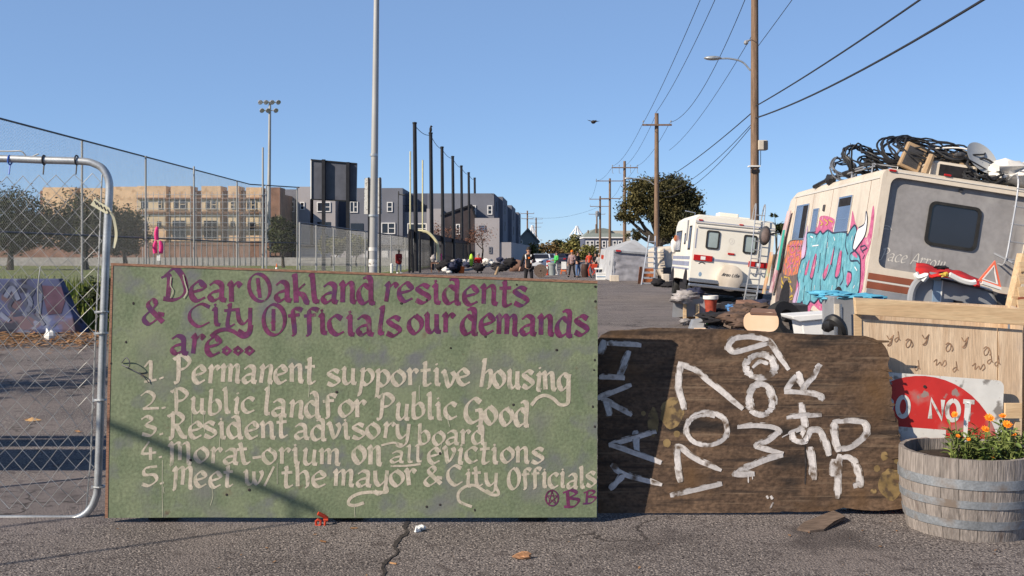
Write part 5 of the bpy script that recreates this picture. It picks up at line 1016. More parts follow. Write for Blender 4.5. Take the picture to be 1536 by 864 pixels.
for i in range(N1):
    for j in range(N2):
        u, v = i / (N1 - 1), j / (N2 - 1); x = 1374 + u * 96 + 6 * mnoise.noise(Vector((u * 4, v * 3, 1))); top = 396 + u * 26 + 5 * mnoise.noise(Vector((u * 5, 2, 7))) - 4 * math.sin(u * 3.1); bot = top + 9 + 8 * (1 - u) + 4 * mnoise.noise(Vector((u * 7, 5, 1)))
        vs.append(P(x, top + (bot - top) * v, 8.62 - .34 * v - .03 * mnoise.noise(Vector((u * 9, v * 4, 3)))))
rcl.add(vs, [(i * N2 + j, (i + 1) * N2 + j, (i + 1) * N2 + j + 1, i * N2 + j + 1) for i in range(N1 - 1) for j in range(N2 - 1)])
rc_ = tag(rcl.build('red_cloth', M['red'], smooth=60), 'red cloth with white trim draped over the grey metal hood', 'cloth')
so = rc_.modifiers.new('thick', 'SOLIDIFY'); so.thickness = .015
b = MB(); b.tube(catmull([P(1373, 409, 8.25), P(1378, 416, 8.24), P(1390, 413, 8.22), P(1384, 421, 8.24)], 4), .022, 6); b.tube(catmull([P(1424, 412, 8.22), P(1440, 420, 8.22), P(1455, 424, 8.22), P(1463, 423, 8.22)], 4), .022, 6); b.build('white_trim', M['white_plastic'], rc_, smooth=True)
b = MB(); b.sph(P(1413, 401, 8.32), (.055, .06, .016), 9, 6, .6, 3, 2); b.build('black_patch', M['black'], rc_)
b = MB(); b.sph(P(1417, 412, 8.22), (.035, .02, .015), 8, 6, .8, 3, 5); b.build('gold_patch', M['spray_yellow'], rc_)
wt = thing('warning_triangle', 'orange red reflective warning triangle standing on the grey hood', 'warning triangle', P(1488, 432, 8.3))
tri = [(1493, 391), (1502, 431), (1468, 421)]; tri_in = [(1491, 400), (1496, 425), (1476, 418)]
def tring(o_, i_, y, m, nm, par):
    b = MB(); A = [P(*p, y) for p in o_]; B = [P(*p, y) for p in i_]; A2 = [p + Vector((0, .018, 0)) for p in A]; B2 = [p + Vector((0, .018, 0)) for p in B]
    b.add(A + B + A2 + B2, [f for k in range(3) for f in ((k, (k + 1) % 3, 3 + (k + 1) % 3, 3 + k), (6 + k, 9 + k, 9 + (k + 1) % 3, 6 + (k + 1) % 3), (k, 6 + k, 6 + (k + 1) % 3, (k + 1) % 3), (3 + k, 3 + (k + 1) % 3, 9 + (k + 1) % 3, 9 + k))]); return b.build(nm, m, par)
tring(tri, tri_in, 8.25, M['tri'], 'frame', wt)
tring([(1491.5, 397.5), (1497.5, 427), (1473, 419)], [(1491, 400), (1496, 425), (1476, 418)], 8.247, M['white_plastic'], 'inner_reflector', wt)
b = MB(); b.prism([P(1474, 421, 8.24), P(1502, 431, 8.24), P(1502, 435, 8.24), P(1474, 426, 8.24)], (0, .05, 0)); b.build('foot', M['white_plastic'], wt)
# ------------------------------------------------------------------ utility poles and cables on the right
def pole(label, X, Y, H, r, arms, lamp=None, extra=None):
    t = thing('utility_pole', label, 'utility pole', (X, Y, 0), group='wooden utility poles along the right side of the street')
    b = MB(); b.tube([(X, Y, 0), (X, Y, H)], [r * 1.12, r * .78], 12); b.build('pole', M['polewood'], t, smooth=True)
    for z, hw, kind in arms:
        b = MB(); b.bx((X - hw, Y - .13 - r, z - .06), (X + hw, Y - r * .9, z + .06)); a = b.build('crossarm', M['polewood'], t)
        for s in (-1, -.45, .45, 1) if kind else (-1, 1):
            b = MB(); q = Vector((X + s * (hw - .07), Y - r - .06, z + .06)); b.lathe([(.02, 0), (.02, .12), (.06, .14), (.06, .24), (.03, .28)], q, 8)
            if kind == 2: b.tube([q, q + Vector((0, 0, -.7)), q + Vector((.2, 0, -.7))], .03, 5)
            b.build('insulator', M['metalgrey'], a)
    if lamp:
        z, L = lamp; b = MB(); b.tube(catmull([(X - r, Y, z - .45), (X - L * .35, Y, z - .12), (X - L * .7, Y, z), (X - L, Y, z)], 5), .035, 7); a = b.build('lamp_arm', M['galv'], t, smooth=True)
        b = MB(); b.sph((X - L - .22, Y, z + .02), (.34, .14, .085), 12, 8); b.build('lamp_head', M['galv'], a, smooth=True)
    return t
PX = lambda Y: 9.1 + .0437 * (Y - 40)
p1 = pole('nearest tall brown utility pole rising behind the graffitied motorhome with street lamp and meter box', 9.1, 40, 14, .155, [(12.9, 1.2, 1)], (8.8, 1.35))
def Q1(px, py, d=0): return P(px, py, 40 + d)
b = MB(); b.bx(Q1(1138, 210, -.2), Q1(1147, 226, .2)); o = b.build('meter_box', M['rv_cream'], p1, bevel=.02); b = MB(); b.bx(Q1(1145.5, 211, -.21), Q1(1148, 226, .21)); b.build('box_side', M['darkgrey'], o)
b = MB(); b.bx(Q1(1124, 248, -.2), Q1(1138, 251, .1)); b.build('white_bracket', M['white_plastic'], p1); b = MB(); b.bx(Q1(1128, 254, -.2), Q1(1137, 260, .1)); b.build('black_band', M['black'], p1)
b = MB(); b.tube([Q1(1141, 226), Q1(1141, 246), Q1(1136, 258)], .012, 5); b.build('drop_wire', M['cable'], p1)
b = MB(); b.tube([Q1(1117, 62), Q1(1126, 60)], .03, 5); b.sph(Q1(1119, 64), .09, 7, 5); b.build('bracket', M['metalgrey'], p1)
pole('second utility pole with short crossarm standing in front of the dark tree', PX(80), 80, 12, .19, [(11.1, 1.1, 0)], (7.1, 1.9))
pole('third utility pole with hanging insulators on its crossarm left of the dark tree', 13.3, 126, 12.4, .2, [(11.6, 1.55, 2)])
pole('fourth utility pole with long plain crossarm left of the third', 14.5, 158, 12.6, .2, [(12.2, 2.1, 0), (9.6, 1.6, 0)])
t5 = pole('fifth utility pole carrying a pale transformer can', 17.1, 207, 12.6, .22, [(12.0, 2.1, 0), (10.6, 2.0, 0)])
b = MB(); b.lathe([(.3, 0), (.34, .1), (.34, 1.0), (.1, 1.15)], (16.5, 206.6, 8.6), 12); b.build('transformer', M['metalgrey'], t5, smooth=True)
pole('sixth utility pole, thinner and farther, with one crossarm', 22.6, 284, 12.5, .25, [(11.9, 2.2, 0)])
pole('short bare pole left of the blue Victorian house', 20.5, 260, 8.6, .25, [])
pole('shortest bare pole near the corner of the blue Victorian house', 18.7, 262, 7.2, .22, [])
pole('thin dark utility pole beyond the gabled green grey house', 3.6, 250, 11.5, .22, [(10.8, 1.6, 0), (9.6, 1.4, 0)])
pole('hazy distant pole with several crossarms among the treetops left of the street', 9.5, 420, 15.5, .35, [(15, 2.6, 0), (13.4, 2.6, 0), (11.8, 2, 0)])
pole('wooden utility pole beside the viewer at the right, out of frame', 7.35, -1, 14, .155, [(12.9, 1.2, 1)])
def cable(label, a, c, sag, r):
    a, c = Vector(a), Vector(c); pts = []
    for i in range(25):
        t = i / 24; p = a.lerp(c, t); p.z -= sag * 4 * t * (1 - t); pts.append(p)
    b = MB(); b.tube(pts, r, 5); return tag(b.build('overhead_cable', M['cable']), label, 'cable', 'overhead cables strung between the poles')
cable('upper thick cable from the nearest pole to the top right corner of the view', (9.1, 39.8, 7.0), (7.35, -1, 7.05), .35, .024)
cable('lower thick twisted cable from the nearest pole to the right edge of the view', (9.1, 39.8, 6.55), (7.75, -1, 7.0), .75, .028)
cable('cable dropping from the nearest pole to the dark tree, uppermost of three', (9.1, 40.2, 6.85), (PX(80), 79.8, 6.75), .25, .022)
cable('thin cable second of three from the nearest pole towards the dark tree', (9.1, 40.2, 6.45), (PX(80), 79.8, 6.1), .7, .014)
cable('thin cable lowest of three from the nearest pole towards the dark tree', (9.12, 40.2, 6.4), (11.4, 79.8, 5.7), .7, .014)
cable('leftmost high wire running from the second pole up out of the top of the view', (PX(80) - 1.0, 79.7, 11.3), (7.95, 39.7, 13.2), .3, .017)
cable('high wire from the second pole top to the nearest pole, right of the leftmost one', (PX(80) - .1, 79.8, 12.0), (8.55, 39.7, 13.2), .5, .017)
cable('wire from the right end of the second crossarm up past the street lamp', (PX(80) + 1.0, 79.7, 11.3), (9.55, 39.7, 13.2), 1.5, .017)
cable('thin sagging wire under the street lamp of the nearest pole', (PX(80) + .9, 79.7, 9.2), (8.9, 39.7, 9.55), .5, .012)
cable('thin wire leaving the nearest pole upwards to the top of the view', (9.6, 39.7, 13.2), (8.4, -1, 13.2), .4, .014)
cable('thin lower wire rising right from the nearest pole to the top of the view', (9.15, 39.7, 9.2), (7.6, -1, 13), .3, .012)
for i, (x, z) in enumerate(((-1, 11.3), (0, 12), (1, 11.3))): cable('thin wire between the second and third utility poles', (PX(80) + x, 80.2, z), (13.3 + x * 1.4, 125.8, 11.8), .6, .015)
for i, x in enumerate((-1.4, 1.4)): cable('thin wire between the third and fourth utility poles', (13.3 + x, 126, 11.8), (14.5 + x * 1.3, 158, 12.3), .4, .016)
for i, x in enumerate((-1.9, 1.9)): cable('thin wire between the fourth and fifth utility poles', (14.5 + x, 158, 12.3), (17.1 + x, 207, 12.1), .6, .018)
cable('faint wire crossing the street between the far poles over the autumn trees', (3.6, 250, 10.2), (17.1, 207, 10.6), 1.2, .02)

# ------------------------------------------------------------------ steel pole, light tower, scoreboard, goal post, net poles
sp = thing('steel_pole', 'tall pale steel light pole rising behind the green sign past the top of the view', 'light pole', (-5.87, 45, 0))
b = MB(); b.tube([(-5.87, 45, 0), (-5.68, 45, 15)], [.182, .10], 16); b.build('shaft', M['grey_steel'], sp, smooth=True)
b = MB(); b.tube([(-5.868, 45, .95), (-5.864, 45, 1.25)], .186, 16); b.tube([(-5.862, 45, 1.6), (-5.860, 45, 1.75)], .184, 16); b.build('sticker_wrap', M['sign_white'], sp, smooth=True)
b = MB(); b.tube([(-5.855, 45, 3.05), (-5.852, 45, 3.13)], .2, 16); b.tube([(-5.82, 45, 5.6), (-5.818, 45, 5.7)], .175, 16); b.build('band', M['galv'], sp)
ss = thing('back_sign', 'narrow grey two panel sign standing behind the tall steel pole seen from its back', 'sign', P(560, 420, 58))
b = MB(); b.prism([P(547, 267, 58), P(572, 267, 58), P(573, 321, 58), P(546, 321, 58)], (0, .08, 0)); b.build('panel', M['sign_white'], ss)
for x in (553, 570): b = MB(); b.prism([P(x - 1.3, 266, 57.9), P(x + 1.3, 266, 57.9), P(x + 1.3, 436 - 16, 57.9), P(x - 1.3, 436 - 16, 57.9)], (0, .06, 0)); b.build('post', M['blacksteel'], ss)
lt = thing('floodlight_tower', 'tall slim floodlight mast with two rows of lamps at the sports field', 'floodlight', (-29.7, 130, 0))
b = MB(); b.tube([(-29.7, 130, 0), (-29.5, 130, 20)], [.26, .15], 10); b.build('mast', M['grey_steel'], lt, smooth=True)
for z, xs in ((19.9, (-1.15, -.45, .3, 1.05)), (18.9, (-.95, -.2, .75))):
    b = MB(); b.tube([(-29.5 + xs[0], 130, z), (-29.5 + xs[-1], 130, z)], .05, 6); a = b.build('crossbar', M['metalgrey'], lt)
    for x in xs:
        b = MB(); Q = Vector((.5, -.6, -.5)).to_track_quat('Z', 'Y').to_matrix(); b.lathe([(.08, -.35), (.2, -.2), (.30, .05), (.31, .1), (.25, .08)], (-29.5 + x, 129.8, z), 12, Q); b.build('lamp', M['alu'], a, smooth=True)
sbd = thing('scoreboard', 'back of a dark grey scoreboard carried on two thick black posts', 'scoreboard', P(500, 412, 75))
b = MB(); b.prism([P(467, 240, 75), P(535, 246, 75), P(534, 301, 75), P(467, 298, 75)], (0, .35, 0)); b.build('panel', M['board_back'], sbd)
b = MB(); b.prism([P(465.3, 239, 74.9), P(467, 239, 74.9), P(467, 299, 74.9), P(465.3, 299, 74.9)], (0, .4, 0)); b.build('white_edge', M['bwhite'], sbd)
b = MB(); b.prism([P(466, 238.5, 74.9), P(535, 244.5, 74.9), P(535, 246, 74.9), P(466, 240.5, 74.9)], (0, .4, 0)); b.prism([P(466, 298, 74.9), P(535, 301, 74.9), P(535, 302.5, 74.9), P(466, 299.6, 74.9)], (0, .4, 0)); b.build('black_edge', M['blacksteel'], sbd)
for x in (485.5, 522): b = MB(); b.bx(P(x - 3, 239 if x < 500 else 243, 74.6), P(x + 3, 412, 74.9)); b.build('post', M['blacksteel'], sbd)
gp = thing('goal_post', 'pale yellow gooseneck goal post on the sports field behind the net poles', 'goal post', P(657, 405, 95))
def g9(x, y, d=0): return P(x, y, 95 + d)
for x, y in ((615.5, 227), (634, 240)): b = MB(); b.tube([g9(x, y), g9(x, 346)], .07, 7); b.build('upright', M['yellowpaint'], gp, smooth=True)
b = MB(); b.tube([g9(615.5, 346), g9(634, 346)], .08, 7); b.build('crossbar', M['yellowpaint'], gp, smooth=True)
b = MB(); b.tube(catmull([g9(625, 346), g9(640, 348), g9(650, 356), g9(656, 366), g9(657, 380), g9(657, 405)], 5), .13, 8); b.build('gooseneck', M['yellowpaint'], gp, smooth=True)
npx = [(622, 186), (646, 201), (663, 222), (679, 236), (692, 250), (703, 260), (712, 268)]; tops = []
for i, (x, y) in enumerate(npx):
    Y = 11.0 * F / (HY - y) * .98; tp_ = P(x, y, Y); tops.append(tp_)
    o = MB(); o.tube([(tp_.x + .012 * (11), Y, 0), tp_], [.19, .16], 10); o.lathe([(.17, 0), (.19, .02), (.19, .14), (.001, .18)], tp_, 10)
    tag(o.build('net_pole', M['blacksteel'], smooth=True), ['nearest and tallest black ball net pole behind the green sign', 'second black ball net pole with a bird perched on its top', 'third black ball net pole in the receding row', 'middle black ball net pole, fourth of seven', 'fifth black ball net pole in the receding row', 'sixth black ball net pole, next to last', 'farthest and smallest black ball net pole by the grey building corner'][i], 'net pole', 'black poles of the ball net')
tag((lambda b: (b.tube([p for i in range(6) for p in [tops[i].lerp(tops[i + 1], t / 6) + Vector((0, 0, -.1 - 1.1 * (t / 6) * (1 - t / 6))) for t in range(6)]] + [tops[6]], .028, 5), b.build('net_cable', M['cable']))[1])(MB()), 'sagging top cable strung along the black net poles', 'cable')
bd = MB(); q = tops[1] + Vector((0, 0, .18)); bd.sph(q + Vector((0, 0, .22)), (.13, .14, .26), 9, 7); bd.sph(q + Vector((.04, 0, .5)), .1, 8, 6); bd.tube([q + Vector((.12, 0, .5)), q + Vector((.22, 0, .47))], [.03, .005], 5); bd.tube([q + Vector((-.05, 0, .1)), q + Vector((-.14, 0, -.14))], [.07, .03], 5)
tag(bd.build('bird', M['bird'], smooth=True), 'dark bird perched on top of the second black net pole', 'bird')
bd = MB(); q = P(890, 183, 45)
bd.sph(q, (.10, .2, .075), 8, 6); bd.sph(q + Vector((.09, -.1, .02)), .05, 7, 5)
for s, tip in ((-1, (-.26, .10)), (1, (.30, .05))):
    a = q + Vector((s * .06, -.06, .03)); m_ = q + Vector((tip[0] * .55, 0, tip[1] * .5 + .01)); e = q + Vector((tip[0], .05, tip[1]))
    bd.add([a, a + Vector((0, .16, 0)), m_ + Vector((0, .2, 0)), m_, e, a + Vector((0, .08, .02)), m_ + Vector((0, .1, .02))], [(0, 3, 6, 5), (5, 6, 2, 1), (3, 4, 6), (6, 4, 2), (0, 1, 2, 3), (3, 2, 4)])
tag(bd.build('bird', M['bird']), 'dark bird flying in the open sky above the street', 'bird')

# ------------------------------------------------------------------ fences
def fence(name, label, pts, H, posts_at, mid, mesh_w, mesh_h, r, postr=.045, rail='darkrail', top0=.0, over=0, mname='farwire'):
    t = thing(name, label, 'fence', pts[0])
    for x, y in posts_at:
        b = MB(); b.tube([(x, y, 0), (x, y, H + over)], postr, 8); b.build('post', M['grey_steel'], t, smooth=True)
    b = MB(); b.tube([(p[0], p[1], H) for p in pts], postr * .85, 6); b.build('top_rail', M[rail], t)
    if mid: b = MB(); b.tube([(p[0], p[1] - .05, mid) for p in pts], postr * .8, 6); b.build('middle_rail', M[rail], t)
    b = MB()
    for a, c in zip(pts, pts[1:]):
        d = Vector((c[0] - a[0], c[1] - a[1], 0)); chain_mesh(b, (a[0], a[1], .05), d, d.length, H - .08, mesh_w, mesh_h, r)
    b.build('mesh', M[mname], t); return t
fence('chain_link_fence', 'very tall chain link backstop fence at the sports field behind the gate', [(-16.7, 27, 0), (-16.7, 68, 0), (-14.2, 71.2, 0)], 5.9,
      [(-16.7, 30.5), (-16.85, 41.8), (-16.55, 48.2), (-16.1, 54.0), (-16.6, 64.4), (-15.8, 68.6), (-14.3, 71)], 2.2, .06, .06, .0031)
b = MB(); b.tube([(-15.65, 67, 0), (-15.65, 67, 8.15)], [.075, .06], 8); tag(b.build('thin_mast', M['grey_steel'], smooth=True), 'thin bare steel mast beside the corner of the tall fence', 'mast')
fence('chain_link_fence', 'lower chain link fence with hazy mesh running along the field past the steel pole', [(-10.25, 51.5, 0), (-9.9, 78, 0), (-9.2, 128, 0)], 3.0,
      [(-10.25, 51.5), (-10.2, 55.6), (-10.1, 60.4), (-9.98, 66), (-9.9, 72), (-9.9, 78), (-9.75, 86), (-9.6, 96), (-9.5, 106), (-9.35, 116), (-9.2, 128)], 0, .07, .07, .0036)
b = MB(); b.bx((-82, 129.0, 0), (-11, 129.25, 1.0)); tag(b.build('low_wall', M['concrete']), 'long low pale concrete wall along the far edge of the sports field', 'wall')
dgt = thing('slatted_screen', 'long dark screen of narrow upright slats behind the net poles', 'screen', (-8.0, 100, 0))
b = MB()
for k in range(60):
    y = 88 + k * .85; x = -8.45 + (y - 88) * .052
    b.bx((x - .04, y - .04, 0), (x + .04, y + .04, 2.9))
b.build('slats', M['blacksteel'], dgt)
b = MB(); b.prism([(-8.6, 87.6, 2.75), (-8.5, 87.6, 3.5), (-5.75, 139, 3.0), (-5.85, 139, 2.75)], (.12, 0, 0)); b.build('header', M['bdark'], dgt)
for (x, lab) in ((614, 'short black post left of the person in the red blanket'), (619.5, 'leaning black post behind the person in the red blanket'), (630, 'black post right of the person in the red blanket')):
    b = MB(); q = P(x, 410, 82); b.tube([(q.x, q.y, 0), (q.x - (.12 if x == 619.5 else 0), q.y, 3.2)], .09, 7); tag(b.build('black_post', M['blacksteel']), lab, 'post')
slp = thing('street_lamp', 'thin dark street lamp in front of the grey apartment building', 'street lamp', P(597, 398, 128))
b = MB(); q = P(597.5, 292, 128); b.tube(catmull([(q.x, q.y, 0), (q.x, q.y, q.z - .2), (q.x + .1, q.y, q.z), (q.x + .5, q.y, q.z)], 4), .07, 6); b.build('post', M['darkgrey'], slp); b = MB(); b.sph((q.x + .6, q.y, q.z - .02), (.3, .15, .09), 8, 6); b.build('head', M['darkgrey'], slp)

# ------------------------------------------------------------------ painted concrete barrier, cone, pink cloth
b = MB(); prof = [(0, 0), (.30, 0), (.30, .08), (.17, .33), (.10, 1.02), (-.10, 1.02), (-.17, .33), (-.30, .08), (-.30, 0)]
xa = P(-150, 420, 20.2).x; xb = P(92, 420, 20.2).x
vs = [(xa, 20.2 + u, v) for u, v in prof[1:]] + [(xb + (.42 * (1 - v / 1.02)), 20.2 + u, v) for u, v in prof[1:]]; n = 8
b.add(vs, [list(range(n)), list(range(2 * n - 1, n - 1, -1))] + [(k, n + k, n + (k + 1) % n, (k + 1) % n) for k in range(n)])
brr = tag(b.build('concrete_barrier', M['barrier'], bevel=.02), 'concrete road barrier covered in blue and purple spray paint behind the gate', 'barrier')
b = MB()
def BQ(x, y): Yv = 20.2 - .17 if y < 474 else 20.2 - .3; return P(x, y, 20.2 - .10 - .07 * max(0, min(1, (y - 418) / 56)) - (.13 * max(0, (y - 474) / 20)) - .006)
for pts, m in (([(63, 428), (92, 430), (98, 450), (92, 470), (72, 472), (66, 450)], 0),):
    b.poly([BQ(*p) for p in pts][::1])
b.build('purple_graffiti', M['spray_purple'], brr)
b = MB()
for pts in ([(2, 440), (14, 425), (24, 440), (14, 460), (30, 470)], [(34, 428), (50, 436), (38, 455), (52, 468)], [(20, 475), (40, 470), (60, 482)], [(58, 424), (62, 445), (56, 470), (66, 488)]): b.ribbon(catmull([BQ(*p) for p in pts], 5), .035, (0, -1, 0), .003)
b.build('dark_graffiti', M['outline'], brr)
b = MB()
for pts in ([(8, 446), (18, 432), (28, 450)], [(40, 440), (46, 456), (36, 474)], [(60, 440), (58, 470)], [(0, 470), (14, 482)]): b.ribbon(catmull([BQ(*p) for p in pts], 5), .045, (0, -1, 0), .005)
b.build('pale_graffiti', mat('pale_blue_spray', (.11, .13, .20), .8, var=.2), brr)
cn = thing('traffic_cone', 'small orange traffic cone on the field behind the tall fence', 'cone', P(415, 402, 78))
q = P(415, 402, 78); q.z = 0; b = MB(); b.box(q + Vector((0, 0, .02)), (.4, .4, .04)); b.lathe([(.15, .04), (.03, .75), (.001, .76)], q, 12); b.build('body', M['conecol'], cn, smooth=True)
b = MB(); b.lathe([(.12, .3), (.085, .48)], q + Vector((0, 0, .0)), 12); b.build('white_band', M['white_plastic'], cn)
pk = thing('pink_streamer', 'hot pink cloth strips tied on the tall fence', 'cloth', P(237, 381, 47.8))
for pts in ([(236, 340), (234.5, 350), (235, 360)], [(234, 361), (232, 370), (233, 380)], [(240, 361), (242, 370), (241, 380)]):
    b = MB(); b.tube(catmull([P(x, y, 48.0) for x, y in pts], 4), [.05, .075, .085, .095, .10, .10, .10, .10, .09], 8); b.build('strip', M['pinkcloth'], pk, smooth=True)
b = MB(); b.bx(P(235, 382, 48), P(240.5, 391, 48.02)); tag(b.build('white_tag', M['white_plastic']), 'small white notice fixed on the fence below the pink cloth', 'notice')

# ------------------------------------------------------------------ trees and bushes
def crown(b, blobs, n, size, seed, shell=.55):
    r = random.Random(seed); tot = sum(q[1][0] * q[1][1] * q[1][2] for q in blobs) ** 1
    for c, rad in blobs:
        c = Vector(c); k = int(n * rad[0] * rad[1] * rad[2] / tot); nc = max(5, k // 60)
        cl = []
        for _ in range(nc):
            d = Vector((r.gauss(0, 1), r.gauss(0, 1), r.gauss(0, 1))).normalized() * (r.uniform(shell, 1.0)); cl.append(c + Vector((d.x * rad[0], d.y * rad[1], d.z * rad[2])))
        cs = .30 * min(rad)
        for _ in range(k):
            q = r.choice(cl) + Vector((r.gauss(0, cs), r.gauss(0, cs), r.gauss(0, cs * .7))); s = size * r.uniform(.5, 1.3)
            u = Vector((r.gauss(0, 1), r.gauss(0, 1), r.gauss(0, .7))).normalized(); v = u.orthogonal().normalized(); v = (v * math.cos(1.3) + u.cross(v) * math.sin(r.random() * 6)).normalized()
            b.add([q - u * s, q + v * s * .5, q + u * s, q - v * s * .5], [(0, 1, 2, 3)])
def tree(name, label, base, blobs, n, size, m, tr=.2, seed=1, group=None, limbs=True, cat='tree'):
    base = Vector(base); t = thing(name, label, cat, base, group=group)
    b = MB(); crown(b, blobs, n, size, seed); b.build('crown', M[m], t)
    b = MB(); r = random.Random(seed); big = max(blobs, key=lambda q: q[1][0]); fork = base.lerp(Vector(big[0]), .5); fork.x = base.x * .7 + fork.x * .3
    b.tube([base, base.lerp(fork, .5) + Vector((r.gauss(0, .1), 0, 0)), fork], [tr, tr * .8, tr * .65], 8)
    if limbs:
        for c, rad in blobs: c = Vector(c); b.tube([fork, fork.lerp(c, .5) + Vector((0, 0, -.1 * rad[2])), c + Vector((0, 0, rad[2] * .5))], [tr * .55, tr * .38, tr * .1], 6)
    b.build('trunk', M['bark'], t, smooth=True); return t
def PB(px, py, Y, rx, rz, ry=None): return (P(px, py, Y), (rx / F * Y, (ry or rx) / F * Y, rz / F * Y))
tree('evergreen_tree', 'big dark evergreen tree with ragged crown behind the second utility pole', (P(985, 400, 92).x, 92, 0), [PB(965, 288, 92, 24, 20), PB(1005, 285, 92, 28, 20), PB(1030, 300, 92, 20, 18), PB(945, 316, 92, 17, 17), PB(935, 326, 92, 12, 8), PB(985, 312, 92, 26, 17), PB(1016, 325, 92, 30, 22), PB(1040, 320, 92, 14, 18), PB(1003, 350, 92, 20, 13), PB(950, 352, 92, 14, 8), PB(1030, 350, 92, 18, 16)], 34000, .125, 'evergreen', .45, 3)
tree('olive_tree', 'leftmost dark bushy tree beyond the field behind the gate', (P(15, 385, 96).x, 96, 0), [PB(10, 322, 96, 44, 38), PB(52, 330, 96, 36, 32), PB(-40, 330, 96, 36, 36), PB(24, 345, 96, 50, 26), PB(78, 345, 96, 24, 24), PB(30, 364, 96, 50, 14)], 16000, .15, 'olive', .35, 4)
tree('olive_tree', 'second dark bushy tree in front of the left end of the tan building', (P(130, 385, 98).x, 98, 0), [PB(118, 322, 98, 32, 30), PB(145, 330, 98, 34, 28), PB(125, 350, 98, 46, 22), PB(90, 340, 98, 24, 26), PB(130, 368, 98, 40, 14)], 13000, .15, 'olive', .3, 5)
tree('olive_tree', 'third dark bushy tree at the foot of the tan building near the fence post', (P(188, 388, 100).x, 100, 0), [PB(180, 338, 100, 28, 28), PB(205, 350, 100, 16, 22), PB(178, 360, 100, 34, 16), PB(185, 374, 100, 26, 10)], 9000, .15, 'olive', .28, 6)
tree('grey_green_tree', 'small grey green tree behind the fence corner by the grey apartment building', (P(425, 398, 112).x, 112, 0), [PB(424, 342, 112, 15, 18), PB(420, 362, 112, 19, 16), PB(436, 365, 112, 10, 14)], 3000, .2, 'olive', .2, 7)
for i, (x, y, rx, rz, lab) in enumerate(((497, 368, 20, 14, 'low grey green bush behind the hazy fence under the scoreboard'), (535, 368, 16, 13, 'low bush behind the hazy fence left of the steel pole'))):
    tree('bush', lab, (P(x, 398, 118).x, 118, 0), [PB(x, y, 118, rx, rz)], 1500, .2, 'yellowgreen', .1, 8 + i, limbs=False, cat='bush')
tree('bare_tree', 'leafless reddish brown tree in front of the grey apartment corner', (P(725, 398, 138).x, 138, 0), [PB(722, 352, 138, 16, 15), PB(708, 356, 138, 14, 12)], 1300, .10, 'rust', .15, 11)
tree('bare_tree', 'leafless reddish brown tree between the third and fourth net poles', (P(664, 398, 137).x, 137, 0), [PB(664, 352, 137, 15, 14), PB(655, 345, 137, 10, 12), PB(685, 352, 137, 16, 12)], 1300, .10, 'rust', .15, 12)
b = MB(); r = random.Random(5)
bsh = thing('bush', 'dark shaded bush standing at the foot of the tall fence beside the gate', 'bush', (-8.2, 21.5, 0)); crown(b, [((-8.15, 21.4, .45), (.55, .5, .55)), ((-7.5, 21.8, .35), (.6, .5, .4))], 2600, .06, 5, .2); b.build('leaves', M['olive'], bsh)
for i, (x, y, Y, rx, rz, m, lab) in enumerate(((822, 385, 260, 22, 16, 'autumn', 'rusty autumn tree in the middle distance left of the street'), (800, 388, 230, 16, 14, 'yellowgreen', 'dark green tree beside the gabled grey house'), (838, 390, 300, 14, 12, 'yellowgreen', 'yellow green tree in the middle distance at the street end'),
        (862, 372, 280, 14, 14, 'yellowgreen', 'taller green tree at the end of the street'), (866, 390, 270, 18, 12, 'autumn', 'brownish tree below the taller green one at the street end'), (846, 384, 400, 14, 10, 'olive', 'small dark tree far down the street'), (884, 386, 240, 14, 16, 'yellowgreen', 'yellow tree in front of the blue Victorian house'), (838, 372, 420, 9, 8, 'olive', 'tiny dark treetop at the vanishing point of the street'))):
    tree('roadside_tree', lab, (P(x, 385, Y).x, Y, 0), [PB(x, y - 4, Y, rx, rz), PB(x - rx * .4, y - 1, Y, rx * .7, rz * .8), PB(x + rx * .4, y, Y, rx * .7, rz * .8)], 1500, Y * .0016, m, .3, 20 + i, 'trees at the far end of the street')
tree('roadside_tree', 'dark green bush beside the pale shed at the end of the grey building', (P(787, 392, 215).x, 215, 0), [PB(789, 376, 215, 7, 8)], 500, .3, 'olive', .15, 33, 'trees at the far end of the street')
tree('evergreen_tree', 'small dark evergreen top showing between the two motorhomes', (P(1162, 400, 75).x, 75, 0), [PB(1162, 322, 75, 5, 6), PB(1166, 340, 75, 9, 9), PB(1180, 345, 75, 12, 10)], 900, .12, 'olive', .1, 35)

tree('olive_tree', 'unseen young olive green tree added at the left to shade the ground behind the gate', (-11.2, 9.2, 0), [((-11.4, 9.3, 3.9), (1.5, 1.3, .9)), ((-10.2, 9.9, 4.3), (1.2, 1.1, .8)), ((-12.4, 8.6, 4.3), (1.1, 1.0, .8))], 2600, .10, 'olive', .09, 41)  # added out of view only to shade the ground behind the gate
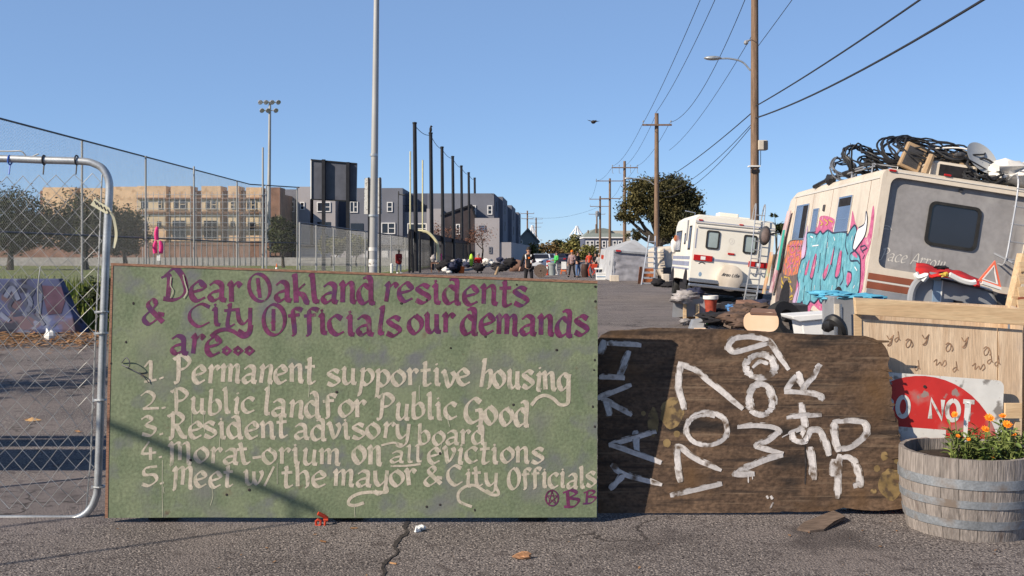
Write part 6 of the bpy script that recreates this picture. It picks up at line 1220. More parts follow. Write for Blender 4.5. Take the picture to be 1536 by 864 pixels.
# ------------------------------------------------------------------ buildings
def bwin(parent, wall, x0, x1, y0, y1, Y, cols=2, rows=2, fm='bwhite', gm='darkglass', fr=1.4):
    b = MB(); d = -.12
    for a, c in (((x0, y0), (x1, y0 + fr)), ((x0, y1 - fr), (x1, y1)), ((x0, y0 + fr), (x0 + fr, y1 - fr)), ((x1 - fr, y0 + fr), (x1, y1 - fr))):
        b.bx(P(a[0], a[1], Y) + Vector((0, d, 0)), P(c[0], c[1], Y) + Vector((0, -.005, 0)))
    xm = (x0 + x1) / 2; ym = (y0 + y1) / 2
    if cols > 1: b.bx(P(xm - .7, y0 + fr, Y) + Vector((0, d, 0)), P(xm + .7, y1 - fr, Y) + Vector((0, -.005, 0)))
    if rows > 1: b.bx(P(x0 + fr if cols < 2 else xm, ym - .5, Y) + Vector((0, d, 0)), P(x1 - fr, ym + .5, Y) + Vector((0, -.005, 0)))
    f_ = b.build('window', M[fm], parent)
    b = MB(); b.bx(P(x0 + fr, y0 + fr, Y) + Vector((0, -.05, 0)), P(x1 - fr, y1 - fr, Y) + Vector((0, -.02, 0))); b.build('pane', M[gm], f_); return f_
def blk(parent, x0, x1, y0, Y, m, depth=20, y1=None, name='wall'):
    a = P(x0, y0, Y); c = P(x1, y0, Y); b = MB(); b.bx((a.x, Y, 0 if y1 is None else P(0, y1, Y).z), (c.x, Y + depth, a.z)); return b.build(name, M[m], parent)
tb = thing('unfinished_building', 'tan three storey building under construction wrapped in scaffolding beyond the field', 'building', P(250, 395, 130))
Yt = 131
w_ = blk(tb, 60, 404, 286, Yt + 1.2, 'tandark', 14)
for x0, x1, y0, m in ((64, 112, 281, 'tan'), (120, 160, 282, 'tan'), (168, 206, 280, 'tan'), (206, 249, 279, 'tan'), (256, 286, 279, 'tan'), (302, 331, 279, 'tan'), (342, 358, 279, 'tan'), (369, 392, 281, 'tan'), (405, 420, 281, 'tandark')):
    o = blk(tb, x0, x1, y0, Yt, m, 3, name='bay')
    if x0 > 200 and x1 < 400:
        for ya, yb in ((297, 315), (322, 338)): b = MB(); a = P(x0 + .8, ya, Yt); c = P(x1 - .8, yb, Yt); b.bx((a.x, Yt - .05, c.z), (c.x, Yt - .003, a.z)); b.build('building_wrap', M['tanlight'], o)
b = MB()
for y in (296.5, 318.5): a = P(206, y, Yt); c = P(395, y + 2, Yt); b.bx((a.x, Yt - .35, c.z), (c.x, Yt - .055, a.z))
b.build('ledge', M['tandark'], tb)
for x0, x1, y0, y1 in ((237, 243, 300, 313), (260, 279, 299, 314), (308, 325, 300, 314), (346, 353, 302, 313), (370, 384, 300, 315)): bwin(tb, None, x0, x1, y0, y1, Yt - .06, 2 if x1 - x0 > 9 else 1, 2, 'tanlight', 'darkglass', .8)
for x0, x1, y0, y1 in ((259, 279, 331, 358), (306, 325, 331, 358), (346, 352, 332, 342), (372, 383, 333, 346), (212, 222, 302, 313), (213, 221, 332, 345), (236, 242, 332, 342)):
    b = MB(); a = P(x0, y0, Yt); c = P(x1, y1, Yt); b.bx((a.x, Yt - .09, c.z), (c.x, Yt - .054, a.z)); b.build('opening', M['darkglass'], tb)
b = MB(); a = P(-80, 364, 129.6); c = P(404, 378, 129.6); b.bx((a.x, 129.6, 0), (c.x, 129.7, a.z)); tag(b.build('site_fence', M['tandark']), 'brown site hoarding along the foot of the tan building', 'fence')
sfl = thing('scaffolding', 'thin scaffold frame in front of the tan unfinished building', 'scaffolding', P(300, 395, 128.8))
b = MB()
for x in range(206, 400, 8): q = P(x, 290, 128.9); b.tube([(q.x, 128.9, 0), (q.x, 128.9, P(0, 288, 128.9).z)], .035, 4)
b.build('uprights', M['alu'], sfl); b = MB()
for y in (292, 303, 313, 323, 334, 345, 356): b.tube([P(204, y, 128.8), P(398, y, 128.8)], .035, 4)
b.build('ledgers', M['alu'], sfl); b = MB()
for y in (317, 340): b.bx(P(204, y, 128.7), P(398, y + 1.2, 129.6))
b.build('planks', M['chip'], sfl)
ga = thing('apartment_building', 'grey three storey apartment building behind the black net poles', 'building', P(600, 395, 146))
Yg = 146
for x0, x1, y0, Y, m, y1 in ((414, 447, 284, 146, 'bgrey', None), (414, 436, 322, 145, 'bpale', None), (445, 465, 280, 145, 'bpale', None), (465, 470, 284, 147, 'bdark', None), (470, 503, 283, 145, 'bpale', None), (503, 526, 286, 148, 'bshade', None), (524, 604, 282, 146, 'bgrey', None), (604, 641, 290, 150, 'bshade', None), (600, 641, 318, 146.5, 'bgrey', None), (640, 662, 313, 145, 'bpale', None), (641, 741, 290, 147.8, 'bgrey', None)):
    blk(ga, x0, x1, y0, Y, m, 22)
b = MB(); b.prism([P(662, 322, 145), P(708, 307, 145), P(714, 327, 145), P(714, 398, 145), P(662, 398, 145)], (0, 2.5, 0)); b.build('side_wing', M['bdark'], ga)
b = MB(); b.prism([P(661, 322, 144.8), P(707, 306, 144.8), P(715, 329, 144.8), P(713, 330, 144.8), P(706, 309, 144.8), P(661, 325, 144.8)], (0, 2.8, 0)); b.build('sloped_eave', M['blacksteel'], ga)
b = MB(); b.prism([P(712, 327, 144), P(749, 327, 144), P(749, 399, 144), P(712, 399, 144)], (0, 3.9, 0)); b.build('low_wing', M['bpale'], ga)
ex, ey = P(742, 290, 148).x, 148
for k, (l0, l1, out, top) in enumerate(((0, 10, .0, 9.75), (10, 24, .6, 9.9), (24, 38, .1, 9.6), (38, 54, .7, 9.9), (54, 70, .2, 9.7), (70, 82, .7, 9.9))):
    p = Vector((ex, ey, 0)) + SD * (l0 + .05); q = Vector((ex, ey, 0)) + SD * l1; b = MB(); b.prism([(p.x - 8, p.y, 0), (p.x + out, p.y, 0), (q.x + out, q.y, 0), (q.x - 8, q.y, 0)], (0, 0, top)); b.build('street_bay', M['bshade' if k % 2 == 0 else 'bgrey'], ga)
    for z in (2.6, 5.6, 8.2):
        m_ = Vector((ex + out + .01, ey, 0)) + SD * ((l0 + l1) / 2); b = MB(); b.box((m_.x, m_.y, z), (.05, 2.2, 1.4)); b.build('window', M['darkglass'], ga)
b = MB(); p = P(749, 372, 144); b.prism([(p.x, 144.2, 0), (p.x + 1.6, 144.2, 0), (p.x + 5, 205, 0), (p.x + 3.4, 205, 0)], (0, 0, 3.0)); b.build('ground_floor', M['bpale'], ga)
for a in ((422, 442, 302, 318, 146), (450, 457, 303, 315, 145), (475.5, 496, 303, 318, 145), (524.5, 537, 302, 319, 146), (580.5, 589, 303, 318, 146), (572, 593, 334, 351, 146), (611, 640, 335, 351, 146.5), (731, 738.5, 308, 322, 147.8), (706, 714, 308, 322, 147.8), (733, 737.5, 370, 380, 144), (684, 690, 336, 352, 145), (718, 728, 338, 346, 144)):
    bwin(ga, None, *a[:4], a[4] - .0, 2 if a[1] - a[0] > 10 else 1, 2, gm='darkglass' if a[0] != 718 else 'blueglass', fm='bwhite' if a[0] not in (718, 733) else 'bgrey')
for x0, x1, y0, y1, Y in ((476, 496, 333, 340, 145), (526, 545, 335, 346, 146)): b = MB(); b.bx(P(x0, y0, Y) + Vector((0, -.06, 0)), P(x1, y1, Y) + Vector((0, -.004, 0))); b.build('opening', M['darkglass'], ga)
b = MB()
for k in range(9): x = 604 + k * 4.5; b.tube([P(x, 308, 146.6), P(x, 318, 146.6)], .04, 4)
b.tube([P(603, 308, 146.6), P(641, 308, 146.6)], .05, 4); b.build('terrace_railing', M['blacksteel'], ga)
lowb = thing('low_building', 'long low pale building with white shutters behind the fences and net poles', 'building', P(570, 398, 134))
b = MB(); b.bx((P(445, 372, 134).x, 134, 0), (P(655, 372, 134).x, 137, P(0, 371, 134).z)); b.build('wall', M['bpale'], lowb)
b = MB(); b.bx((P(440, 370, 133.6).x, 133.6, P(0, 371, 134).z), (P(660, 370, 133.6).x, 137.5, P(0, 367, 134).z)); b.build('roof', M['bdark'], lowb)
for x in (480, 500, 520, 545, 573, 607, 640): b = MB(); b.bx(P(x, 376, 133.9), P(x + 9, 392, 133.97)); b.build('shutter', M['bwhite'], lowb)
hs_ = thing('gabled_house', 'grey green gabled house beyond the apartment building', 'house', P(792, 392, 232))
b = MB(); b.prism([P(776, 392, 232), P(776, 360, 232), P(786, 349, 232), P(792, 343, 232), P(800, 352, 232), P(808, 362, 232), P(808, 392, 232)], (0, 12, 0)); b.build('wall', M['greenhouse_siding'], hs_)
b = MB(); b.prism([P(774, 361, 231.5), P(792, 341.5, 231.5), P(810, 362, 231.5), P(810, 364, 231.5), P(792, 345, 231.5), P(774, 363, 231.5)], (0, 13, 0)); b.build('roof', M['roofgrey'], hs_)
bwin(hs_, None, 776, 784, 360, 366, 232, 1, 1, 'bwhite', 'darkglass', 1); bwin(hs_, None, 794, 800, 364, 374, 232, 1, 2, 'bwhite', 'darkglass', 1)
shd = thing('pale_shed', 'pale bluish shed wall beside the gabled house', 'shed', P(783, 396, 205)); b = MB(); b.prism([P(771, 396, 205), P(771, 374, 205), P(794, 371, 205), P(794, 396, 205)], (0, 6, 0)); b.build('wall', M['bpale'], shd); b = MB(); b.prism([P(770, 373, 204.8), P(795, 370, 204.8), P(795, 371.5, 204.8), P(770, 375, 204.8)], (0, 6.5, 0)); b.build('roof', M['roofgrey'], shd)
vh = thing('victorian_house', 'slate blue Victorian house with white trim at the end of the street', 'house', P(908, 392, 252))
Yv = 252; blk(vh, 876, 938, 358, Yv, 'victorian', 14)
for y0, y1 in ((355.5, 358.5), (373.5, 375.5)): b = MB(); b.bx(P(875, y0, Yv - .3), P(939, y1, Yv + 14)); b.build('cornice', M['bwhite'], vh)
for x in (878.5, 885, 893.5, 903, 911, 919, 927): bwin(vh, None, x, x + 6, 361, 371.5, Yv, 1, 2, 'bwhite', 'darkglass', 1.2)
for x in (878, 888, 900): bwin(vh, None, x, x + 6, 377, 388, Yv, 1, 2, 'bwhite', 'darkglass', 1.2)
b = MB(); b.prism([P(875, 355.5, Yv - .2), P(880, 350, Yv + 3), P(930, 350, Yv + 3), P(939, 355.5, Yv - .2)], (0, 10, 0)); b.build('roof', M['roofgrey'], vh)
bg_ = thing('warehouse', 'pale grey green warehouse with rounded roof rising behind the Victorian house', 'building', P(915, 392, 330))
b = MB(); b.prism([P(884, 392, 330), P(884, 350, 330), P(892, 343.5, 330), P(905, 342, 330), P(916, 344, 330), P(918, 352, 330), P(918, 392, 330)], (0, 30, 0)); b.build('hall', M['roofgrey'], bg_); blk(bg_, 918, 946, 346, 331, 'beige', 30, name='wing'); b = MB(); b.bx(P(920, 351, 330.8), P(924, 357, 330.95)); b.build('opening', M['darkgrey'], bg_)
for nm, cx, base, top, lab in (('harbour_crane', 866, 356, 339, 'pale harbour crane far away right of the street end'), ('harbour_crane', 799, 362, 338, 'pale harbour crane far away left of the street end')):
    cr_ = thing(nm, lab, 'crane', P(cx, 392, 900)); Yc = 900
    b = MB()
    for x in (-4, 3): b.tube([P(cx + x, 390, Yc), P(cx + x * .9, base - 3, Yc)], .9, 5); b.tube([P(cx + x * 1.4 + 3, 390, Yc + 12), P(cx + x + 2, base - 3, Yc + 12)], .9, 5)
    b.tube([P(cx - 3.5, base - 3, Yc), P(cx - 1, top, Yc)], .9, 5); b.tube([P(cx + 2.7, base - 3, Yc), P(cx, top, Yc)], .9, 5); b.build('legs', M['crane'], cr_)
    b = MB(); b.bx(P(cx - 11, base - 4, Yc - 2), P(cx + 9, base, Yc + 8)); b.tube([P(cx - 1, top, Yc), P(cx + 8, base - 3, Yc)], .6, 5); b.tube([P(cx - .5, top, Yc), P(cx - 10, base - 4, Yc)], .6, 5); b.build('boom', M['crane'], cr_)

# ------------------------------------------------------------------ tent and the stalls down the street
tn = thing('canopy_tent', 'white peaked canopy tent closed with grey tarp beside the road', 'tent', P(935, 421, 59))
def T(px, py, Y=58.5): return P(px, py, Y)
fl, fr_, bl, brr_ = T(921, 376), T(982, 381), P(902, 374, 62), P(972, 377, 62); pk1 = P(952, 359.5, 60.2); pk0 = P(942, 361, 61)
b = MB(); b.add([fl, fr_, brr_, bl, pk1, pk0], [(0, 1, 4), (1, 2, 4), (2, 5, 4), (2, 3, 5), (3, 0, 5), (0, 4, 5)])
o = b.build('roof', M['tent'], tn); s_ = o.modifiers.new('t', 'SOLIDIFY'); s_.thickness = .03
b = MB(); N1, N2 = 30, 14; vs = []
for i in range(N1):
    for j in range(N2):
        u, v = i / (N1 - 1), j / (N2 - 1); top = fl.lerp(fr_, u); bot = T(917, 421).lerp(T(972, 424), u); p = top.lerp(bot, v)
        p.y += .05 * mnoise.noise(Vector((u * 4, v * 3, 2))) + .05 * math.sin((v * 4 - 3.2 * (u - .45) ** 2) * 6.5) * (1 - v) * v * 3; vs.append(p)
b.add(vs, [(i * N2 + j, i * N2 + j + 1, (i + 1) * N2 + j + 1, (i + 1) * N2 + j) for i in range(N1 - 1) for j in range(N2 - 1)]); b.build('front_curtain', M['tentgrey'], tn, smooth=180)
b = MB(); b.add([bl, fl, T(917, 421), P(897, 416, 62)], [(0, 1, 2, 3)]); o = b.build('side_wall', M['tent'], tn); s_ = o.modifiers.new('t', 'SOLIDIFY'); s_.thickness = .02
b = MB(); b.add([fr_, brr_, P(975, 416, 62), T(976, 423)], [(0, 1, 2, 3)]); b.add([bl, brr_, P(975, 416, 62), P(897, 416, 62)], [(0, 1, 2, 3)]); o = b.build('back_wall', M['tentgrey'], tn); s_ = o.modifiers.new('t', 'SOLIDIFY'); s_.thickness = .02
b = MB(); b.prism([T(921, 375, 58.4), T(983, 380, 58.4), T(983, 383, 58.4), T(921, 378, 58.4)], (0, .05, 0)); b.build('valance', M['metalgrey'], tn)
b = MB(); b.prism([T(924, 374.6, 58.36), T(931, 375, 58.36), T(931, 377.5, 58.36), T(924, 377.2, 58.36)], (0, .03, 0)); b.build('red_mark', M['redlens'], tn)
for q in (fl, fr_, bl, brr_): b = MB(); b.tube([(q.x, q.y, 0), q], .03, 6); b.build('pole', M['alu'], tn)
b = MB(); b.prism([P(902, 382, 58.9), P(906, 383, 58.9), P(905, 389, 58.9), P(901.5, 388, 58.9)], (0, .05, 0)); tag(b.build('red_notice', M['redplastic']), 'small red and white notice hung at the left side of the tent', 'notice')
sl = thing('step_ladder', 'aluminium step ladder standing open between the tent and the pale trailer', 'ladder', P(968, 427, 51))
def Ld(x, y, Y=51): return P(x, y, Y)
b = MB(); b.tube([Ld(962, 427), Ld(974, 353, 51.3)], .035, 6); b.tube([Ld(981, 428), Ld(983, 354, 51.3)], .035, 6); b.tube([Ld(984, 420, 52.3), Ld(983, 354, 51.4)], .025, 6); b.build('rails', M['alu'], sl)
for k in range(9): y = 362 + k * 7.8; t = (y - 353) / 74; b = MB(); b.bx(Ld(974 - 12 * t, y, 51.05), Ld(983 - 2 * t, y + 1.4, 51.3)); b.build('rung', M['alu'], sl)
ow = thing('orange_shelf', 'orange brown wooden shelf unit behind the step ladder', 'shelf', P(969, 427, 52.5))
b = MB(); b.prism([P(957, 427, 52.4), P(960, 400, 52.6), P(963.5, 400, 52.6), P(962, 428, 52.4)], (0, .2, 0)); b.build('side_board', M['orangewood'], ow)
b = MB(); [b.bx(P(966, 402 + k * 8, 52.6), P(981, 407 + k * 8, 53)) for k in range(3)]; b.build('shelves', M['orangewood'], ow)
trl = thing('trailer', 'small cream rounded trailer with ladder between the step ladder and the white motorhome', 'trailer', P(1000, 426, 52))
b = MB(); cs = [(986, 374), (992, 371), (1004, 369), (1022, 369), (1024, 385), (1024, 412), (1016, 418), (992, 416), (986, 402)]; b.prism([P(x, y, 52) for x, y in cs], (.1, 4.5, 0)); b.build('body', M['rv_cream'], trl, bevel=.12)
b = MB()
for y in (379, 387, 395, 403): b.tube([P(987, y, 51.9), P(996, y - .5, 51.9)], .02, 5)
b.tube([P(996, 373, 51.9), P(999, 400, 51.9)], .05, 6); b.build('ladder', M['metalgrey'], trl)
b = MB(); b.bx(P(995, 401, 51.85), P(1006, 411, 51.98)); b.build('dark_box', M['darkgrey'], trl)
for x in (991, 1014): b = MB(); q = P(x, 419, 53); q.z = .33; b.lathe([(.15, -.1), (.31, -.1), (.33, 0), (.31, .1), (.15, .1)], q, 14, Matrix.Rotation(R(90), 3, 'Y'), closed=True); b.build('wheel', M['rubber'], trl)
b = MB(); b.prism([P(981, 370, 51.5), P(986, 370, 51.5), P(987, 404, 51.5), P(980, 404, 51.5)], (0, .1, 0)); tag(b.build('white_sheet', M['tarp']), 'pale sheet hanging upright between the tent and the cream trailer', 'sheet')
b = MB(); b.bx(P(994, 411, 49), P(1002, 426, 49.5)); tag(b.build('cream_bin', M['rv_cream'], bevel=.03), 'small cream bin under the dark box of the trailer', 'bin')
pile('plastic_bags', 'black bags on the ground beside the cream trailer', 'bags', [(987, 424, 48, .3, .3, .18), (1005, 428, 47, .35, .3, .16)], M['black'])
b = MB(); a = P(915.5, 413, 57); c = P(928.5, 423, 57); b.bx((a.x, 57, 0), (c.x, 57.5, a.z)); tag(b.build('cream_box', M['rv_cream'], bevel=.02), 'cream box on the road in front of the tent', 'box')
cl = thing('cooler', 'white cooler box with blue stripes at the left of the tent', 'cooler', P(902, 420, 60))
a = P(895, 411, 60); c = P(909, 420, 60); b = MB(); b.bx((a.x, 60, 0), (c.x, 60.5, a.z)); b.build('body', M['white_plastic'], cl, bevel=.02)
for z in (.16, .34): b = MB(); b.bx((a.x - .004, 59.985, z), (c.x + .004, 60.0, z + .06)); b.build('stripe', M['bluetrim'], cl)
b = MB(); b.bx((a.x - .02, 59.98, a.z), (c.x + .02, 60.52, a.z + .07)); b.build('lid', M['white_plastic'], cl, bevel=.02)
tt = thing('folding_table', 'folding table with white top at the left of the tent', 'table', P(905, 415, 61)); b = MB(); a = P(893, 402, 61); c = P(914, 404, 61); b.bx((a.x, 61, c.z), (c.x, 61.7, a.z)); b.build('top', M['white_plastic'], tt)
for x in (a.x + .05, c.x - .05): b = MB(); b.tube([(x, 61.1, 0), (x, 61.1, c.z)], .02, 5); b.build('leg', M['alu'], tt)
b = MB(); b.bx(P(902, 404.5, 61.1), P(907, 410, 61.4)); tag(b.build('black_box', M['black']), 'small black box under the folding table', 'box')
cart = thing('red_cart', 'bright red pushcart beside the dark brown barrel', 'cart', P(890, 415, 65))
b = MB(); b.prism([P(886, 396, 65), P(897, 396, 65), P(895.5, 403, 65), P(888, 403, 65)], (0, .5, 0)); b.build('basket', M['redplastic'], cart, bevel=.03)
b = MB(); b.tube([P(886, 396, 65), P(882.5, 405, 65), P(884, 414, 65)], .04, 5); b.tube([P(895, 403, 65), P(888, 413, 65)], .03, 5); b.tube([P(888, 403, 65), P(895, 413, 65)], .03, 5); b.build('frame', M['redplastic'], cart)
for x in (886, 895): b = MB(); q = P(x, 414, 65); q.z = .14; b.lathe([(.08, -.03), (.14, -.03), (.14, .03), (.08, .03)], q, 12, Matrix.Rotation(R(70), 3, 'Y'), closed=True); b.build('wheel', M['rubber'], cart)
b = MB(); q = P(877.5, 416, 67); q.z = 0; b.lathe([(.20, 0), (.25, .3), (.24, .55), (.2, .8), (.18, .82), (.001, .8)], q, 18); tag(b.build('brown_barrel', mat('dark_brown_wood', (.045, .02, .015), .7, var=.3), smooth=True), 'dark brown barrel between the two standing people and the red cart', 'barrel')
tcn = thing('trash_can', 'grey green trash can beside the person in the green hoodie', 'trash can', P(829, 413, 73)); q = P(828.5, 413, 73); q.z = 0
b = MB(); b.lathe([(.21, 0), (.24, .7), (.25, .72)], q, 16); b.build('body', M['greenhouse_siding'], tcn, smooth=True); b = MB(); b.lathe([(.27, .72), (.27, .78), (.12, .86), (.001, .87)], q, 16); b.build('lid', M['roofgrey'], tcn, smooth=True)
b = MB(); q = P(821, 412, 73.5); q.z = 0; b.lathe([(.10, 0), (.10, .08), (.055, .1), (.05, .95), (.001, .97)], q, 12); o = tag(b.build('delineator_post', M['redplastic'], smooth=True), 'red and white delineator post left of the trash can', 'post'); b = MB(); b.lathe([(.056, .4), (.056, .6)], q, 12); b.lathe([(.056, .7), (.056, .85)], q, 12); b.build('white_band', M['white_plastic'], o)
spl = thing('cable_spool', 'round brown wooden cable spool standing on edge behind the person in black', 'cable spool', P(811, 416, 66)); q = P(811, 407, 66); q.z = .42
for d in (-.22, .22): b = MB(); b.lathe([(.41, -.03), (.41, .03), (.05, .03), (.05, -.03)], q + Vector((0, d, 0)), 22, Matrix.Rotation(R(90), 3, 'X'), closed=True); b.build('disc', M['chip'], spl)
b = MB(); b.lathe([(.2, -.2), (.2, .2)], q, 14, Matrix.Rotation(R(90), 3, 'X')); b.build('core', M['chip'], spl)
wbd = thing('easel_sign', 'blank white board on an orange trestle in the middle of the street', 'sign board', P(846, 411, 76)); b = MB(); b.bx(P(842, 392.5, 76), P(849.5, 403.5, 76.04)); b.build('board', M['white_plastic'], wbd)
for x in (842.5, 848.5): b = MB(); b.tube([P(x, 403, 76.1), P(x + (1 if x > 845 else -1), 411.5, 76.3)], .04, 5); b.build('leg', M['conecol'], wbd)
b = MB(); b.bx(P(842, 405, 76.05), P(849, 407, 76.1)); b.build('rail', M['conecol'], wbd)
# cars far down the street
def car(label, X, Y, yaw, m, s=1):
    t = thing('parked_car', label, 'car', (X, Y, 0), (0, 0, R(yaw)), 'cars far down the street')
    prof = [(-2.2, .35), (-2.25, .75), (-2.1, .95), (-1.75, 1.0), (-1.35, 1.42), (.2, 1.45), (.95, 1.02), (2.0, .88), (2.2, .6), (2.2, .35)]
    b = MB(); n = len(prof); xs = lambda z: .88 - .22 * max(0, z - .95)
    vs = [(-xs(z), y, z) for y, z in prof] + [(xs(z), y, z) for y, z in prof]; b.add(vs, [list(range(n - 1, -1, -1)), list(range(n, 2 * n))] + [(k, (k + 1) % n, n + (k + 1) % n, n + k) for k in range(n)])
    b.build('body', M[m], t, local=True, bevel=.05)
    b = MB(); b.add([(-.70, -1.76, 1.04), (.70, -1.76, 1.04), (.62, -1.40, 1.40), (-.62, -1.40, 1.40)], [(0, 1, 2, 3)]); o = b.build('rear_window', M['darkglass'], t, local=True); o.location = (0, -.02, .02)
    for s_ in (-1, 1):
        b = MB(); b.add([(s_ * .86, -1.3, 1.02), (s_ * .86, .75, 1.02), (s_ * .80, .15, 1.38), (s_ * .80, -1.1, 1.38)], [(0, 1, 2, 3)]); b.build('side_window', M['darkglass'], t, local=True)
        b = MB(); b.box((s_ * .66, -2.24, .80), (.34, .06, .14)); b.build('tail_light', M['redlens'], t, local=True)
        for y in (-1.4, 1.4):
            b = MB(); b.lathe([(.16, -.1), (.31, -.1), (.32, 0), (.31, .1), (.16, .1)], (s_ * .8, y, .32), 16, Matrix.Rotation(R(90), 3, 'Y'), closed=True); w__ = b.build('wheel', M['rubber'], t, local=True)
            b = MB(); b.lathe([(.16, -.05), (.001, -.06)], (s_ * .83, y, .32), 12, Matrix.Rotation(R(90), 3, 'Y')); b.build('rim', M['alu'], w__, local=True)
    b = MB(); b.bx((-.2, -2.27, .7), (.2, -2.255, .8)); b.build('number_plate', M['darkgrey'], t, local=True); return t
car('white sedan seen from behind just beyond the person in black', P(813, 400, 96).x, 98, -2.5, 'carwhite')
car('pale blue sedan parked in front of the white sedan', P(823, 398, 112).x, 114, -4, 'bluetrim')
car('dark sedan at the far end of the street behind the green hoodie', P(838, 396, 140).x, 140, 0, 'navy')
car('grey sedan far down the street right of the dark one', P(850, 396, 160).x, 160, 0, 'metalgrey')
b = MB(); b.sph(P(774, 400, 88), (.75, .5, .55), 12, 8, .3, 2, 3, -.5); tag(b.build('wood_pile', M['tandark'], smooth=60), 'rounded brown wood pile left of the person in black', 'wood pile')
# belongings on the left kerb
KG = 'belongings heaped on the left side of the street'
pile('junk_heap', 'black bin bags heaped at the near end of the left kerb pile', 'bags', [(670, 397, 82, .5, .4, .35), (684, 402, 80, .5, .4, .35), (660, 400, 84, .3, .3, .3)], M['black'], KG)
pile('junk_heap', 'white bags lying at the foot of the black bin bags', 'bags', [(668, 405, 78, .25, .2, .18), (674, 408, 76, .2, .2, .1), (696, 392, 84, .25, .2, .15)], M['tarp'], KG)
pile('junk_heap', 'dark blue bundles in the middle of the left kerb pile', 'bundles', [(679, 399, 79, .35, .3, .25), (688, 392, 84, .35, .3, .2), (702, 397, 82, .4, .3, .2)], M['navy'], KG)
pile('junk_heap', 'pale grey and white bundles left of the seated person in red', 'bundles', [(706, 393, 85, .25, .2, .2), (680, 392, 86, .2, .2, .15)], M['greycloth'], KG)
b = MB(); q = P(692, 406, 80); q.z = 0; b.lathe([(.20, 0), (.26, .5), (.28, .52), (.001, .45)], q, 14); tag(b.build('orange_bucket', M['conecol'], smooth=True), 'orange bucket standing in the left kerb pile', 'bucket')
b = MB(); q = P(707, 390, 81); b.sph(q, (.16, .12, .48), 10, 8); tag(b.build('lime_jacket', M['lime'], smooth=True), 'lime yellow jacket draped upright in the left kerb pile', 'jacket')
pile('junk_heap', 'black suitcase and bags under the seated person in red', 'bags', [(718, 401, 80, .42, .3, .28)], M['black'], KG)
pile('junk_heap', 'white and black bundle right of the seated person in red', 'bundle', [(731, 393, 82, .4, .3, .28), (738, 396, 81, .25, .25, .2)], M['sign_white'], KG)
pile('junk_heap', 'dark bags in front of the grey building at the far right of the kerb pile', 'bags', [(752, 402, 76, .55, .4, .25), (745, 398, 78, .4, .4, .2), (765, 394, 84, .5, .3, .35)], M['black'], KG)
pile('junk_heap', 'blue tarp bundle behind the dark bags near the wood pile', 'tarp', [(761, 395, 85, .4, .35, .35), (750, 389, 90, .3, .3, .2)], M['navy'], KG)
b = MB(); b.prism([P(741, 412, 74), P(746, 400, 74.4), P(748, 400, 74.4), P(744, 412, 74)], (.1, .1, 0)); tag(b.build('tan_plank', M['tanbox']), 'short tan plank leaning on the dark bags', 'plank')
ck = thing('wooden_table', 'small brown wooden table under the yellow goal post', 'table', P(650, 408, 84)); a = P(646, 394, 84); c = P(659, 395.5, 84)
b = MB(); b.bx((a.x, 84, c.z), (c.x, 84.5, a.z)); b.build('top', M['tandark'], ck)
for x in (a.x + .04, c.x - .04):
    for y in (84.05, 84.45): b = MB(); b.bx((x - .03, y - .03, 0), (x + .03, y + .03, c.z)); b.build('leg', M['tandark'], ck)
pile('white_bag', 'pale bag on the small brown wooden table', 'bag', [(650, 388, 84.2, .22, .18, .28), (655, 392, 84.2, .15, .15, .12)], M['greycloth'])
b = MB(); q = P(587.5, 409, 82); q.z = 0; b.lathe([(.11, 0), (.11, .68), (.07, .72), (.001, .73)], q, 12); tag(b.build('bollard', M['white_plastic'], smooth=True), 'short white cylinder bollard left of the person in the red blanket', 'bollard')
b = MB(); b.box(P(662, 385.5, 80), (.08, .06, .5)); tag(b.build('pink_ribbon', M['pinkcloth']), 'small pink strip tied near the third net pole', 'ribbon')

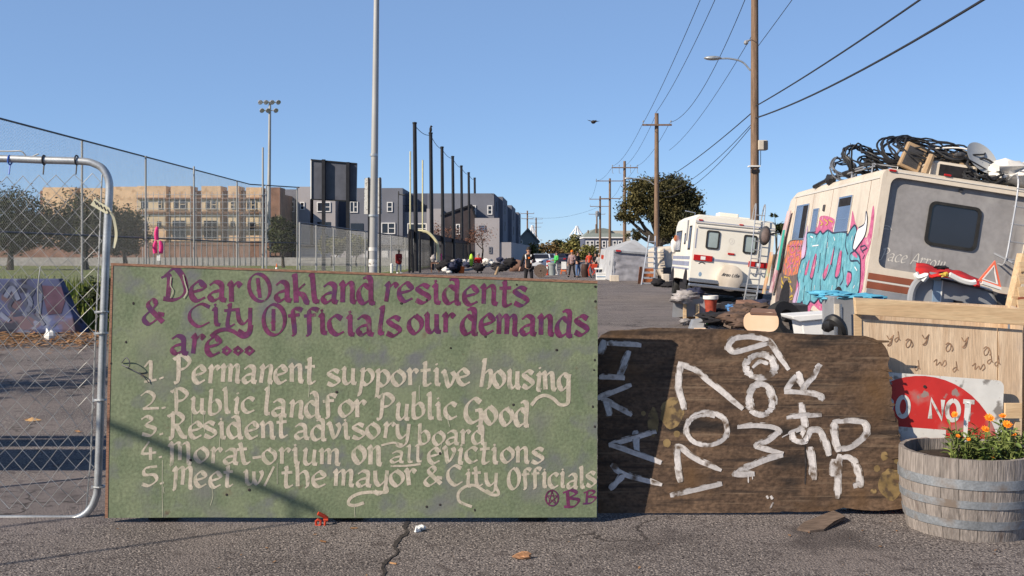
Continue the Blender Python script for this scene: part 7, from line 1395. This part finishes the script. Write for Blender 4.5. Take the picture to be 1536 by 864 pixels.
# ------------------------------------------------------------------ people
def skin(name, verts, edges, rad, m, parent, sub=1):
    me = bpy.data.meshes.new(name); me.from_pydata([tuple(v) for v in verts], edges, []); o = bpy.data.objects.new(name, me); C.objects.link(o)
    md = o.modifiers.new('skin', 'SKIN'); md.use_smooth_shade = True
    for i, s in enumerate(me.skin_vertices[0].data): s.radius = (rad[i], rad[i]) if not isinstance(rad[i], tuple) else rad[i]; s.use_root = (i == 0)
    sd = o.modifiers.new('sub', 'SUBSURF'); sd.levels = sub; sd.render_levels = sub
    dg = bpy.context.evaluated_depsgraph_get(); m2 = bpy.data.meshes.new_from_object(o.evaluated_get(dg)); o.modifiers.clear(); o.data = m2; bpy.data.meshes.remove(me)
    m2.materials.clear(); m2.materials.append(m)
    for p in m2.polygons: p.use_smooth = True
    o.parent = parent; return o
def person(label, X, Y, yaw, H, top, legs, hairm, arms, lean=0, hat=None, legspread=.10, sit=False, long=False, group='people on the street'):
    t = thing('person', label, 'person', (X, Y, 0), (0, 0, R(yaw)), group); k = H / 1.76
    def v(x, y, z): return Vector((x, y + lean * max(0, z - .95), z)) * k
    hipz = .52 if sit else .93
    dz = hipz - .93
    B = [v(0, 0, hipz), v(0, 0, 1.15 + dz), v(0, 0, 1.36 + dz), v(0, -.01, 1.49 + dz), v(0, -.025, 1.56 + dz), v(0, -.03, 1.67 + dz), v(0, -.125, 1.615 + dz)]
    Rd = [.125, .12, .13, .055, .07, .092, .018]; E = [(0, 1), (1, 2), (2, 3), (3, 4), (4, 5), (5, 6)]
    J = {}
    for s, side in ((-1, 'R'), (1, 'L')):
        el, ha = arms[0 if s < 0 else 1]; i0 = len(B)
        sh_, e_, h_ = v(s * .18, 0, 1.42 + dz), v(s * el[0], el[1], el[2] + dz), v(s * ha[0], ha[1], ha[2] + dz)
        B += [sh_, e_, h_]; Rd += [.062, .045, .03]; E += [(2, i0), (i0, i0 + 1), (i0 + 1, i0 + 2)]; J[side] = (sh_, e_, h_)
        d = (h_ - e_).normalized(); u = Vector((d.y, -d.x, 0)); u = u.normalized() if u.length > .1 else Vector((0, 1, 0))
        p_ = len(B); B.append(h_ + d * .075 * k); Rd.append(.034); E.append((i0 + 2, p_))
        for q in range(4): B.append(B[p_] + d * (.07 + .012 * (q in (1, 2))) * k + u * (q - 1.5) * .021 * k); Rd.append(.009); E.append((p_, len(B) - 1))
        B.append(h_ + d * .06 * k - u * .055 * k); Rd.append(.010); E.append((i0 + 2, len(B) - 1))
    L = []
    for s in (-1, 1):
        i0 = len(B)
        if sit: q = [v(s * .1, 0, hipz - .02), v(s * .13, -.42, hipz), v(s * .13, -.42, .08), v(s * .13, -.58, .04)]
        else: q = [v(s * .095, 0, .86), v(s * (.1 + legspread * .5), -.03 - .08 * s * legspread * 4, .48), v(s * (.1 + legspread), .02 + .12 * s * legspread * 4, .08), v(s * (.11 + legspread), -.12 + .12 * s * legspread * 4, .035)]
        B += q; Rd += [.088, .058, .04, .035]; E += [(0, i0), (i0, i0 + 1), (i0 + 1, i0 + 2), (i0 + 2, i0 + 3)]; L.append(q)
    skin('body', B, E, [r_ * k for r_ in Rd], M['skin'], t)
    # clothing a little larger than the body, ending at neck, wrists, waist, ankles
    hem = v(0, 0, hipz - (.30 if long else .06)); TV = [B[2], B[1], B[0], hem, B[2].lerp(B[3], .72)]; TR = [.155, .15, .152, .165, .075] if not long else [.20, .25, .27, .25, .11]; TE = [(0, 1), (1, 2), (2, 3), (0, 4)]
    for side in 'RL':
        i0 = len(TV); a, e, h = J[side]; TV += [a, e, e.lerp(h, .93)]; TR += [.082, .062, .046]; TE += [(0, i0), (i0, i0 + 1), (i0 + 1, i0 + 2)]
    skin('jacket' if not long else 'blanket', TV, TE, [r_ * k for r_ in TR], M[top], t)
    PV = [v(0, 0, hipz + .03)]; PR = [.142]; PE = []
    for q in L: i0 = len(PV); PV += [q[0], q[1], q[1].lerp(q[2], .96)]; PR += [.10, .073, .06]; PE += [(0, i0), (i0, i0 + 1), (i0 + 1, i0 + 2)]
    skin('trousers', PV, PE, [r_ * k for r_ in PR], M[legs], t)
    for q in L: b = MB(); c = q[2].lerp(q[3], .5); b.sph(c + Vector((0, -.02, -.005)), (.052 * k, .14 * k, .055 * k), 10, 7, flat=-.05 * k); b.build('shoe', M['white_plastic' if long or top == 'greenhood' else 'rubber'], t, smooth=True, local=True)
    hc = v(0, -.012, 1.675 + dz); b = MB()
    b.sph(hc + Vector((0, .012, .02)) * k, (.098 * k, .106 * k, .10 * k), 14, 10, flat=-.035 * k); b.sph(hc + Vector((0, .05, -.04)) * k, (.09 * k, .06 * k, .10 * k), 10, 8); b.build('hat' if hat else 'hair', M[hat or hairm], t, smooth=True, local=True)
    for s in (-1, 1): b = MB(); b.sph(v(s * .034, -.113, 1.65 + dz), .011 * k, 6, 5); b.build('eye', M['rubber'], t, local=True); b = MB(); b.sph(v(s * .093, -.02, 1.63 + dz), (.012 * k, .025 * k, .034 * k), 6, 5); b.build('ear', M['skin'], t, local=True)
    b = MB(); b.box(v(0, -.112, 1.575 + dz), (.05 * k, .012 * k, .01 * k)); b.build('mouth', M['redlens'], t, local=True)
    return t, J
down = ((.25, 0, 1.14), (.27, -.05, .88)); fwd = ((.25, -.02, 1.16), (.16, -.27, 1.12)); hold = ((.24, .0, 1.15), (.12, -.26, 1.10))
p_, J = person('person in a black jacket with orange chest mark holding a white cup in the street', P(793, 400, 45).x, 45, -4, 1.75, 'black', 'black', 'hair', (((.28, 0, 1.14), (.36, -.03, .90)), fwd), legspread=.06)
b = MB(); b.ribbon([Vector((-.02, -.165, 1.31)), Vector((.06, -.168, 1.31))], .035, (0, -1, 0)); b.build('chest_mark', M['orange'], p_, local=True)
b = MB(); b.ribbon(catmull([Vector((-.13, -.115, 1.45)), Vector((-.12, -.155, 1.36)), Vector((-.11, -.16, 1.26))], 4), .022, (0, -1, .2)); b.ribbon([Vector((.11, -.12, 1.45)), Vector((.10, -.155, 1.37))], .02, (0, -1, .2)); b.build('white_trim', M['white_plastic'], p_, local=True)
hw_ = chain(p_) @ J['L'][2]; b = MB(); b.lathe([(.032, -.05), (.042, .07), (.043, .075), (.001, .06)], hw_ + Vector((-.03, -.08, .02)), 12); tag(b.build('cup', M['white_plastic'], smooth=True), 'white paper cup held by the person in the black jacket', 'cup')
M['greenhood'] = mat('bright_green_hoodie', (.06, .42, .09), .85, var=.15, scale=15)
person('person in a bright green hoodie and pale trousers beside the trash can', P(834, 400, 73).x, 73, -60, 1.62, 'greenhood', 'palegrey', 'hair', (hold, hold), lean=.1)
person('person with an orange knit hat and plaid shirt standing in the street', P(858, 400, 67).x, 67, -25, 1.68, 'plaid', 'black', 'hair', (down, hold), hat='orange')
person('person in a dark jacket and blue jeans facing the one in the orange hat', P(866.5, 400, 66).x, 66, 60, 1.62, 'black', 'jeans', 'hair', (hold, hold), legspread=.13)
person('person wrapped in a dark red blanket walking left of the net poles', P(598, 400, 79).x, 79, 40, 1.76, 'darkred', 'palegrey', 'greycloth', (((.22, -.06, 1.15), (.08, -.2, 1.1)), ((.22, -.06, 1.15), (.08, -.2, 1.02))), long=True, lean=-.06, hat='tanbox')
person('person in a red top seated among the left kerb belongings', P(717.5, 400, 81).x, 81, 10, 1.95, 'red', 'black', 'greycloth', (hold, hold), sit=True)
person('person in dark clothes standing behind the red cart left of the tent', P(893, 400, 70).x, 70, 30, 1.55, 'black', 'navy', 'hair', (fwd, down))
person('person in grey clothes with a pale hat standing close to the tent side', P(899, 400, 68).x, 68, -30, 1.5, 'greycloth', 'navy', 'hair', (fwd, fwd), hat='greycloth')
person('person in a red and white top behind the dark brown barrel', P(884, 400, 80).x, 80, 0, 1.6, 'redplastic', 'navy', 'hair', (down, down))
